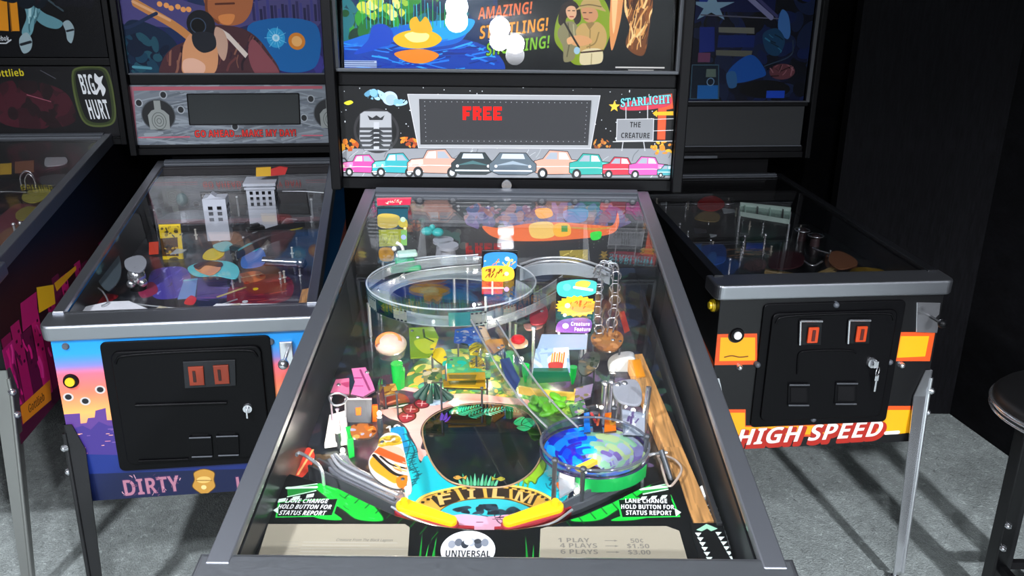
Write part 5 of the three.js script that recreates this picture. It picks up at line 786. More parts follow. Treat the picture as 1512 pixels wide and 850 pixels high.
  plate('grey_plastic', [[-0.0055,0.7041],[0.0526,0.7406],[0.0776,0.7193],[0.0614,0.6421],[0.0175,0.6221]], 0.05, (p) => { K.poly(p, '#4a5250', true); K.scatter(p, 20, ['#6a7a72', '#2f3836', '#8a9a8a', '#7a2a34'], 0.004, 0.01); }, true);
  F('red_plastic', slab([[0.0442,0.6615],[0.0629,0.6925],[0.0713,0.6721],[0.0652,0.623],[0.0456,0.6179]], 0.05, 0.003, null, true), std(0x8a1f2c, 0.3));
  F('pink_lane_plastic', slab([[0.0352,0.6515],[0.0599,0.6618],[0.0609,0.6185],[0.0369,0.6087]], 0.045, 0.003, null, true), std(0x9a6a62, 0.3));
  F('red_target', card([[0.1829,0.0721],[0.1913,0.0746],[0.2022,0.0408],[0.1939,0.0358]], -0.62, 0.004), std(0x8a2a22, 0.4));
  for (const [a, b] of [[-0.1205,0.9225, 0].slice(0, 2), [-0.1093,0.8955, 0].slice(0, 2)]) F('pop_bumper', [cy(0.016, 0.013, 0.03, a, 0.04, -Math.min(b, 0.93), 20), cy(0.02, 0.02, 0.006, a, 0.07, -Math.min(b, 0.93), 20)], M.greyPlastic);
  for (const [a, b] of [[0.0195,0.6312], [0.0469,0.5849], [0.0032,0.7402], [-0.068,0.8028], [-0.2136,0.7189]]) F('chrome_post', [cy(0.003, 0.003, 0.06, a, 0, -b, 10), sp(0.0048, a, 0.062, -b, 0.8, 10)], M.chrome);
  // small steel screws holding the plastics
  for (const [a, b, hh] of [[-0.1304,0.5591, 0.058], [-0.0451,0.5696, 0.063], [-0.1925,0.4622, 0.053], [-0.2278,0.4359, 0.048], [-0.0066,0.519, 0.063], [0.1696,0.5748, 0.048], [0.062,0.6619, 0.053]]) F('screw_head', sp(0.0032, a, hh, -b, 0.6, 8), M.chrome);


  // ---- general illumination bulbs: small bulbs on the board, each with its own light
  const GI = [
    [-0.1264,0.2509, 0.022, 0.055], [-0.1413,0.3103, 0.022, 0.03], [-0.2156,0.3568, 0.03, 0.04], [-0.2027,0.3224, 0.02, 0.02],
    [0.0921,0.2439, 0.022, 0.03], [0.1477,0.3626, 0.03, 0.03], [0.1802,0.4051, 0.03, 0.03], [0.1038,0.2916, 0.022, 0.02],
    [-0.156,0.5303, 0.03, 0.04], [-0.073,0.5117, 0.03, 0.05], [-0.0242,0.5641, 0.03, 0.035], [0.0797,0.5449, 0.03, 0.06], [0.0281,0.544, 0.03, 0.04],
    [-0.1658,0.3928, 0.03, 0.03], [-0.2007,0.4347, 0.03, 0.03], [-0.1173,0.6655, 0.03, 0.04], [-0.0529,0.7312, 0.03, 0.03], [0.1644,0.516, 0.03, 0.03],
  ];
  GI.forEach(([x, s, y, I]) => {
    const g = G('lamp_bulb');
    add('bulb_glass', sp(0.0032, x, y, -s, 1.2, 10), M.bulb, g);
    add('bulb_socket', cy(0.004, 0.004, Math.max(0.004, y - 0.006), x, 0, -s, 10), M.greyTrim, g);
    const L = new THREE.PointLight(0xfff2e2, I * 0.36, 0, 2); L.position.set(x, y, -s); L.castShadow = true; L.shadow.radius = 0.25; L.name = 'bulb_light'; g.add(L);
  });
}

// ---------------------------------------------------------------- sunset-fronted game on the left
function coinDoor(root, P, z, o) {   // P: corners [x,y] bl br tr tl
  const d = grp('coin_door', root), [x0, y0] = P[0], [x1, y1] = P[2];
  const rr = (a, b, c, e, r) => { const s = new THREE.Shape(); s.moveTo(a + r, c); s.lineTo(b - r, c); s.quadraticCurveTo(b, c, b, c + r); s.lineTo(b, e - r); s.quadraticCurveTo(b, e, b - r, e); s.lineTo(a + r, e); s.quadraticCurveTo(a, e, a, e - r); s.lineTo(a, c + r); s.quadraticCurveTo(a, c, a + r, c); return s; };
  const ex = (s, dep, zz, bev = 0.002) => new THREE.ExtrudeGeometry(s, { depth: dep, bevelEnabled: true, bevelSize: bev, bevelThickness: bev, bevelSegments: 3 }).translate(0, 0, zz);
  add('door_frame', ex(rr(x0, x1, y0, y1, 0.012), 0.004, z), M.doorBlack, d);
  add('door_leaf', ex(rr(x0 + 0.022, x1 - 0.022, y0 + 0.02, y1 - 0.022, 0.016), 0.006, z + 0.004, 0.003), M.doorBlack, d);
  add('door_ridge', tb([[x0 + 0.028, y1 - 0.045, z + 0.014], [x0 + 0.034, y1 - 0.032, z + 0.014], [x0 + 0.05, y1 - 0.028, z + 0.014], [x1 - 0.05, y1 - 0.028, z + 0.014], [x1 - 0.034, y1 - 0.032, z + 0.014], [x1 - 0.028, y1 - 0.045, z + 0.014]], 0.0028, false, 40), M.doorBlack, d);
  return { d, z: z + 0.013 };
}
{
  const YF = 0.722, AF = 0.11;
  const Fr = new Art(-0.30, 0.30, 0.33, 0.77, 2200, '#0a1a4a');
  { // sunset print on the front
    const c = Fr.c, g = c.createLinearGradient(0, Fr.Y(0.755), 0, Fr.Y(0.35));
    [[0, '#0f8ad8'], [0.10, '#2490d8'], [0.17, '#7a7ac0'], [0.22, '#f0687a'], [0.32, '#f8745a'], [0.45, '#fba65a'], [0.56, '#e08a72'], [0.66, '#4a3a86'], [0.8, '#14246a'], [1, '#0a1238']].forEach(([t, k]) => g.addColorStop(t, k));
    c.fillStyle = g; c.fillRect(0, 0, Fr.cv.width, Fr.cv.height);
    const sky = (pts, col) => Fr.poly(pts, col);
    sky([[-0.2918,0.5708],[-0.2463,0.5713],[-0.2486,0.5461],[-0.2356,0.547],[-0.2311,0.5585],[-0.2167,0.5593],[-0.2128,0.5759],[-0.1906,0.5812],[-0.192,0.5509],[0.1943,0.5258],[0.186,0.4194],[-0.3068,0.4383]], '#54357c');
    sky([[-0.2632,0.5352],[-0.2452,0.5408],[-0.2296,0.5296],[-0.2096,0.5487],[-0.191,0.5372],[0.1915,0.4908],[0.1846,0.4013],[-0.2925,0.4372]], '#3a2a74');
    for (let i = 0; i < 70; i++) { const x = -0.27 + 0.54 * rnd(), y = 0.46 + 0.07 * rnd(); Fr.box(x, x + 0.006 + 0.008 * rnd(), y, y + 0.0016, ['#c87a8a', '#7a5a9a', '#e0a08a'][i % 3]); }
    Fr.poly([[-0.2815,0.4713],[-0.1434,0.4578],[0.1877,0.441],[0.1775,0.3092],[-0.2915,0.3481]], '#12276e').poly([[-0.2779,0.4185],[0.1846,0.4013],[0.1772,0.3054],[-0.2804,0.3435]], '#0b1740');
    for (const t of [-0.2642,0.6124, -0.2306,0.6004, -0.1956,0.6265].reduce((a, v, i) => (i % 2 ? a[a.length - 1].push(v) : a.push([v]), a), [])) Fr.ell(t[0], t[1], 0.011, 0.010, '#b8b4b0').ell(t[0], t[1], 0.007, 0.0065, '#15161a');
    Fr.text('DIRTY', -0.1196,0.3757, 0.058, '#b4788c', { w: 0.128, rot: 0.03, line: '#2a1a4a', lw: 0.006 });
    Fr.text('HARRY', 0.1379,0.3645, 0.058, '#b4788c', { w: 0.140, rot: 0.02, line: '#2a1a4a', lw: 0.006 });
    Fr.strokes([[-0.1831,0.404],[-0.0497,0.3937],[-0.055,0.3468],[-0.1898,0.3542]], 26, ['#7a4a62', '#d8a0ac', '#4a2a52'], 0.01, 0.0014);
    // gold star badge
    Fr.poly([[-0.0214,0.4024],[-0.0116,0.4088],[0.0023,0.4114],[0.017,0.4067],[0.0253,0.3988],[0.022,0.3809],[0.0232,0.3625],[0.0095,0.349],[-0.0037,0.3408],[-0.0164,0.351],[-0.0284,0.3667],[-0.0219,0.3843]], '#c8923a', true, '#5a3a10', 0.002).ell(-0.0008,0.3827, 0.016, 0.009, '#e8c06a').line([[-0.0176,0.3822],[0.0172,0.3795]], '#8a5a1a', 0.002).ell(-0.0029,0.3628, 0.006, 0.006, '#f0d890');
  }
  const Sd = new Art(-1.28, 0, 0.33, 1.0, 900, '#0a1238');
  Sd.box(-1.28, 0, 0.7, 1.0, '#1a78c0').box(-1.28, 0, 0.55, 0.7, '#f0806a').box(-1.28, 0, 0.33, 0.55, '#241f66');
  const Lm = machine({
    x: -0.716, z: -1.655, yaw: 0.1438, h: 0.7855, g: 0.18, body: M.black, frontArt: Fr, sideArt: Sd, legMat: std(0x141416, 0.4), railMat: M.steel, barD: 0.058, barLift: -0.002,
    label: 'unlit pinball machine with a blue and orange sunset cabinet and black coin door',
    box: { w: 0.715, z: -1.0, y0: 0.99, y1: 1.75, p0: 1.022, p1: 1.207, t0: 1.24 },
  });
  const root = Lm.root;
  const F = (name, geo, mat, parent = root) => { const m = add(name, geo, mat, parent); if (parent === root) onField(m, YF, AF); return m; };
  const G = (name) => onField(grp(name, root), YF, AF);
  // coin door
  const { d, z } = coinDoor(root, [...[[-0.1802,0.4252],[0.1548,0.418]], ...[[0.1757,0.7251],[-0.183,0.7345]]].map((p, i, a) => [[-0.178, 0.424], [0.178, 0.424], [0.178, 0.738], [-0.178, 0.738]][i]), -0.0145);
  add('coin_slot_plate', card([[-0.0082,0.6899],[0.1015,0.689],[0.0971,0.628],[-0.0109,0.6276]], z + 0.004, 0.006, null, false, 0.001), std(0x26272a, 0.4, 0.5), d);
  for (const q of [[[0.002,0.6779],[0.0322,0.678],[0.0306,0.6352],[0.0015,0.6352]], [[0.0554,0.6784],[0.0859,0.6784],[0.0846,0.6354],[0.0554,0.6354]]]) {
    add('coin_button', card(q, z + 0.008, 0.005, null, false, 0.0012), new THREE.MeshPhysicalMaterial({ color: 0x8a2f14, roughness: 0.25, transmission: 0.15, thickness: 0 }), d);
    const cx = q.reduce((a, p) => a + p[0] / 4, 0), cyy = q.reduce((a, p) => a + p[1] / 4, 0); add('coin_slot', bx(0.006, 0.026, 0.002, cx - 0.004, cyy, z + 0.0088), std(0x2a0c06, 0.5), d);
  }
  add('door_rib', tb([[-0.122,0.5909],[0.0739,0.5856]].map(([x, y]) => [x, y, z + 0.003]), 0.0035), M.doorBlack, d);
  for (const q of [[[-0.016,0.504],[0.0313,0.5025],[0.0293,0.4535],[-0.0155,0.455]], [[0.0434,0.5034],[0.0911,0.5019],[0.088,0.4528],[0.0429,0.4543]]]) { add('coin_return', card(q, z + 0.004, 0.004, null, false, 0.001), M.doorBlack, d); add('return_flap', card(q.map(([x, y], i) => [x + (i % 3 ? -0.006 : 0.006), y + (i > 1 ? -0.008 : 0.008)]), z + 0.001, 0.003), M.blackMatte, d); add('return_lip', rod([q[0][0], q[0][1], z + 0.006], [q[1][0], q[1][1], z + 0.006], 0.002), M.slate, d); add('return_lip', rod([q[3][0], q[3][1], z + 0.006], [q[2][0], q[2][1], z + 0.006], 0.002), M.slate, d); }
  add('door_lip', tb([[-0.1329,0.4513],[-0.0251,0.4487]].map(([x, y]) => [x, y, z + 0.003]), 0.002), M.doorBlack, d);
  { const [lx, ly] = [0.1183,0.5692]; add('door_lock', [cy(0.011, 0.010, 0.008, 0, 0, 0, 20).rotateX(PI / 2), cy(0.005, 0.005, 0.012, 0, 0, 0, 12).rotateX(PI / 2), bx(0.004, 0.02, 0.012, 0, -0.008, 0.014, 0.001)].map((g) => g.translate(lx, ly, z)), M.chrome, d); }
  { const [lx, ly] = [-0.2526,0.6511]; const bt = grp('start_button', root); add('button_ring', cy(0.017, 0.015, 0.006, 0, 0, 0, 24).rotateX(PI / 2).translate(lx, ly, -0.0145), M.black, bt); add('button_cap', cy(0.011, 0.010, 0.009, 0, 0, 0, 24).rotateX(PI / 2).translate(lx, ly, -0.0145), std(0xd8b41c, 0.3), bt); }
  for (const [x, y] of [[-0.2511,0.7331], [0.18,0.7232]]) add('cabinet_bolt', [cy(0.008, 0.006, 0.005, 0, 0, 0, 16).rotateX(PI / 2).translate(x, y, -0.0145)], M.slate, root);
  { const [x, y] = [0.2252,0.6946]; const pl = grp('plunger_housing', root); add('plunger_plate', bx(0.03, 0.06, 0.01, x - 0.012, y, -0.010, 0.003), M.chrome, pl); add('plunger_knob', [rod([x - 0.012, y, -0.01], [x - 0.012, y, 0.045], 0.004), sp(0.012, x - 0.012, y, 0.052)], M.chrome, pl); }

  // ---- playfield
  const A = new Art(-0.26, 0.26, 0, 1.0, 1400, '#1c1d22');
  {
    A.scatter(rect(-0.26, 0.26, 0.1, 1.0), 500, ['#25272c', '#1a1b20', '#33363a', '#2a2a34', '#3a3030', '#202830'], 0.008, 0.03);
    A.poly([[-0.1751,0.45],[-0.1053,0.4625],[-0.0592,0.2782],[-0.1235,0.2642]], '#463f9a', true).strokes([[-0.1751,0.45],[-0.1053,0.4625],[-0.0592,0.2782],[-0.1235,0.2642]], 26, ['#5a54b8', '#332d78', '#8a8ad0'], 0.02, 0.004, 1.5);
    A.poly([[-0.0842,0.3801],[-0.0515,0.386],[-0.0329,0.2601],[-0.0737,0.2559]], '#6a8ac0').line([[-0.0823,0.3713],[-0.0498,0.3771]], '#5ac0d0', 0.006);
    A.poly([[-0.0515,0.386],[0.0214,0.3886],[0.0493,0.2528],[-0.028,0.2518]], '#4f3f7a').strokes([[-0.0515,0.386],[0.0214,0.3886],[0.0493,0.2528],[-0.028,0.2518]], 22, ['#6a5a9a', '#2f2a5a', '#7a4a7a'], 0.05, 0.004, 0.05);
    A.poly([[0.0443,0.2533],[0.046,0.3431],[0.0981,0.3954],[0.1789,0.3752],[0.1981,0.2396],[0.1561,0.2084],[0.0585,0.2171]], '#6a151c', true).strokes([[0.0443,0.2533],[0.046,0.3431],[0.0981,0.3954],[0.1789,0.3752],[0.1981,0.2396],[0.1561,0.2084]], 30, ['#8a2028', '#4a0e14', '#a83a30'], 0.03, 0.004, 0.3);
    A.poly([[0.0489,0.3996],[0.095,0.4182],[0.1221,0.3712],[0.0803,0.3402]], '#c86a3a', true).line([[0.0594,0.3765],[0.1081,0.399]], '#f0d0a0', 0.005);
    A.poly([[-0.2994,0.253],[-0.2649,0.3043],[-0.2217,0.2926],[-0.2346,0.2548]], '#7a1820', true).poly([[-0.1855,0.338],[-0.1622,0.3696],[-0.1323,0.3007],[-0.157,0.2711]], '#8a2a4a', true);
    A.poly([[-0.0524,0.2309],[-0.046,0.2771],[-0.0296,0.2598],[-0.0314,0.2214]], '#c8202a', true).line([[0.0215,0.2632],[0.079,0.315]], '#b8a860', 0.008);
  }
  F('playfield', slab(rect(-0.2595, 0.2595, 0.03, 0.985), -0.012, 0.012, A), new THREE.MeshPhysicalMaterial({ map: A.tex(), roughness: 0.3, clearcoat: 0.5, clearcoatRoughness: 0.1 }));
  F('instruction_card', slab([[-0.2823,0.1492],[-0.2574,0.1827],[-0.2158,0.2047],[-0.1699,0.2044],[-0.1171,0.1592],[-0.1128,0.1303]], 0.012, 0.013, null, false, 0.001), std(0xdadbe0, 0.6));
  F('instruction_card', slab([[0.0247,0.1427],[0.0379,0.1709],[0.1899,0.1573],[0.192,0.1386],[0.1691,0.1225]], 0.012, 0.013, null, false, 0.001), std(0xdadbe0, 0.6));
  F('apron', slab([[-0.2585, 0.04], [0.2585, 0.04], [0.2585, 0.12], [0.1, 0.13], [0.03, 0.115], [-0.06, 0.115], [-0.12, 0.13], [-0.2585, 0.14]], 0.002, 0.009), M.black);
  F('wooden_rail', slab([[0.2292,0.242],[0.2545,0.2561],[0.2648,0.146],[0.2281,0.1493]], 0.001, 0.02), M.wood);
  // buildings
  const building = (s, q, h0, cols, rows, roof) => {
    const g = G('toy_building'), x0 = q[0], x1 = q[1], w = x1 - x0, h1 = q[2], dp = w * 0.75, wall = std(0xa9adb6, 0.6);
    add('building_wall', bx(w, h1 - h0, dp, (x0 + x1) / 2, (h0 + h1) / 2, -s - dp / 2), wall, g);
    if (roof === 'flat') { add('building_cornice', [bx(w + 0.008, 0.006, dp + 0.008, (x0 + x1) / 2, h1 - 0.012, -s - dp / 2), bx(w + 0.012, 0.008, dp + 0.012, (x0 + x1) / 2, h1, -s - dp / 2)], wall, g); }
    else { const pr = card([[x0, h1], [x0 + w * 0.25, h1 + 0.006], [x0 + w * 0.42, h1 + 0.016], [x0 + w * 0.6, h1 + 0.006], [x1, h1 + 0.002]], -s, dp * 0.6); add('building_gable', pr, wall, g); }
    for (let r = 0; r < rows; r++) for (let c = 0; c < cols; c++) { const cw = w / (cols + 0.6); add('building_window', bx(cw * 0.5, 0.0095, 0.002, x0 + cw * (c + 0.8), h1 - 0.026 - r * 0.017, -s + 0.0002), M.black, g); }
    for (let r = 0; r < rows; r++) for (let c = 0; c < 2; c++) add('building_window', bx(0.002, 0.0095, dp * 0.22, x1 - 0.0002, h1 - 0.026 - r * 0.017, -s - dp * (0.28 + c * 0.42)), M.black, g);
    return g;
  };
  building(0.62, [...[[-0.0691,0.0528],[-0.0062,0.0511]]].map((p) => p[0]).concat([-0.0292,0.1367].slice(1)), 0.012, 2, 3, 'gable');
  const b2 = building(0.70, [...[[0.0381,0.0498],[0.1175,0.0478]]].map((p) => p[0]).concat([0.0871,0.1528].slice(1)), 0.010, 4, 3, 'flat');
  add('roof_sign', card([[0.0681,0.1715],[0.1101,0.1728],[0.1126,0.199],[0.0708,0.1977]], -0.715, 0.006), std(0xc89a1c, 0.5), b2);
  add('roof_sign', card([[0.1101,0.1728],[0.1505,0.1761],[0.1599,0.1962],[0.1375,0.2006],[0.112,0.193]], -0.715, 0.006), std(0xb0201c, 0.5), b2);
  // yellow tower: two printed boards and an amber box between
  { const t = G('toy_tower'), a = new Art(-0.2, 0.0, 0.0, 0.14, 4000, '#c8ab14'); a.poly([[-0.1688,0.0616],[-0.1228,0.0641],[-0.1271,0.0085],[-0.1695,0.01]], '#4a3010').scatter([[-0.1604,0.0946],[-0.1115,0.0952],[-0.1153,0.0679],[-0.1642,0.0693]], 14, ['#8a7210', '#3a2f0c'], 0.003, 0.006); a.poly([[-0.153,0.0014],[-0.1312,0.0047],[-0.131,-0.0196],[-0.1524,-0.0189]], '#5a4a12', true).scatter([[-0.1619,0.0614],[-0.1269,0.0603],[-0.1301,0.0127],[-0.1654,0.0138]], 12, ['#a8861c', '#241808'], 0.003, 0.007);
    add('tower_front', card([[-0.1704,-0.0203],[-0.1165,-0.0181],[-0.1106,0.101],[-0.1665,0.1006]], -0.52, 0.004, a), printed(a, 0.4), t); add('tower_body', bx(0.03, 0.05, 0.03, [-0.1488,-0.019][0] - 0.004, 0.03, -0.542), std(0x7a5a14, 0.5), t); }
  F('red_target', card([[-0.2133,0.0031],[-0.1881,0.0043],[-0.1827,0.0404],[-0.2077,0.0391]], -0.55, 0.004), std(0xb8351c, 0.5));
  { const h = G('chrome_head'), [x, s] = [-0.1834,0.3296]; add('head_dome', [sp(0.022, x, 0.035, -s, 1.1, 20), sp(0.012, x + 0.014, 0.02, -s + 0.008), sp(0.012, x - 0.012, 0.018, -s + 0.01)], M.chrome, h); add('head_cover', slab([[-0.2193,0.3846],[-0.1946,0.4099],[-0.1666,0.3713],[-0.1617,0.3014],[-0.1933,0.3125]], 0.056, 0.003, null, true), M.greyPlastic, h); add('head_base', cy(0.02, 0.018, 0.014, x, 0, -s, 16), M.black, h); }
  for (const [pts, col, hh] of [[[[-0.039,0.4179],[-0.0333,0.4793],[-0.0029,0.4867],[0.01,0.4326],[-0.0059,0.406]], 0xc8b01c, 0.04], [[[-0.0606,0.3449],[-0.0306,0.3779],[0.0286,0.3775],[0.0642,0.3345],[0.0685,0.266],[0.0195,0.2868],[-0.0299,0.291]], 0x55b4bc, 0.045], [[[0.0656,0.3946],[0.0802,0.4601],[0.1065,0.4482],[0.125,0.3353],[0.0801,0.3215]], 0x3f6ab0, 0.05], [[[0.0492,0.4335],[0.0666,0.4809],[0.099,0.4784],[0.095,0.4299]], 0x3aa0aa, 0.052], [[[0.1593,0.6487],[0.1912,0.6577],[0.1963,0.6234],[0.1666,0.6145]], 0xb0a41c, 0.04], [[[-0.0242,0.4808],[0.0064,0.5083],[0.0311,0.4667],[0.0094,0.4395]], 0x4aa4ac, 0.05]])
    F('printed_plastic', slab(pts, hh, 0.003, null, true), std(col, 0.35));
  F('portrait_plastic', slab([[-0.0425,0.3404],[0.003,0.3632],[0.023,0.3263],[0.0075,0.2849],[-0.0222,0.3043]], 0.049, 0.001, null, true), std(0xc88a62, 0.4));
  F('portrait_hair', slab([[-0.0477,0.3497],[-0.0225,0.3743],[0.0201,0.3618],[0.0214,0.3351],[-0.0173,0.3471],[-0.0289,0.3219]], 0.0502, 0.001, null, true), std(0x3a2318, 0.5));
  F('chrome_cannon', [rod([[0.1219,0.3659][0], 0.05, -[0.1219,0.3659][1]], [[0.2267,0.3436][0], 0.05, -[0.2267,0.3436][1]], 0.012, 16), sp(0.015, [0.2198,0.3442][0], 0.05, -[0.2198,0.3442][1])], std(0x9a9ca2, 0.2, 0.9));
  F('steel_ramp', [ribbon(curve3([[0.0334,0.4102],[0.0802,0.5048],[0.1364,0.5636],[0.2074,0.6023]].map(([x, s]) => [x, 0.055, s]), 16), 0.002, 0.02), ribbon(curve3([[0.0567,0.3712],[0.1052,0.4527],[0.1609,0.5089],[0.2229,0.5304]].map(([x, s]) => [x, 0.055, s]), 16), 0.002, 0.02)], std(0x4a4c52, 0.25, 0.8));
  F('toy_car', [bx(0.05, 0.012, 0.022, 0, 0, 0, 0.004), bx(0.026, 0.010, 0.018, 0, 0.010, 0, 0.004)].map((g) => g.rotateY(0.5).translate([0.0806,0.5412][0], 0.075, -[0.0806,0.5412][1])), M.blackGloss);
  F('clear_ramp', [ribbon(curve3([[-0.2553,0.7162],[-0.1966,0.7477],[-0.1137,0.8165],[-0.0375,0.8371]].map(([x, s]) => [x, 0.055, s]), 16), 0.002, 0.02), ribbon(curve3([[-0.2744,0.798],[-0.2842,1.0011],[-0.2404,1.0576],[-0.1919,0.9594]].map(([x, s]) => [x, 0.06, s]), 16), 0.002, 0.025)], M.clear);
  F('pop_bumper', (() => { const [x] = [-0.2554,1.0265]; return [cy(0.026, 0.03, 0.05, x, 0.01, -0.80, 24), cy(0.034, 0.032, 0.012, x, 0.06, -0.80, 24)]; })(), std(0x3a3d42, 0.4));
  F('teal_dome', sp(0.018, [-0.1814,1.0093][0], 0.062, -0.85, 1.2), std(0x1f4a4c, 0.3));
  for (const [u] of [[-0.2419,0.7552], [-0.2683,0.459], [0.2077,0.824], [-0.0213,0.8624]].map((q) => [q])) F('post', [cy(0.003, 0.003, 0.06, u[0], 0, -Math.min(u[1], 0.95), 10), sp(0.005, u[0], 0.062, -Math.min(u[1], 0.95))], M.wire);
  F('wire_rail', tb([[-0.2655,0.2833],[-0.2397,0.2491],[-0.2118,0.1852],[-0.2195,0.171]].map(([x, s]) => [x, 0.03, -s]), 0.002), M.wire);
  F('wire_rail', tb([[-0.1682,0.2012],[-0.1096,0.1811],[-0.0525,0.1649],[0.0248,0.1617],[0.0802,0.202]].map(([x, s]) => [x, 0.02, -s]), 0.002), M.wire);
  F('wire_rail', tb([[0.1122,0.066],[0.1764,0.0647],[0.2407,0.0588]].map(([x, h]) => [x, h, -0.9]), 0.002), M.wire);
  F('grey_flap', slab([[-0.3107,0.4263],[-0.2806,0.4846],[-0.215,0.3097],[-0.2206,0.2302]], 0.04, 0.003, null, true), std(0x3f4a50, 0.4));
  for (const sx of [-1, 1]) F('flipper', slab([[sx * 0.095, 0.155], [sx * 0.09, 0.168], [sx * 0.03, 0.135], [sx * 0.035, 0.126]], 0.006, 0.02, null, false, 0.002), std(0xb8b09a, 0.4));
  for (let i = 0; i < 26; i++) { const x = -0.22 + 0.44 * rnd(), s = 0.3 + 0.6 * rnd(); F('post', [cy(0.003, 0.0025, 0.03, x, 0, -s, 8), new THREE.TorusGeometry(0.0042, 0.0016, 6, 12).rotateX(PI / 2).translate(x, 0.014, -s), sp(0.0036, x, 0.031, -s, 0.7, 8)], i % 3 ? M.wire : std(0xb8b4a8, 0.4)); }
  for (let i = 0; i < 9; i++) { const x = -0.18 + 0.38 * rnd(), s = 0.42 + 0.45 * rnd(), w = 0.02 + 0.025 * rnd(); F('clear_plastic', slab([[x, s], [x + w, s + 0.01], [x + w * 1.2, s + w], [x + w * 0.3, s + w * 1.3]], 0.034, 0.002), i % 2 ? M.milky : std([0x3a4048, 0x55504a, 0x2c3440, 0x4a4438][i % 4], 0.25)); }
  for (let i = 0; i < 8; i++) { const x = -0.16 + 0.32 * rnd(), s = 0.2 + 0.4 * rnd(); F('insert_lens', cy(0.007, 0.007, 0.0012, x, 0, -s, 16), std([0xb8351c, 0xc8ab14, 0xb8bcc0, 0x2a7a9a][i % 4], 0.2)); }
  F('silver_ramp', [ribbon(curve3([[-0.2059,0.644],[-0.1652,0.7097],[-0.0943,0.7165],[0.0009,0.6628]].map(([x, s]) => [x, 0.05, s]), 16), 0.003, 0.022), slab([[-0.206,0.6378],[-0.1676,0.7144],[-0.0988,0.7331],[-0.001,0.6675],[0.0046,0.6332],[-0.0919,0.6972],[-0.1573,0.6676],[-0.1869,0.6038]], 0.048, 0.002)], std(0x8a8d92, 0.25, 0.7));
  F('back_board', card(rect(-0.2585, 0.2585, 0.0, 0.13), -0.975, 0.006), std(0x201c1f, 0.5));

  // ---- backbox: night picture and the display panel
  const T = new Art(-0.355, 0.355, 1.22, 1.73, 1500, '#1c1a4a');
  {
    T.box(-0.36, 0.36, 1.22, 1.73, '#2a2666').scatter(rect(-0.35, 0.35, 1.22, 1.73), 260, ['#2c2a70', '#1f2258', '#3a3486', '#241f5a', '#1a2a52'], 0.02, 0.06);
    T.poly([[-0.3536,1.456],[-0.2269,1.4767],[-0.0735,1.4396],[0.2529,1.4726],[0.2473,1.3866],[0.1044,1.4016],[-0.0405,1.3706],[-0.2192,1.3793],[-0.3539,1.3979]], '#4a447a', true);
    for (let i = 0; i < 26; i++) { const x = 0.05 + i * 0.011, y = 1.40; T.box(x, x + 0.008, y, y + 0.03 + 0.05 * rnd(), ['#2a2558', '#3a3a80', '#1a1a44'][i % 3]); }
    T.poly([[-0.352,1.2388],[-0.3502,1.339],[-0.3149,1.3982],[-0.2204,1.3694],[-0.1825,1.3198],[-0.2112,1.2794],[-0.2442,1.2388]], '#10233c', true).scatter([[-0.352,1.2388],[-0.3502,1.339],[-0.2216,1.3595],[-0.2112,1.2794],[-0.2442,1.2388]], 40, ['#143a50', '#0c1a30', '#1f4a5a'], 0.01, 0.03);
    T.line([[-0.289,1.447],[-0.1795,1.3796],[-0.1341,1.3401]], '#c8844a', 0.024, true).line([[-0.298,1.4527],[-0.197,1.3992]], '#e0a878', 0.008, true).line([[-0.3524,1.4367],[-0.3371,1.3785],[-0.2341,1.4185]], '#1a2a4a', 0.01, true);
    for (const p of [[-0.2018,1.4421],[-0.1889,1.4345],[-0.1687,1.4386],[-0.1538,1.4309],[-0.138,1.4311],[-0.2209,1.4458]]) T.ell(p[0], p[1], 0.008, 0.008, '#f0a05a');
    T.poly([[0.0338,1.3851],[0.2393,1.3906],[0.2309,1.2635],[0.1333,1.2469],[0.0548,1.3003]], '#0c62a8', true).ell(0.1145,1.3494, 0.028, 0.03, '#2aa0d8').ell(0.1145,1.3494, 0.011, 0.011, '#e8f6ff').ell(0.1145,1.3494, 0.004, 0.004, '#123');
    for (let i = 0; i < 14; i++) { const [x, y] = [0.1145,1.3494], t = i / 14 * PI * 2; T.line([[x, y], [x + (0.02 + 0.014 * (i % 2)) * Math.cos(t), y + (0.02 + 0.014 * (i % 2)) * Math.sin(t)]], '#7ad0f0', 0.0016); }
    T.ell(0.1777,1.3395, 0.026, 0.026, '#d8822a').ell(0.1777,1.3395, 0.016, 0.016, '#f2b46a');
    // generic man in a dark coat
    T.poly([[-0.2447,1.2347],[-0.2358,1.2753],[-0.2029,1.3157],[-0.133,1.3501],[-0.0997,1.3802],[0.0009,1.3809],[0.0496,1.3571],[0.0866,1.3106],[0.1159,1.2385]], '#4a2a30', true).strokes([[-0.2362,1.2388],[-0.2079,1.3077],[-0.1019,1.3602],[0.0434,1.3571],[0.1079,1.2427]], 60, ['#6a3a3a', '#2a1a24', '#8a5a4a', '#3a2430'], 0.04, 0.005, 1.2);
    T.poly([[0.0424,1.345],[0.0799,1.3045],[0.1159,1.2385],[0.0491,1.2344],[0.0261,1.3003]], '#8a4a52', true);
    T.poly([[-0.0812,1.517],[0.0499,1.5189],[0.0509,1.4408],[0.0227,1.397],[-0.0189,1.3847],[-0.062,1.3963],[-0.0913,1.4589]], '#b0663c', true).poly([[-0.0524,1.4122],[-0.0037,1.4166],[-0.0185,1.3887],[-0.0463,1.3925]], '#e08a4a', true).line([[-0.0568,1.4476],[-0.0025,1.4501]], '#5a2a1a', 0.006).line([[-0.0813,1.4784],[-0.0836,1.4198],[-0.0544,1.3924]], '#7a3f24', 0.008, true);
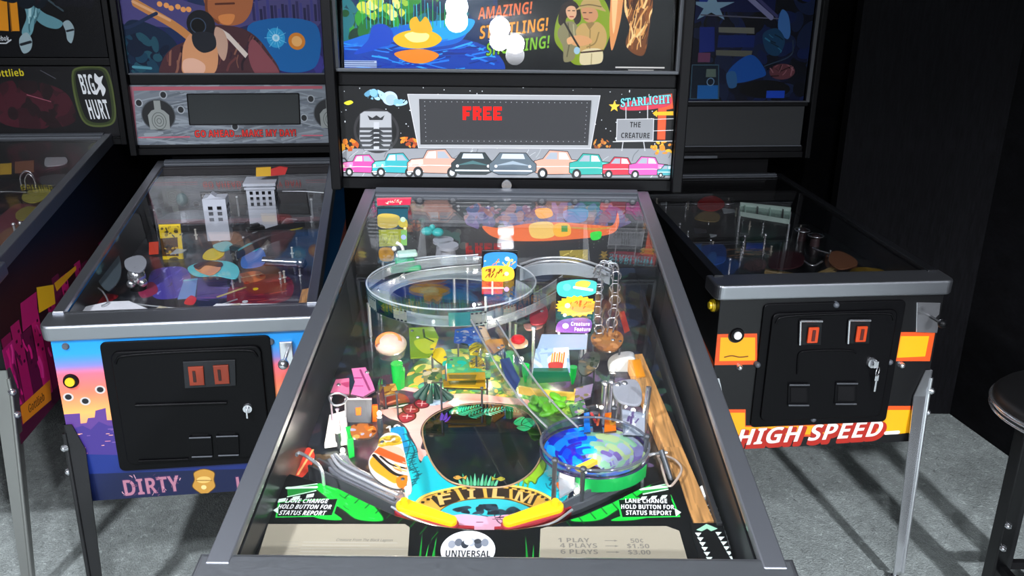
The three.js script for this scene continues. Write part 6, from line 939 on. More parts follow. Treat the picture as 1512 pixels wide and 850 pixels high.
    T.poly([[-0.0479,1.3765],[-0.0253,1.3607],[0.0261,1.3003],[0.0167,1.288],[-0.0236,1.3366],[-0.0418,1.3566]], '#e0d0c4').poly([[-0.0636,1.3804],[-0.0443,1.3726],[-0.0321,1.3325],[-0.0495,1.2797],[-0.0698,1.3202]], '#c8a08a', true);
    T.poly([[-0.1752,1.2428],[-0.1751,1.2795],[-0.1606,1.3359],[-0.1335,1.364],[-0.1032,1.3482],[-0.069,1.3283],[-0.0818,1.2428]], '#d8976a', true).poly([[-0.1711,1.2795],[-0.1419,1.2877],[-0.1077,1.2674],[-0.1144,1.2428],[-0.1712,1.2428]], '#e8b49a', true);
    T.ell(-0.1069,1.388, 0.042, 0.042, '#14151c').ell(-0.1153,1.384, 0.022, 0.022, '#06070a', 0, '#3a4a60', 0.003).poly([[-0.1339,1.36],[-0.0737,1.3604],[-0.0698,1.3202],[-0.1079,1.3039],[-0.1339,1.324]], '#20222a', true);
    T.line([[-0.3212,1.2611],[-0.27,1.2571]], '#4a8a9a', 0.008);
  }
  const pic = add('backbox_picture', card(rect(-0.335, 0.335, 1.242, 1.71), -1.006, 0.004, T), printed(T, 0.25, { side: THREE.FrontSide }), root);
  add('picture_trim', [bx(0.68, 0.004, 0.01, 0, 1.241, -1.0), bx(0.006, 0.48, 0.01, -0.339, 1.48, -1.0), bx(0.006, 0.48, 0.01, 0.339, 1.48, -1.0)], M.slate, Lm.bb);
  const S = new Art(-0.36, 0.36, 1.0, 1.23, 2200, '#6f767e');
  {
    S.strokes(rect(-0.36, 0.36, 1.0, 1.23), 260, ['#7a828a', '#5c636b', '#8a9299', '#666d78'], 0.12, 0.006, 0.02);
    S.poly([[-0.349,1.2021],[0.2481,1.2027],[0.2476,1.1942],[-0.3486,1.1898]], '#a8505e').poly([[-0.349,1.2021],[-0.327,1.2021],[-0.3378,1.0261],[-0.3582,1.0263]], '#9a5a68').line([[-0.3313,1.0453],[-0.177,1.0457]], '#c0566a', 0.004).line([[0.1735,1.0462],[0.2381,1.0456]], '#c0566a', 0.004);
    for (const p of [[-0.3174,1.1525],[-0.2416,1.177],[-0.1941,1.1309],[-0.0341,1.0765],[0.1839,1.1026],[0.2093,1.1625]]) S.ell(p[0], p[1], 0.012, 0.013, '#9aa0a6').ell(p[0], p[1], 0.0085, 0.0095, '#15161a');
    for (const [x, y] of [[-0.2634,1.1145], [0.2662,1.115]]) { S.ell(x, y, 0.05, 0.048, '#17181b', 0, '#4a5056', 0.003); S.poly([[x - 0.03, y - 0.045], [x + 0.03, y - 0.045], [x + 0.032, y + 0.0], [x + 0.018, y + 0.014], [x + 0.01, y + 0.018], [x + 0.01, y + 0.045], [x - 0.01, y + 0.045], [x - 0.01, y + 0.018], [x - 0.02, y + 0.014], [x - 0.032, y]], '#8a8f8c'); for (const r of [0.026, 0.017, 0.008]) S.ell(x, y - 0.018, r * 0.8, r, null, 0, '#4f5552', 0.002); }
    S.text('GO AHEAD...MAKE MY DAY!', -0.0025,1.0546, 0.030, '#e2241c', { w: 0.318, rot: -0.0, line: '#3a0808', lw: 0.003 });
  }
  add('display_panel', card(rect(-0.352, 0.352, 1.022, 1.207), -1.0, 0.006, S), printed(S, 0.35), root);
  { const dsp = grp('display', root); add('display_window', card([[-0.1696,1.1791],[0.1727,1.1799],[0.17,1.0837],[-0.172,1.0845]].map((p) => p), -0.998, 0.003), std(0x2c2f30, 0.25), dsp); { const q = [[-0.1696,1.1791],[0.1727,1.1799],[0.17,1.0837],[-0.172,1.0845]]; add('display_rim', q.map(([x, y], i) => rod([x, y, -0.998], [...q[(i + 1) % 4], -0.998], 0.0018)), M.black, dsp); }; }
}

// ---------------------------------------------------------------- black game on the right with the orange and yellow flashes
{
  const YF = 0.768, AF = 0.05;
  const Fr = new Art(-0.30, 0.30, 0.37, 0.81, 2200, '#08080a');
  {
    const sq = (p) => { Fr.poly(p, '#d8521c'); };
    Fr.poly([[-0.28,0.7055],[-0.1809,0.704],[-0.1721,0.6223],[-0.2811,0.6247]], '#d8501c').poly([[-0.2709,0.6965],[-0.1849,0.6936],[-0.1784,0.6333],[-0.2685,0.6349]], '#f2a812');
    Fr.ell(-0.2327,0.7005, 0.020, 0.019, '#0a0a0c').line([[-0.256,0.645],[-0.2394,0.648],[-0.2186,0.6437],[-0.1984,0.6447]], '#6a3a0a', 0.003, true);
    Fr.poly([[0.1812,0.6956],[0.2752,0.6925],[0.2751,0.6146],[0.1783,0.6182]], '#d8501c').poly([[0.1866,0.6847],[0.2611,0.6822],[0.2602,0.628],[0.1857,0.627]], '#f2a812');
    Fr.poly([[-0.2946,0.5073],[-0.1888,0.5025],[-0.1842,0.4574],[0.1676,0.4522],[0.1678,0.496],[0.2463,0.4926],[0.2545,0.4133],[-0.2525,0.4228]], '#d8521c');
    Fr.poly([[-0.2938,0.498],[-0.1896,0.4932],[-0.1855,0.4536],[0.1725,0.4443],[0.1733,0.4844],[0.2482,0.4811],[0.2545,0.4133],[-0.2535,0.4342]], '#eaa413');
    Fr.poly([[-0.2539,0.438],[-0.1997,0.4202],[0.1781,0.4092],[0.2594,0.4169],[0.2669,0.3735],[-0.2493,0.3882]], '#0a0a0c');
    Fr.text('HIGH SPEED', -0.0063,0.4202, 0.062, '#a82418', { w: 0.388, skew: 0.25, rot: 0.022, style: 'bold', line: '#a82418', lw: 0.012 });
    Fr.text('HIGH SPEED', -0.0109,0.4281, 0.062, '#f0e4dc', { w: 0.388, skew: 0.25, rot: 0.022, line: '#8a1c14', lw: 0.002 });
    Fr.line([[0.1913,0.4183],[0.2242,0.4187]], '#f0e4dc', 0.010);
  }
  const Sd = new Art(-1.28, 0, 0.37, 0.92, 900, '#08080a');
  Sd.poly([[-0.16, 0.55], [-0.02, 0.50], [-0.02, 0.63], [-0.12, 0.66]], '#d8521c').poly([[-0.14, 0.56], [-0.03, 0.515], [-0.03, 0.61], [-0.11, 0.64]], '#f2a812').poly([[-1.0, 0.5], [-0.3, 0.52], [-0.28, 0.6], [-0.9, 0.6]], '#c8481c');
  const Rm = machine({
    x: 0.7705, z: -1.8265, yaw: 0.1084, h: 0.8303, g: 0.0696, body: M.black, frontArt: Fr, sideArt: Sd, legMat: M.chrome, railMat: std(0x1a1b1e, 0.45, 0.4),
    label: 'dark pinball machine on the right, black front lettered HIGH SPEED',
    box: { w: 0.745, z: -1.0, y0: 0.96, y1: 1.78, p0: 1.0, p1: 1.135, t0: 1.15 },
  });
  const root = Rm.root;
  const F = (name, geo, mat, parent = root) => { const m = add(name, geo, mat, parent); if (parent === root) onField(m, YF, AF); return m; };
  const G = (name) => onField(grp(name, root), YF, AF);
  const { d, z } = coinDoor(root, [[-0.172, 0.456], [0.180, 0.456], [0.180, 0.778], [-0.172, 0.778]], -0.0145);
  for (const q of [[[-0.0852,0.7394],[-0.031,0.7377],[-0.0262,0.6765],[-0.0792,0.6783]], [[0.037,0.7374],[0.0903,0.7357],[0.0961,0.6758],[0.0423,0.6777]]]) {
    add('coin_slot_plate', card(q, z + 0.004, 0.006, null, false, 0.001), std(0x1a1b1d, 0.4, 0.5), d);
    add('slot_bezel', [rod([q[0][0], q[0][1], z + 0.006], [q[1][0], q[1][1], z + 0.006], 0.003), rod([q[0][0], q[0][1], z + 0.006], [q[3][0], q[3][1], z + 0.006], 0.003)], M.chrome, d);
    const cx = q.reduce((a, p) => a + p[0] / 4, 0) + 0.004, cyy = q.reduce((a, p) => a + p[1] / 4, 0) - 0.004;
    add('coin_button', bx(0.026, 0.04, 0.006, cx, cyy, z + 0.009, 0.002), new THREE.MeshPhysicalMaterial({ color: 0xc8431a, roughness: 0.25, transmission: 0.15, thickness: 0 }), d);
    add('coin_slot', bx(0.008, 0.028, 0.002, cx, cyy, z + 0.0125), std(0x4a1408, 0.5), d);
  }
  for (const q of [[[-0.0937,0.5735],[-0.0416,0.5714],[-0.0362,0.516],[-0.0888,0.5183]], [[0.0279,0.5722],[0.0826,0.57],[0.0874,0.5143],[0.0322,0.5167]]]) {
    add('coin_return', card(q, z + 0.003, 0.004, null, false, 0.001), M.doorBlack, d); add('return_flap', card(q.map(([x, y], i) => [x + (i % 3 ? -0.006 : 0.006), y + (i > 1 ? 0.008 : -0.008)]), z + 0.0045, 0.002), M.blackMatte, d);
    for (const k of [0, 2]) add('return_lip', rod([q[k][0], q[k][1], z + 0.006], [q[k + 1][0], q[k + 1][1], z + 0.006], 0.0026), M.greyTrim, d);
  }
  add('door_rib', tb([[-0.0746,0.5999],[-0.0764,0.6553],[-0.0699,0.6586],[0.0611,0.6557],[0.0688,0.6501]].map(([x, y]) => [x, y, z + 0.002]), 0.002), M.doorBlack, d);
  { const [lx, ly] = [0.113,0.6233], k = grp('door_key', root); add('door_lock', [cy(0.013, 0.012, 0.008, 0, 0, 0, 20).rotateX(PI / 2).translate(lx, ly, z)], M.chrome, d); add('key_ring', new THREE.TorusGeometry(0.011, 0.0014, 6, 20).rotateY(0.7).translate(lx + 0.01, ly - 0.018, z + 0.016), M.chrome, k); add('key_blade', [bx(0.012, 0.018, 0.002, lx + 0.004, ly, z + 0.016, 0.001), bx(0.010, 0.016, 0.002, lx + 0.012, ly - 0.036, z + 0.014, 0.001), bx(0.005, 0.03, 0.002, lx + 0.012, ly - 0.058, z + 0.014, 0.001)], M.chrome, k); }
  { const [x, y] = [-0.2312,0.7021], b = grp('start_button', root); add('button_ring', cy(0.018, 0.016, 0.005, 0, 0, 0, 24).rotateX(PI / 2).translate(x, y, -0.0145), M.black, b); add('button_cap', cy(0.0105, 0.0095, 0.008, 0, 0, 0, 24).rotateX(PI / 2).translate(x, y, -0.0145), M.white, b); }
  for (const [x, y, m] of [[-0.2178,0.6187, M.chrome], [0.1995,0.6083, M.chrome], [-0.174,0.6242, M.slate], [0.0053,0.7727, M.slate], [-0.0128,0.4701, M.slate], [0.1658,0.6187, M.slate]]) add('cabinet_bolt', [cy(0.0085, 0.0075, 0.006, 0, 0, 0, 16).rotateX(PI / 2), sp(0.0075, 0, 0, 0.006, 1, 12)].map((g) => g.translate(x, y, -0.0145)), m, root);
  { const [x, y] = [0.2411,0.7344], pl = grp('plunger_housing', root); add('plunger_plate', card([[0.2117,0.772],[0.2717,0.7686],[0.2734,0.7405],[0.2633,0.7284],[0.2765,0.7138],[0.277,0.6924],[0.2233,0.696]], -0.0105, 0.004, null, false, 0.001), M.chrome, pl); add('plunger_knob', [rod([x + 0.012, y, -0.012], [x + 0.012, y, 0.03], 0.004), sp(0.011, x + 0.012, y, 0.036)], M.black, pl); }
  { const g = grp('flipper_button', root); add('button_ring', [cy(0.016, 0.015, 0.006, 0, 0, 0, 20).rotateZ(PI / 2).translate(-0.28, 0.764, -0.055)], std(0xd8b81c, 0.4), g); add('button_cap', [cy(0.010, 0.009, 0.012, 0, 0, 0, 16).rotateZ(PI / 2).translate(-0.28, 0.764, -0.055)], std(0xe2c42a, 0.35), g); }

  const A = new Art(-0.26, 0.26, 0, 1.0, 1200, '#101113');
  A.scatter(rect(-0.26, 0.26, 0.1, 1.0), 420, ['#15171a', '#101214', '#1c2224', '#1a1c22', '#202020', '#141c1a'], 0.008, 0.03);
  A.poly([[-0.1678,0.4626],[-0.1034,0.4961],[-0.1535,0.3441],[-0.1985,0.3359]], '#223a6a', true).strokes([[-0.123,0.4353],[-0.0445,0.4672],[0.0262,0.4503],[-0.0107,0.3806],[-0.1038,0.3635],[-0.1378,0.3772]], 60, ['#7a5238', '#9a6a4a', '#4a2f22'], 0.02, 0.004, 0.1);
  A.poly([[-0.0021,0.3917],[0.057,0.4178],[0.0911,0.3857],[0.0473,0.2976],[-0.0356,0.2922]], '#3a1c20', true).poly([[0.1706,0.3925],[0.2176,0.4136],[0.2179,0.3198],[0.1864,0.2667],[0.1143,0.2607]], '#5a3826', true);
  A.poly([[0.1627,0.2469],[0.2105,0.2759],[0.2643,0.2401],[0.2465,0.2151],[0.1599,0.2157]], '#6a5416', true).poly([[0.0421,0.6935],[0.1355,0.703],[0.0803,0.55],[-0.0075,0.5421]], '#1c3430', true);
  F('playfield', slab(rect(-0.2595, 0.2595, 0.03, 0.985), -0.012, 0.012, A), new THREE.MeshPhysicalMaterial({ map: A.tex(), roughness: 0.3, clearcoat: 0.5, clearcoatRoughness: 0.1 }));
  F('instruction_card', slab([[-0.25, 0.08], [-0.06, 0.08], [-0.06, 0.125], [-0.10, 0.14], [-0.25, 0.14]], 0.016, 0.012, null, false, 0.001), std(0xc6c8c6, 0.6));
  F('instruction_card', slab([[0.03, 0.08], [0.19, 0.08], [0.19, 0.14], [0.06, 0.14], [0.03, 0.125]], 0.016, 0.012, null, false, 0.001), std(0xc6c8c6, 0.6));
  F('apron', slab([[-0.2585, 0.04], [0.2585, 0.04], [0.2585, 0.15], [0.1, 0.16], [0.02, 0.13], [-0.06, 0.13], [-0.12, 0.16], [-0.2585, 0.16]], 0.002, 0.013), M.black);
  for (const [x, s, r] of [[-0.0735,0.8441, 0.022], [0.0311,0.8386, 0.022], [0.1492,0.5211, 0.02], [0.1651,0.4657, 0.02]]) {
    const b = G('pop_bumper'); add('bumper_body', cy(r * 0.7, r * 0.6, 0.034, x, 0, -Math.min(s, 0.93), 20), std(0x3a2a2c, 0.4), b); add('bumper_cap', cy(r, r * 0.9, 0.01, x, 0.034, -Math.min(s, 0.93), 24), M.clear, b); add('bumper_ring', new THREE.TorusGeometry(r * 1.05, 0.0018, 8, 28).rotateX(PI / 2).translate(x, 0.03, -Math.min(s, 0.93)), M.chrome, b);
  }
  F('red_plastic', slab([[-0.0996,0.7329],[-0.0534,0.8459],[-0.0052,0.8781],[0.009,0.8254],[-0.0154,0.7442],[-0.0708,0.7]], 0.04, 0.003, null, true), std(0x8a1216, 0.4));
  F('tan_plastic', slab([[-0.1451,0.6312],[-0.0731,0.7176],[-0.0541,0.6705],[-0.0919,0.5993]], 0.035, 0.003, null, true), std(0x6a5a34, 0.4));
  F('blue_plastic', slab([[-0.2426,0.3051],[-0.2017,0.3716],[-0.1522,0.3805],[-0.1956,0.2368],[-0.2418,0.2189]], 0.035, 0.003, null, true), std(0x22386a, 0.35));
  F('maroon_plastic', slab([[-0.0654,0.2497],[-0.0125,0.313],[0.0386,0.2984],[0.0029,0.2027],[-0.0528,0.1756],[-0.0873,0.188]], 0.035, 0.003, null, true), std(0x2e161a, 0.35));
  F('brown_plastic', slab([[0.0892,0.2288],[0.141,0.3032],[0.1636,0.279],[0.1547,0.2032],[0.0879,0.1662]], 0.035, 0.003, null, true), std(0x5a3a28, 0.35));
  { const r = G('plexi_ramp'), a = [[-0.0116,0.6115],[0.0286,0.7179],[0.1655,0.6472],[0.1046,0.5182]]; add('ramp_floor', slab(a, 0.05, 0.002), new THREE.MeshPhysicalMaterial({ color: 0xbfe0d4, roughness: 0.1, transmission: 0.7, thickness: 0 }), r); for (const [i, j] of [[1, 2], [0, 3]]) add('ramp_wall', ribbon([[a[i][0], 0.05, a[i][1]], [a[j][0], 0.05, a[j][1]]], 0.003, 0.014), std(0xa9bdb4, 0.3), r); for (let k = 0; k < 4; k++) { const t = 0.1 + k * 0.25; add('ramp_bar', rod([a[1][0] + (a[2][0] - a[1][0]) * t, 0.054, -(a[1][1] + (a[2][1] - a[1][1]) * t)], [a[0][0] + (a[3][0] - a[0][0]) * t, 0.054, -(a[0][1] + (a[3][1] - a[0][1]) * t)], 0.003), k % 2 ? M.black : std(0x8fb8a8, 0.3), r); } for (const p of a) add('ramp_post', cy(0.003, 0.003, 0.05, p[0], 0, -p[1], 8), M.wire, r); }
  F('wire_rail', tb([[0.0457,0.3126],[0.0311,0.2468],[0.0385,0.2143],[0.0785,0.2437]].map(([x, s]) => [x, 0.03, -s]), 0.0028), M.chrome);
  F('wire_rail', tb([[0.1044,0.3555],[0.1126,0.3314],[0.1283,0.3073]].map(([x, s]) => [x, 0.03, -s]), 0.0028), M.chrome);
  for (const [x, s] of [[-0.2028,0.5941], [-0.1645,0.2704], [0.1384,0.5186], [-0.0495,0.4639], [0.0152,0.4729]]) F('post', [cy(0.004, 0.003, 0.03, x, 0, -s, 10), sp(0.0055, x, 0.032, -s)], M.chrome);
  for (const sx of [-1, 1]) F('flipper', slab([[sx * 0.095, 0.2], [sx * 0.09, 0.213], [sx * 0.03, 0.172], [sx * 0.035, 0.164]], 0.006, 0.02, null, false, 0.002), std(0x6a5a3a, 0.4));
  for (let i = 0; i < 24; i++) { const x = -0.22 + 0.42 * rnd(), s = 0.3 + 0.62 * rnd(); F('post', [cy(0.003, 0.0025, 0.026, x, 0, -s, 8), new THREE.TorusGeometry(0.0042, 0.0016, 6, 12).rotateX(PI / 2).translate(x, 0.012, -s), sp(0.0036, x, 0.027, -s, 0.7, 8)], i % 2 ? M.chrome : std(0x8a857a, 0.4)); }
  for (let i = 0; i < 8; i++) { const x = -0.2 + 0.36 * rnd(), s = 0.35 + 0.5 * rnd(), w = 0.02 + 0.03 * rnd(); F('clear_plastic', slab([[x, s], [x + w, s + 0.01], [x + w * 1.2, s + w], [x + w * 0.3, s + w * 1.3]], 0.03, 0.002), i % 2 ? M.milky : std([0x1c2a28, 0x3a2a20, 0x20242c, 0x2a3430][i % 4], 0.25)); }
  F('back_board', card(rect(-0.2585, 0.2585, 0.0, 0.08), -0.975, 0.006), M.blackMatte);

  const T = new Art(-0.365, 0.365, 1.13, 1.76, 1400, '#070b1c');
  {
    T.scatter(rect(-0.36, 0.36, 1.13, 1.76), 240, ['#0a1230', '#0c1a44', '#060914', '#101c3a'], 0.02, 0.05);
    T.box(-0.36, 0.2, 1.44, 1.76, '#0a1440').scatter(rect(-0.36, 0.36, 1.5, 1.76), 120, ['#12308a', '#0a1a50', '#1a48b0', '#070b22'], 0.02, 0.05);
    { const [x, y] = [-0.0156,1.4552], st = []; for (let i = 0; i < 10; i++) { const t = PI / 2 + i * PI / 5, r = i % 2 ? 0.018 : 0.05; st.push([x + r * 1.6 * Math.cos(t), y + r * Math.sin(t)]); } T.poly(st, '#7fa0b8'); }
    T.line([[-0.0499,1.4297],[0.2377,1.4195]], '#5a5a6a', 0.004).line([[0.1026,1.4878],[0.1906,1.4234]], '#7a7aa0', 0.016).line([[0.1327,1.486],[0.2087,1.4278]], '#3a3a66', 0.01);
    T.poly([[0.2179,1.3894],[0.2249,1.4491],[0.245,1.4366],[0.2622,1.3725],[0.2549,1.3552]], '#3a6aa8', true).poly([[0.1684,1.3719],[0.2132,1.3894],[0.246,1.3508],[0.228,1.3028],[0.1892,1.3114]], '#123a5a', true).strokes([[0.1684,1.3719],[0.2132,1.3894],[0.246,1.3508],[0.228,1.3028]], 12, ['#2a6a8a', '#0a2030'], 0.03, 0.004, -0.3);
    T.poly([[-0.0513,1.3917],[-0.0008,1.3921],[0.0062,1.3149],[-0.0468,1.3103]], '#14287a').poly([[0.0154,1.3666],[0.1408,1.3674],[0.1403,1.3285],[0.0143,1.3279]], '#0a2060');
    T.poly([[0.0131,1.3922],[0.136,1.391],[0.138,1.3717],[0.0146,1.3751]], '#6a6a60').poly([[0.0105,1.3192],[0.1368,1.3177],[0.1342,1.298],[0.0121,1.3019]], '#5a5a50').poly([[-0.0491,1.3103],[-0.0073,1.3105],[-0.007,1.2801],[-0.0489,1.2799]], '#6a3a5a');
    T.poly([[0.0572,1.2451],[0.1107,1.2979],[0.1431,1.3024],[0.1924,1.241],[0.1653,1.2276],[0.0767,1.2142]], '#0d4a9a', true).poly([[0.0689,1.1964],[0.0548,1.2451],[0.0826,1.2496],[0.0922,1.2008]], '#2a5a8a', true);
    T.poly([[-0.0667,1.2712],[0.0242,1.2714],[0.0344,1.1606],[-0.0648,1.1607]], '#0a1a2a', false, '#3a5a6a', 0.003).poly([[-0.0426,1.2052],[0.0279,1.2053],[0.032,1.1606],[-0.0413,1.1607]], '#1560a8').poly([[-0.0167,1.2582],[0.016,1.2582],[0.0184,1.2318],[-0.0168,1.2318]], '#5a6a60').ell(0.001,1.2163, 0.012, 0.012, null, 0, '#6a8aa8', 0.003);
    T.ell(0.2485,1.2499, 0.045, 0.026, '#5a3038').strokes([[0.2041,1.2631],[0.2845,1.2678],[0.2931,1.2367],[0.2124,1.2321]], 14, ['#8a5a62', '#2a1418'], 0.03, 0.003);
    T.ell(0.1931,1.1919, 0.09, 0.03, '#06070c').poly([[0.2008,1.1874],[0.2655,1.1874],[0.2661,1.1625],[0.2011,1.1626]], '#1440b0');
    T.line([[0.1847,1.2675],[0.2749,1.3073],[0.2743,1.351]], '#2a3a4a', 0.004, true);
  }
  add('backbox_picture', card(rect(-0.335, 0.335, 1.152, 1.74), -1.006, 0.004, T), printed(T, 0.25), root);
  add('picture_trim', [bx(0.68, 0.004, 0.01, 0, 1.152, -0.998), bx(0.012, 0.6, 0.012, 0.345, 1.45, -0.998), bx(0.012, 0.6, 0.012, -0.345, 1.45, -0.998)], std(0x77797d, 0.3, 0.8), Rm.bb);
  add('speaker_panel', card(rect(-0.34, 0.34, 1.0, 1.138), -1.0, 0.006), std(0x222426, 0.55), root);
  add('panel_trim', [bx(0.68, 0.004, 0.01, 0, 1.002, -0.996), bx(0.34, 0.008, 0.01, -0.13, 0.966, -0.99)], M.slate, Rm.bb);
}

// ---------------------------------------------------------------- game at the left edge with the magenta city on its side
{
  const Sd = new Art(-1.28, 0, 0.40, 1.06, 1500, '#0c0810');
  {
    Sd.box(-1.28, 0, 0.40, 0.50, '#2a0a1e').poly([[-1.28, 0.41], [-0.4, 0.41], [0, 0.41], [0, 0.56], [-0.3, 0.62], [-0.6, 0.58], [-1.28, 0.6]], '#4a0e30');
    for (let i = 0; i < 16; i++) { const x = -0.02 - i * 0.055, w = 0.05, t = 0.62 + 0.12 * rnd(); Sd.box(x - w, x, 0.45, t, ['#7a1248', '#a31560', '#5a0e3c', '#c01a70'][i % 4]); for (let k = 0; k < 5; k++) Sd.box(x - w + 0.008 + (k % 2) * 0.02, x - w + 0.018 + (k % 2) * 0.02, t - 0.03 - k * 0.02, t - 0.022 - k * 0.02, '#3a0a2a'); }
    Sd.poly([[-0.252,0.7396],[-0.3559,0.7131],[-0.3475,0.6611],[-0.2403,0.6725]], '#e8c01a').poly([[-0.3617,0.7152],[-0.5288,0.7153],[-0.5288,0.7028],[-0.3697,0.6889]], '#d8a81a');
    Sd.poly([[-0.1475,0.7315],[-0.2477,0.7299],[-0.2269,0.6623],[-0.1331,0.6611]], '#b0186a').poly([[-0.0463,0.4982],[-0.2315,0.4862],[-0.2173,0.433],[-0.0422,0.4519]], '#e08a1c').text('Gottlieb', -0.1324,0.4668, 0.030, '#2a1408', { w: -0.10, rot: 0.10, font: 'serif' });
    Sd.poly([[0.0186,0.4911],[-0.0319,0.4833],[-0.02,0.4376],[0.0241,0.4432]], '#d8402a').poly([[-0.0031,0.6608],[-0.0791,0.6646],[-0.0595,0.5652],[0.0224,0.5678]], '#a3186a').strokes([[0.0095,0.6316],[-0.2351,0.6403],[-0.2701,0.5088],[-0.0463,0.4982]], 26, ['#d81f86', '#5a1040', '#e03a9a'], 0.05, 0.008, 1.4);
  }
  const Z = machine({
    x: -1.478, z: -1.72, yaw: 0.15, h: 0.85, g: 0.18, body: M.black, sideArt: Sd, legMat: std(0x9a9b98, 0.35, 0.9), railMat: M.rail,
    label: 'unlit pinball machine at the left edge with magenta and yellow city art on its side',
    box: { w: 0.67, z: -1.0, y0: 1.0, y1: 1.78, p0: 1.025, p1: 1.255, t0: 1.28 },
  });
  const root = Z.root, YF = 0.786, AF = 0.11;
  const F = (name, geo, mat, parent = root) => { const m = add(name, geo, mat, parent); if (parent === root) onField(m, YF, AF); return m; };
  coinDoor(root, [[-0.17, 0.50], [0.17, 0.50], [0.17, 0.79], [-0.17, 0.79]], -0.0145);
  const A = new Art(-0.26, 0.26, 0, 1.0, 1000, '#17151a');
  A.scatter(rect(-0.26, 0.26, 0.1, 1.0), 500, ['#221a1e', '#141318', '#33262a', '#2a2420', '#1c1c24', '#3a2a2a'], 0.008, 0.03);
  A.poly([[0.0706,0.5983],[0.0808,0.72],[0.1629,0.6513],[0.1884,0.4768],[0.1571,0.376]], '#5a2a34', true).poly([[0.1263,0.4551],[0.1492,0.5349],[0.1984,0.4493],[0.1937,0.3243]], '#6a4a3a', true);
  F('playfield', slab(rect(-0.2595, 0.2595, 0.03, 0.985), -0.012, 0.012, A), new THREE.MeshPhysicalMaterial({ map: A.tex(), roughness: 0.3, clearcoat: 0.5, clearcoatRoughness: 0.1 }));
  F('yellow_sign', card([[-0.0384,0.0379],[-0.0037,0.0395],[0.004,0.0753],[-0.0305,0.0736]], -0.9, 0.004), std(0x9a7a1c, 0.4));
  F('brown_sign', card([[0.0069,0.0416],[0.0645,0.045],[0.0724,0.0831],[0.015,0.0795]], -0.9, 0.004), std(0x5a3a22, 0.4));
  F('white_plate', slab([[0.095,0.9209],[0.0851,0.986],[0.1322,0.9833],[0.1658,0.8931],[0.1198,0.8727]], 0.07, 0.003, null, true), std(0x9a9ca0, 0.35));
  F('steel_plate', slab([[0.1274,0.7875],[0.1903,0.8123],[0.2241,0.7812],[0.2311,0.7109],[0.1689,0.7015]], 0.06, 0.003, null, true), std(0x7a7c80, 0.25, 0.9));
  F('wire_loop', tb([[0.0964,0.0557],[0.098,0.0812],[0.1133,0.0999],[0.128,0.0975],[0.136,0.0804],[0.1375,0.0505]].map(([x, h]) => [x, h, -0.72]), 0.0028), M.chrome);
  F('wire_loop', tb([[0.1155,0.0573],[0.1189,0.0827],[0.1314,0.0971],[0.1434,0.0822],[0.1431,0.0525]].map(([x, h]) => [x, h, -0.70]), 0.0024), M.chrome);
  F('olive_plastic', slab([[0.1459,0.5923],[0.129,0.6692],[0.1777,0.6921],[0.2087,0.6126],[0.1849,0.5651]], 0.05, 0.003, null, true), std(0x7a7430, 0.35));
  F('wire_rail', tb([[0.0286,0.6454],[0.083,0.6481],[0.1425,0.6375]].map(([x, s]) => [x, 0.06, -s]), 0.0026), M.chrome);
  F('olive_plastic', slab([[0.1461,0.5314],[0.1537,0.5897],[0.1882,0.5752],[0.2066,0.4927],[0.1786,0.4726]], 0.03, 0.003, null, true), std(0x6a6230, 0.35));
  for (const [x, s] of [[0.2356,0.6156], [0.2387,0.5192], [0.1858,0.4123], [0.1994,0.4219]]) F('post', [cy(0.0035, 0.003, 0.04, x, 0, -s, 10), sp(0.005, x, 0.042, -s)], M.wire);
  F('apron', slab(rect(-0.2585, 0.2585, 0.04, 0.14), 0.002, 0.018), M.black);
  F('back_board', card(rect(-0.2585, 0.2585, 0.0, 0.12), -0.975, 0.006), M.blackMatte);
  // backbox picture: ball player's legs before orange stripes
  const T = new Art(-0.33, 0.33, 1.26, 1.76, 1300, '#0a0a0e');
  {
    for (const [a, b] of [[[[-0.0178,1.363],[0.0134,1.4945],[0.0331,1.4948],[0.0178,1.3612]]], [[[0.0258,1.3612],[0.0371,1.4948],[0.0608,1.4951],[0.0499,1.3614]]]]) T.poly(a, '#d88a1c').line([a[0], a[1]], '#7a4a0c', 0.004);
    T.scatter(rect(-0.33, -0.05, 1.28, 1.76), 60, ['#1a1a22', '#15161c', '#2a1a1a'], 0.02, 0.05);
    T.poly([[0.0834,1.5352],[0.1547,1.5363],[0.1321,1.4458],[0.1054,1.4048],[0.0848,1.3533],[0.0618,1.3367],[0.0552,1.3573],[0.0772,1.4046],[0.0738,1.4552]], '#6a9aa4', true).poly([[0.1064,1.4354],[0.1352,1.4153],[0.1615,1.4033],[0.1832,1.387],[0.1685,1.3704],[0.1326,1.3743],[0.1043,1.3987]], '#5f8f9a', true);
    T.strokes([[0.0834,1.5352],[0.1547,1.5363],[0.1321,1.4458],[0.0922,1.374],[0.0629,1.3429],[0.0772,1.4046]], 24, ['#8fbcc4', '#3f6a74', '#a8d0d4'], 0.05, 0.006, 1.4);
    T.poly([[0.0464,1.3407],[0.0693,1.3574],[0.082,1.3368],[0.0724,1.3034],[0.0504,1.2929],[0.0422,1.3158]], '#93a8ae', true).poly([[0.1832,1.387],[0.2008,1.3954],[0.2139,1.3748],[0.2095,1.3457],[0.1981,1.3248],[0.1892,1.3331],[0.1875,1.3622]], '#93a8ae', true).line([[0.0469,1.32],[0.0766,1.3284]], '#1a2026', 0.008).line([[0.1916,1.3622],[0.2106,1.3665]], '#1a2026', 0.006);
    T.text('Reebok', -0.0102,1.3384, 0.02, '#c8ccd0', { w: 0.05 }).line([[-0.0247,1.3238],[0.0033,1.324],[0.0192,1.3344]], '#c8ccd0', 0.004);
    T.line([[0.1498,1.4561],[0.189,1.424]], '#3a4a52', 0.006).scatter(rect(0.0, 0.33, 1.45, 1.76), 80, ['#101018', '#1a1520', '#0c1620'], 0.02, 0.04);
  }
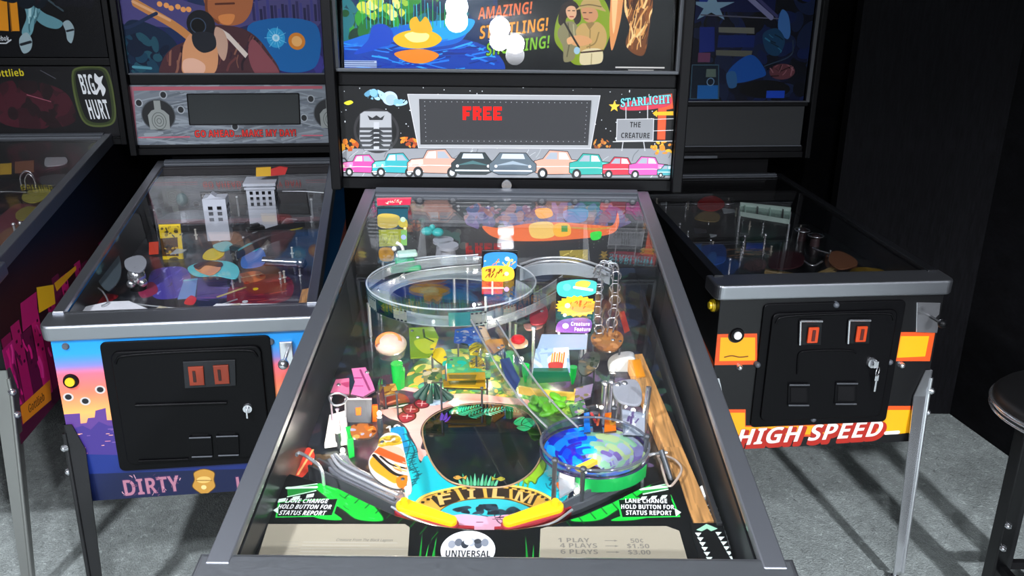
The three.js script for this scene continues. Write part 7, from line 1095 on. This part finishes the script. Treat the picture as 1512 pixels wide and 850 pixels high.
  add('backbox_picture', card(rect(-0.305, 0.305, 1.282, 1.745), -1.006, 0.004, T), printed(T, 0.25), root);
  const S = new Art(-0.33, 0.33, 1.0, 1.28, 2000, '#0c0a0e');
  {
    S.scatter([[-0.0353,1.1957],[0.0884,1.2018],[0.1651,1.1627],[0.1727,1.0749],[-0.0562,1.077]], 60, ['#2a0a14', '#3a0c1a', '#1a080e'], 0.02, 0.05);
    S.line([[0.0409,1.1633],[0.1097,1.1413]], '#8a4a5a', 0.003).line([[0.0947,1.2402],[0.1358,1.2146]], '#4a4a52', 0.003);
    S.text('Gottlieb', -0.0087,1.2318, 0.030, '#c8b81c', { w: 0.105, rot: 0.04 });
    const bp = [[0.1929,1.2359],[0.2155,1.2487],[0.2821,1.2487],[0.297,1.2359],[0.3024,1.0915],[0.2862,1.0671],[0.2217,1.0633],[0.1993,1.0835]];
    S.poly(bp, '#2f3a1a', true, '#4f5a2c', 0.006).poly([[0.2005,1.2316],[0.2184,1.2402],[0.2767,1.2402],[0.2874,1.2273],[0.2923,1.096],[0.2789,1.0761],[0.2276,1.0744],[0.209,1.0923]], '#0b0b0d', true);
    S.text('BIG', 0.2305,1.195, 0.088, '#dfe2e4', { w: 0.047, rot: -0.02, skew: -0.14 }).text('HURT', 0.2524,1.1141, 0.088, '#dfe2e4', { w: 0.068, rot: -0.0, skew: -0.14 });
    S.poly([[0.2588,1.2316],[0.2695,1.2187],[0.2826,1.223],[0.2754,1.2014],[0.2849,1.1796],[0.2734,1.1579],[0.2681,1.1797],[0.2551,1.1623],[0.2494,1.1667],[0.2637,1.1927],[0.255,1.2057]], '#dfe2e4', true);
  }
  add('logo_panel', card(rect(-0.31, 0.31, 1.027, 1.253), -1.0, 0.006, S), printed(S, 0.3), root);
}

// ---------------------------------------------------------------- stool at the right edge
{
  const s = grp('bar_stool', scene); s.position.set(1.308, 0, -1.66); s.userData = { label: 'round black stool with a chrome rim at the right edge', category: 'stool' };
  const prof = [[0, 0.565], [0.187, 0.565], [0.194, 0.575], [0.194, 0.595], [0.18, 0.61], [0.10, 0.616], [0, 0.618]].map((p) => new THREE.Vector2(...p));
  add('seat_cushion', new THREE.LatheGeometry(prof, 48), std(0x0b0b0c, 0.5), s);
  add('seat_rim', [new THREE.TorusGeometry(0.196, 0.005, 10, 64).rotateX(PI / 2).translate(0, 0.582, 0), new THREE.TorusGeometry(0.196, 0.0035, 8, 64).rotateX(PI / 2).translate(0, 0.568, 0)], M.chrome, s);
  add('seat_plate', cy(0.13, 0.15, 0.02, 0, 0.545, 0, 32), M.blackMatte, s);
  for (const [x, z] of [[-1, -1], [-1, 1], [1, -1], [1, 1]]) {
    const l = grp('leg', s); add('leg_post', bx(0.044, 0.53, 0.044, x * 0.075, 0.285, z * 0.075, 0.005), std(0x0c0c0e, 0.35), l); add('foot_cap', cy(0.022, 0.02, 0.02, x * 0.075, 0, z * 0.075, 16), M.rubberBlack, l);
    for (const y of [0.25, 0.185]) add('leg_bolt', [cy(0.009, 0.008, 0.008, 0, 0, 0, 6).rotateX(PI / 2), sp(0.007, 0, 0, 0.008, 1, 10)].map((g) => g.rotateY(x < 0 ? -0.6 : 0.6).translate(x * 0.075 + x * 0.012, y, z * 0.075 + 0.022)), M.chrome, l);
  }
  add('stretcher', [bx(0.11, 0.02, 0.016, 0, 0.12, 0.075), bx(0.11, 0.02, 0.016, 0, 0.12, -0.075), bx(0.016, 0.02, 0.11, 0.075, 0.12, 0), bx(0.016, 0.02, 0.11, -0.075, 0.12, 0)], M.blackMatte, s);
}

renderer.render(scene, camera);
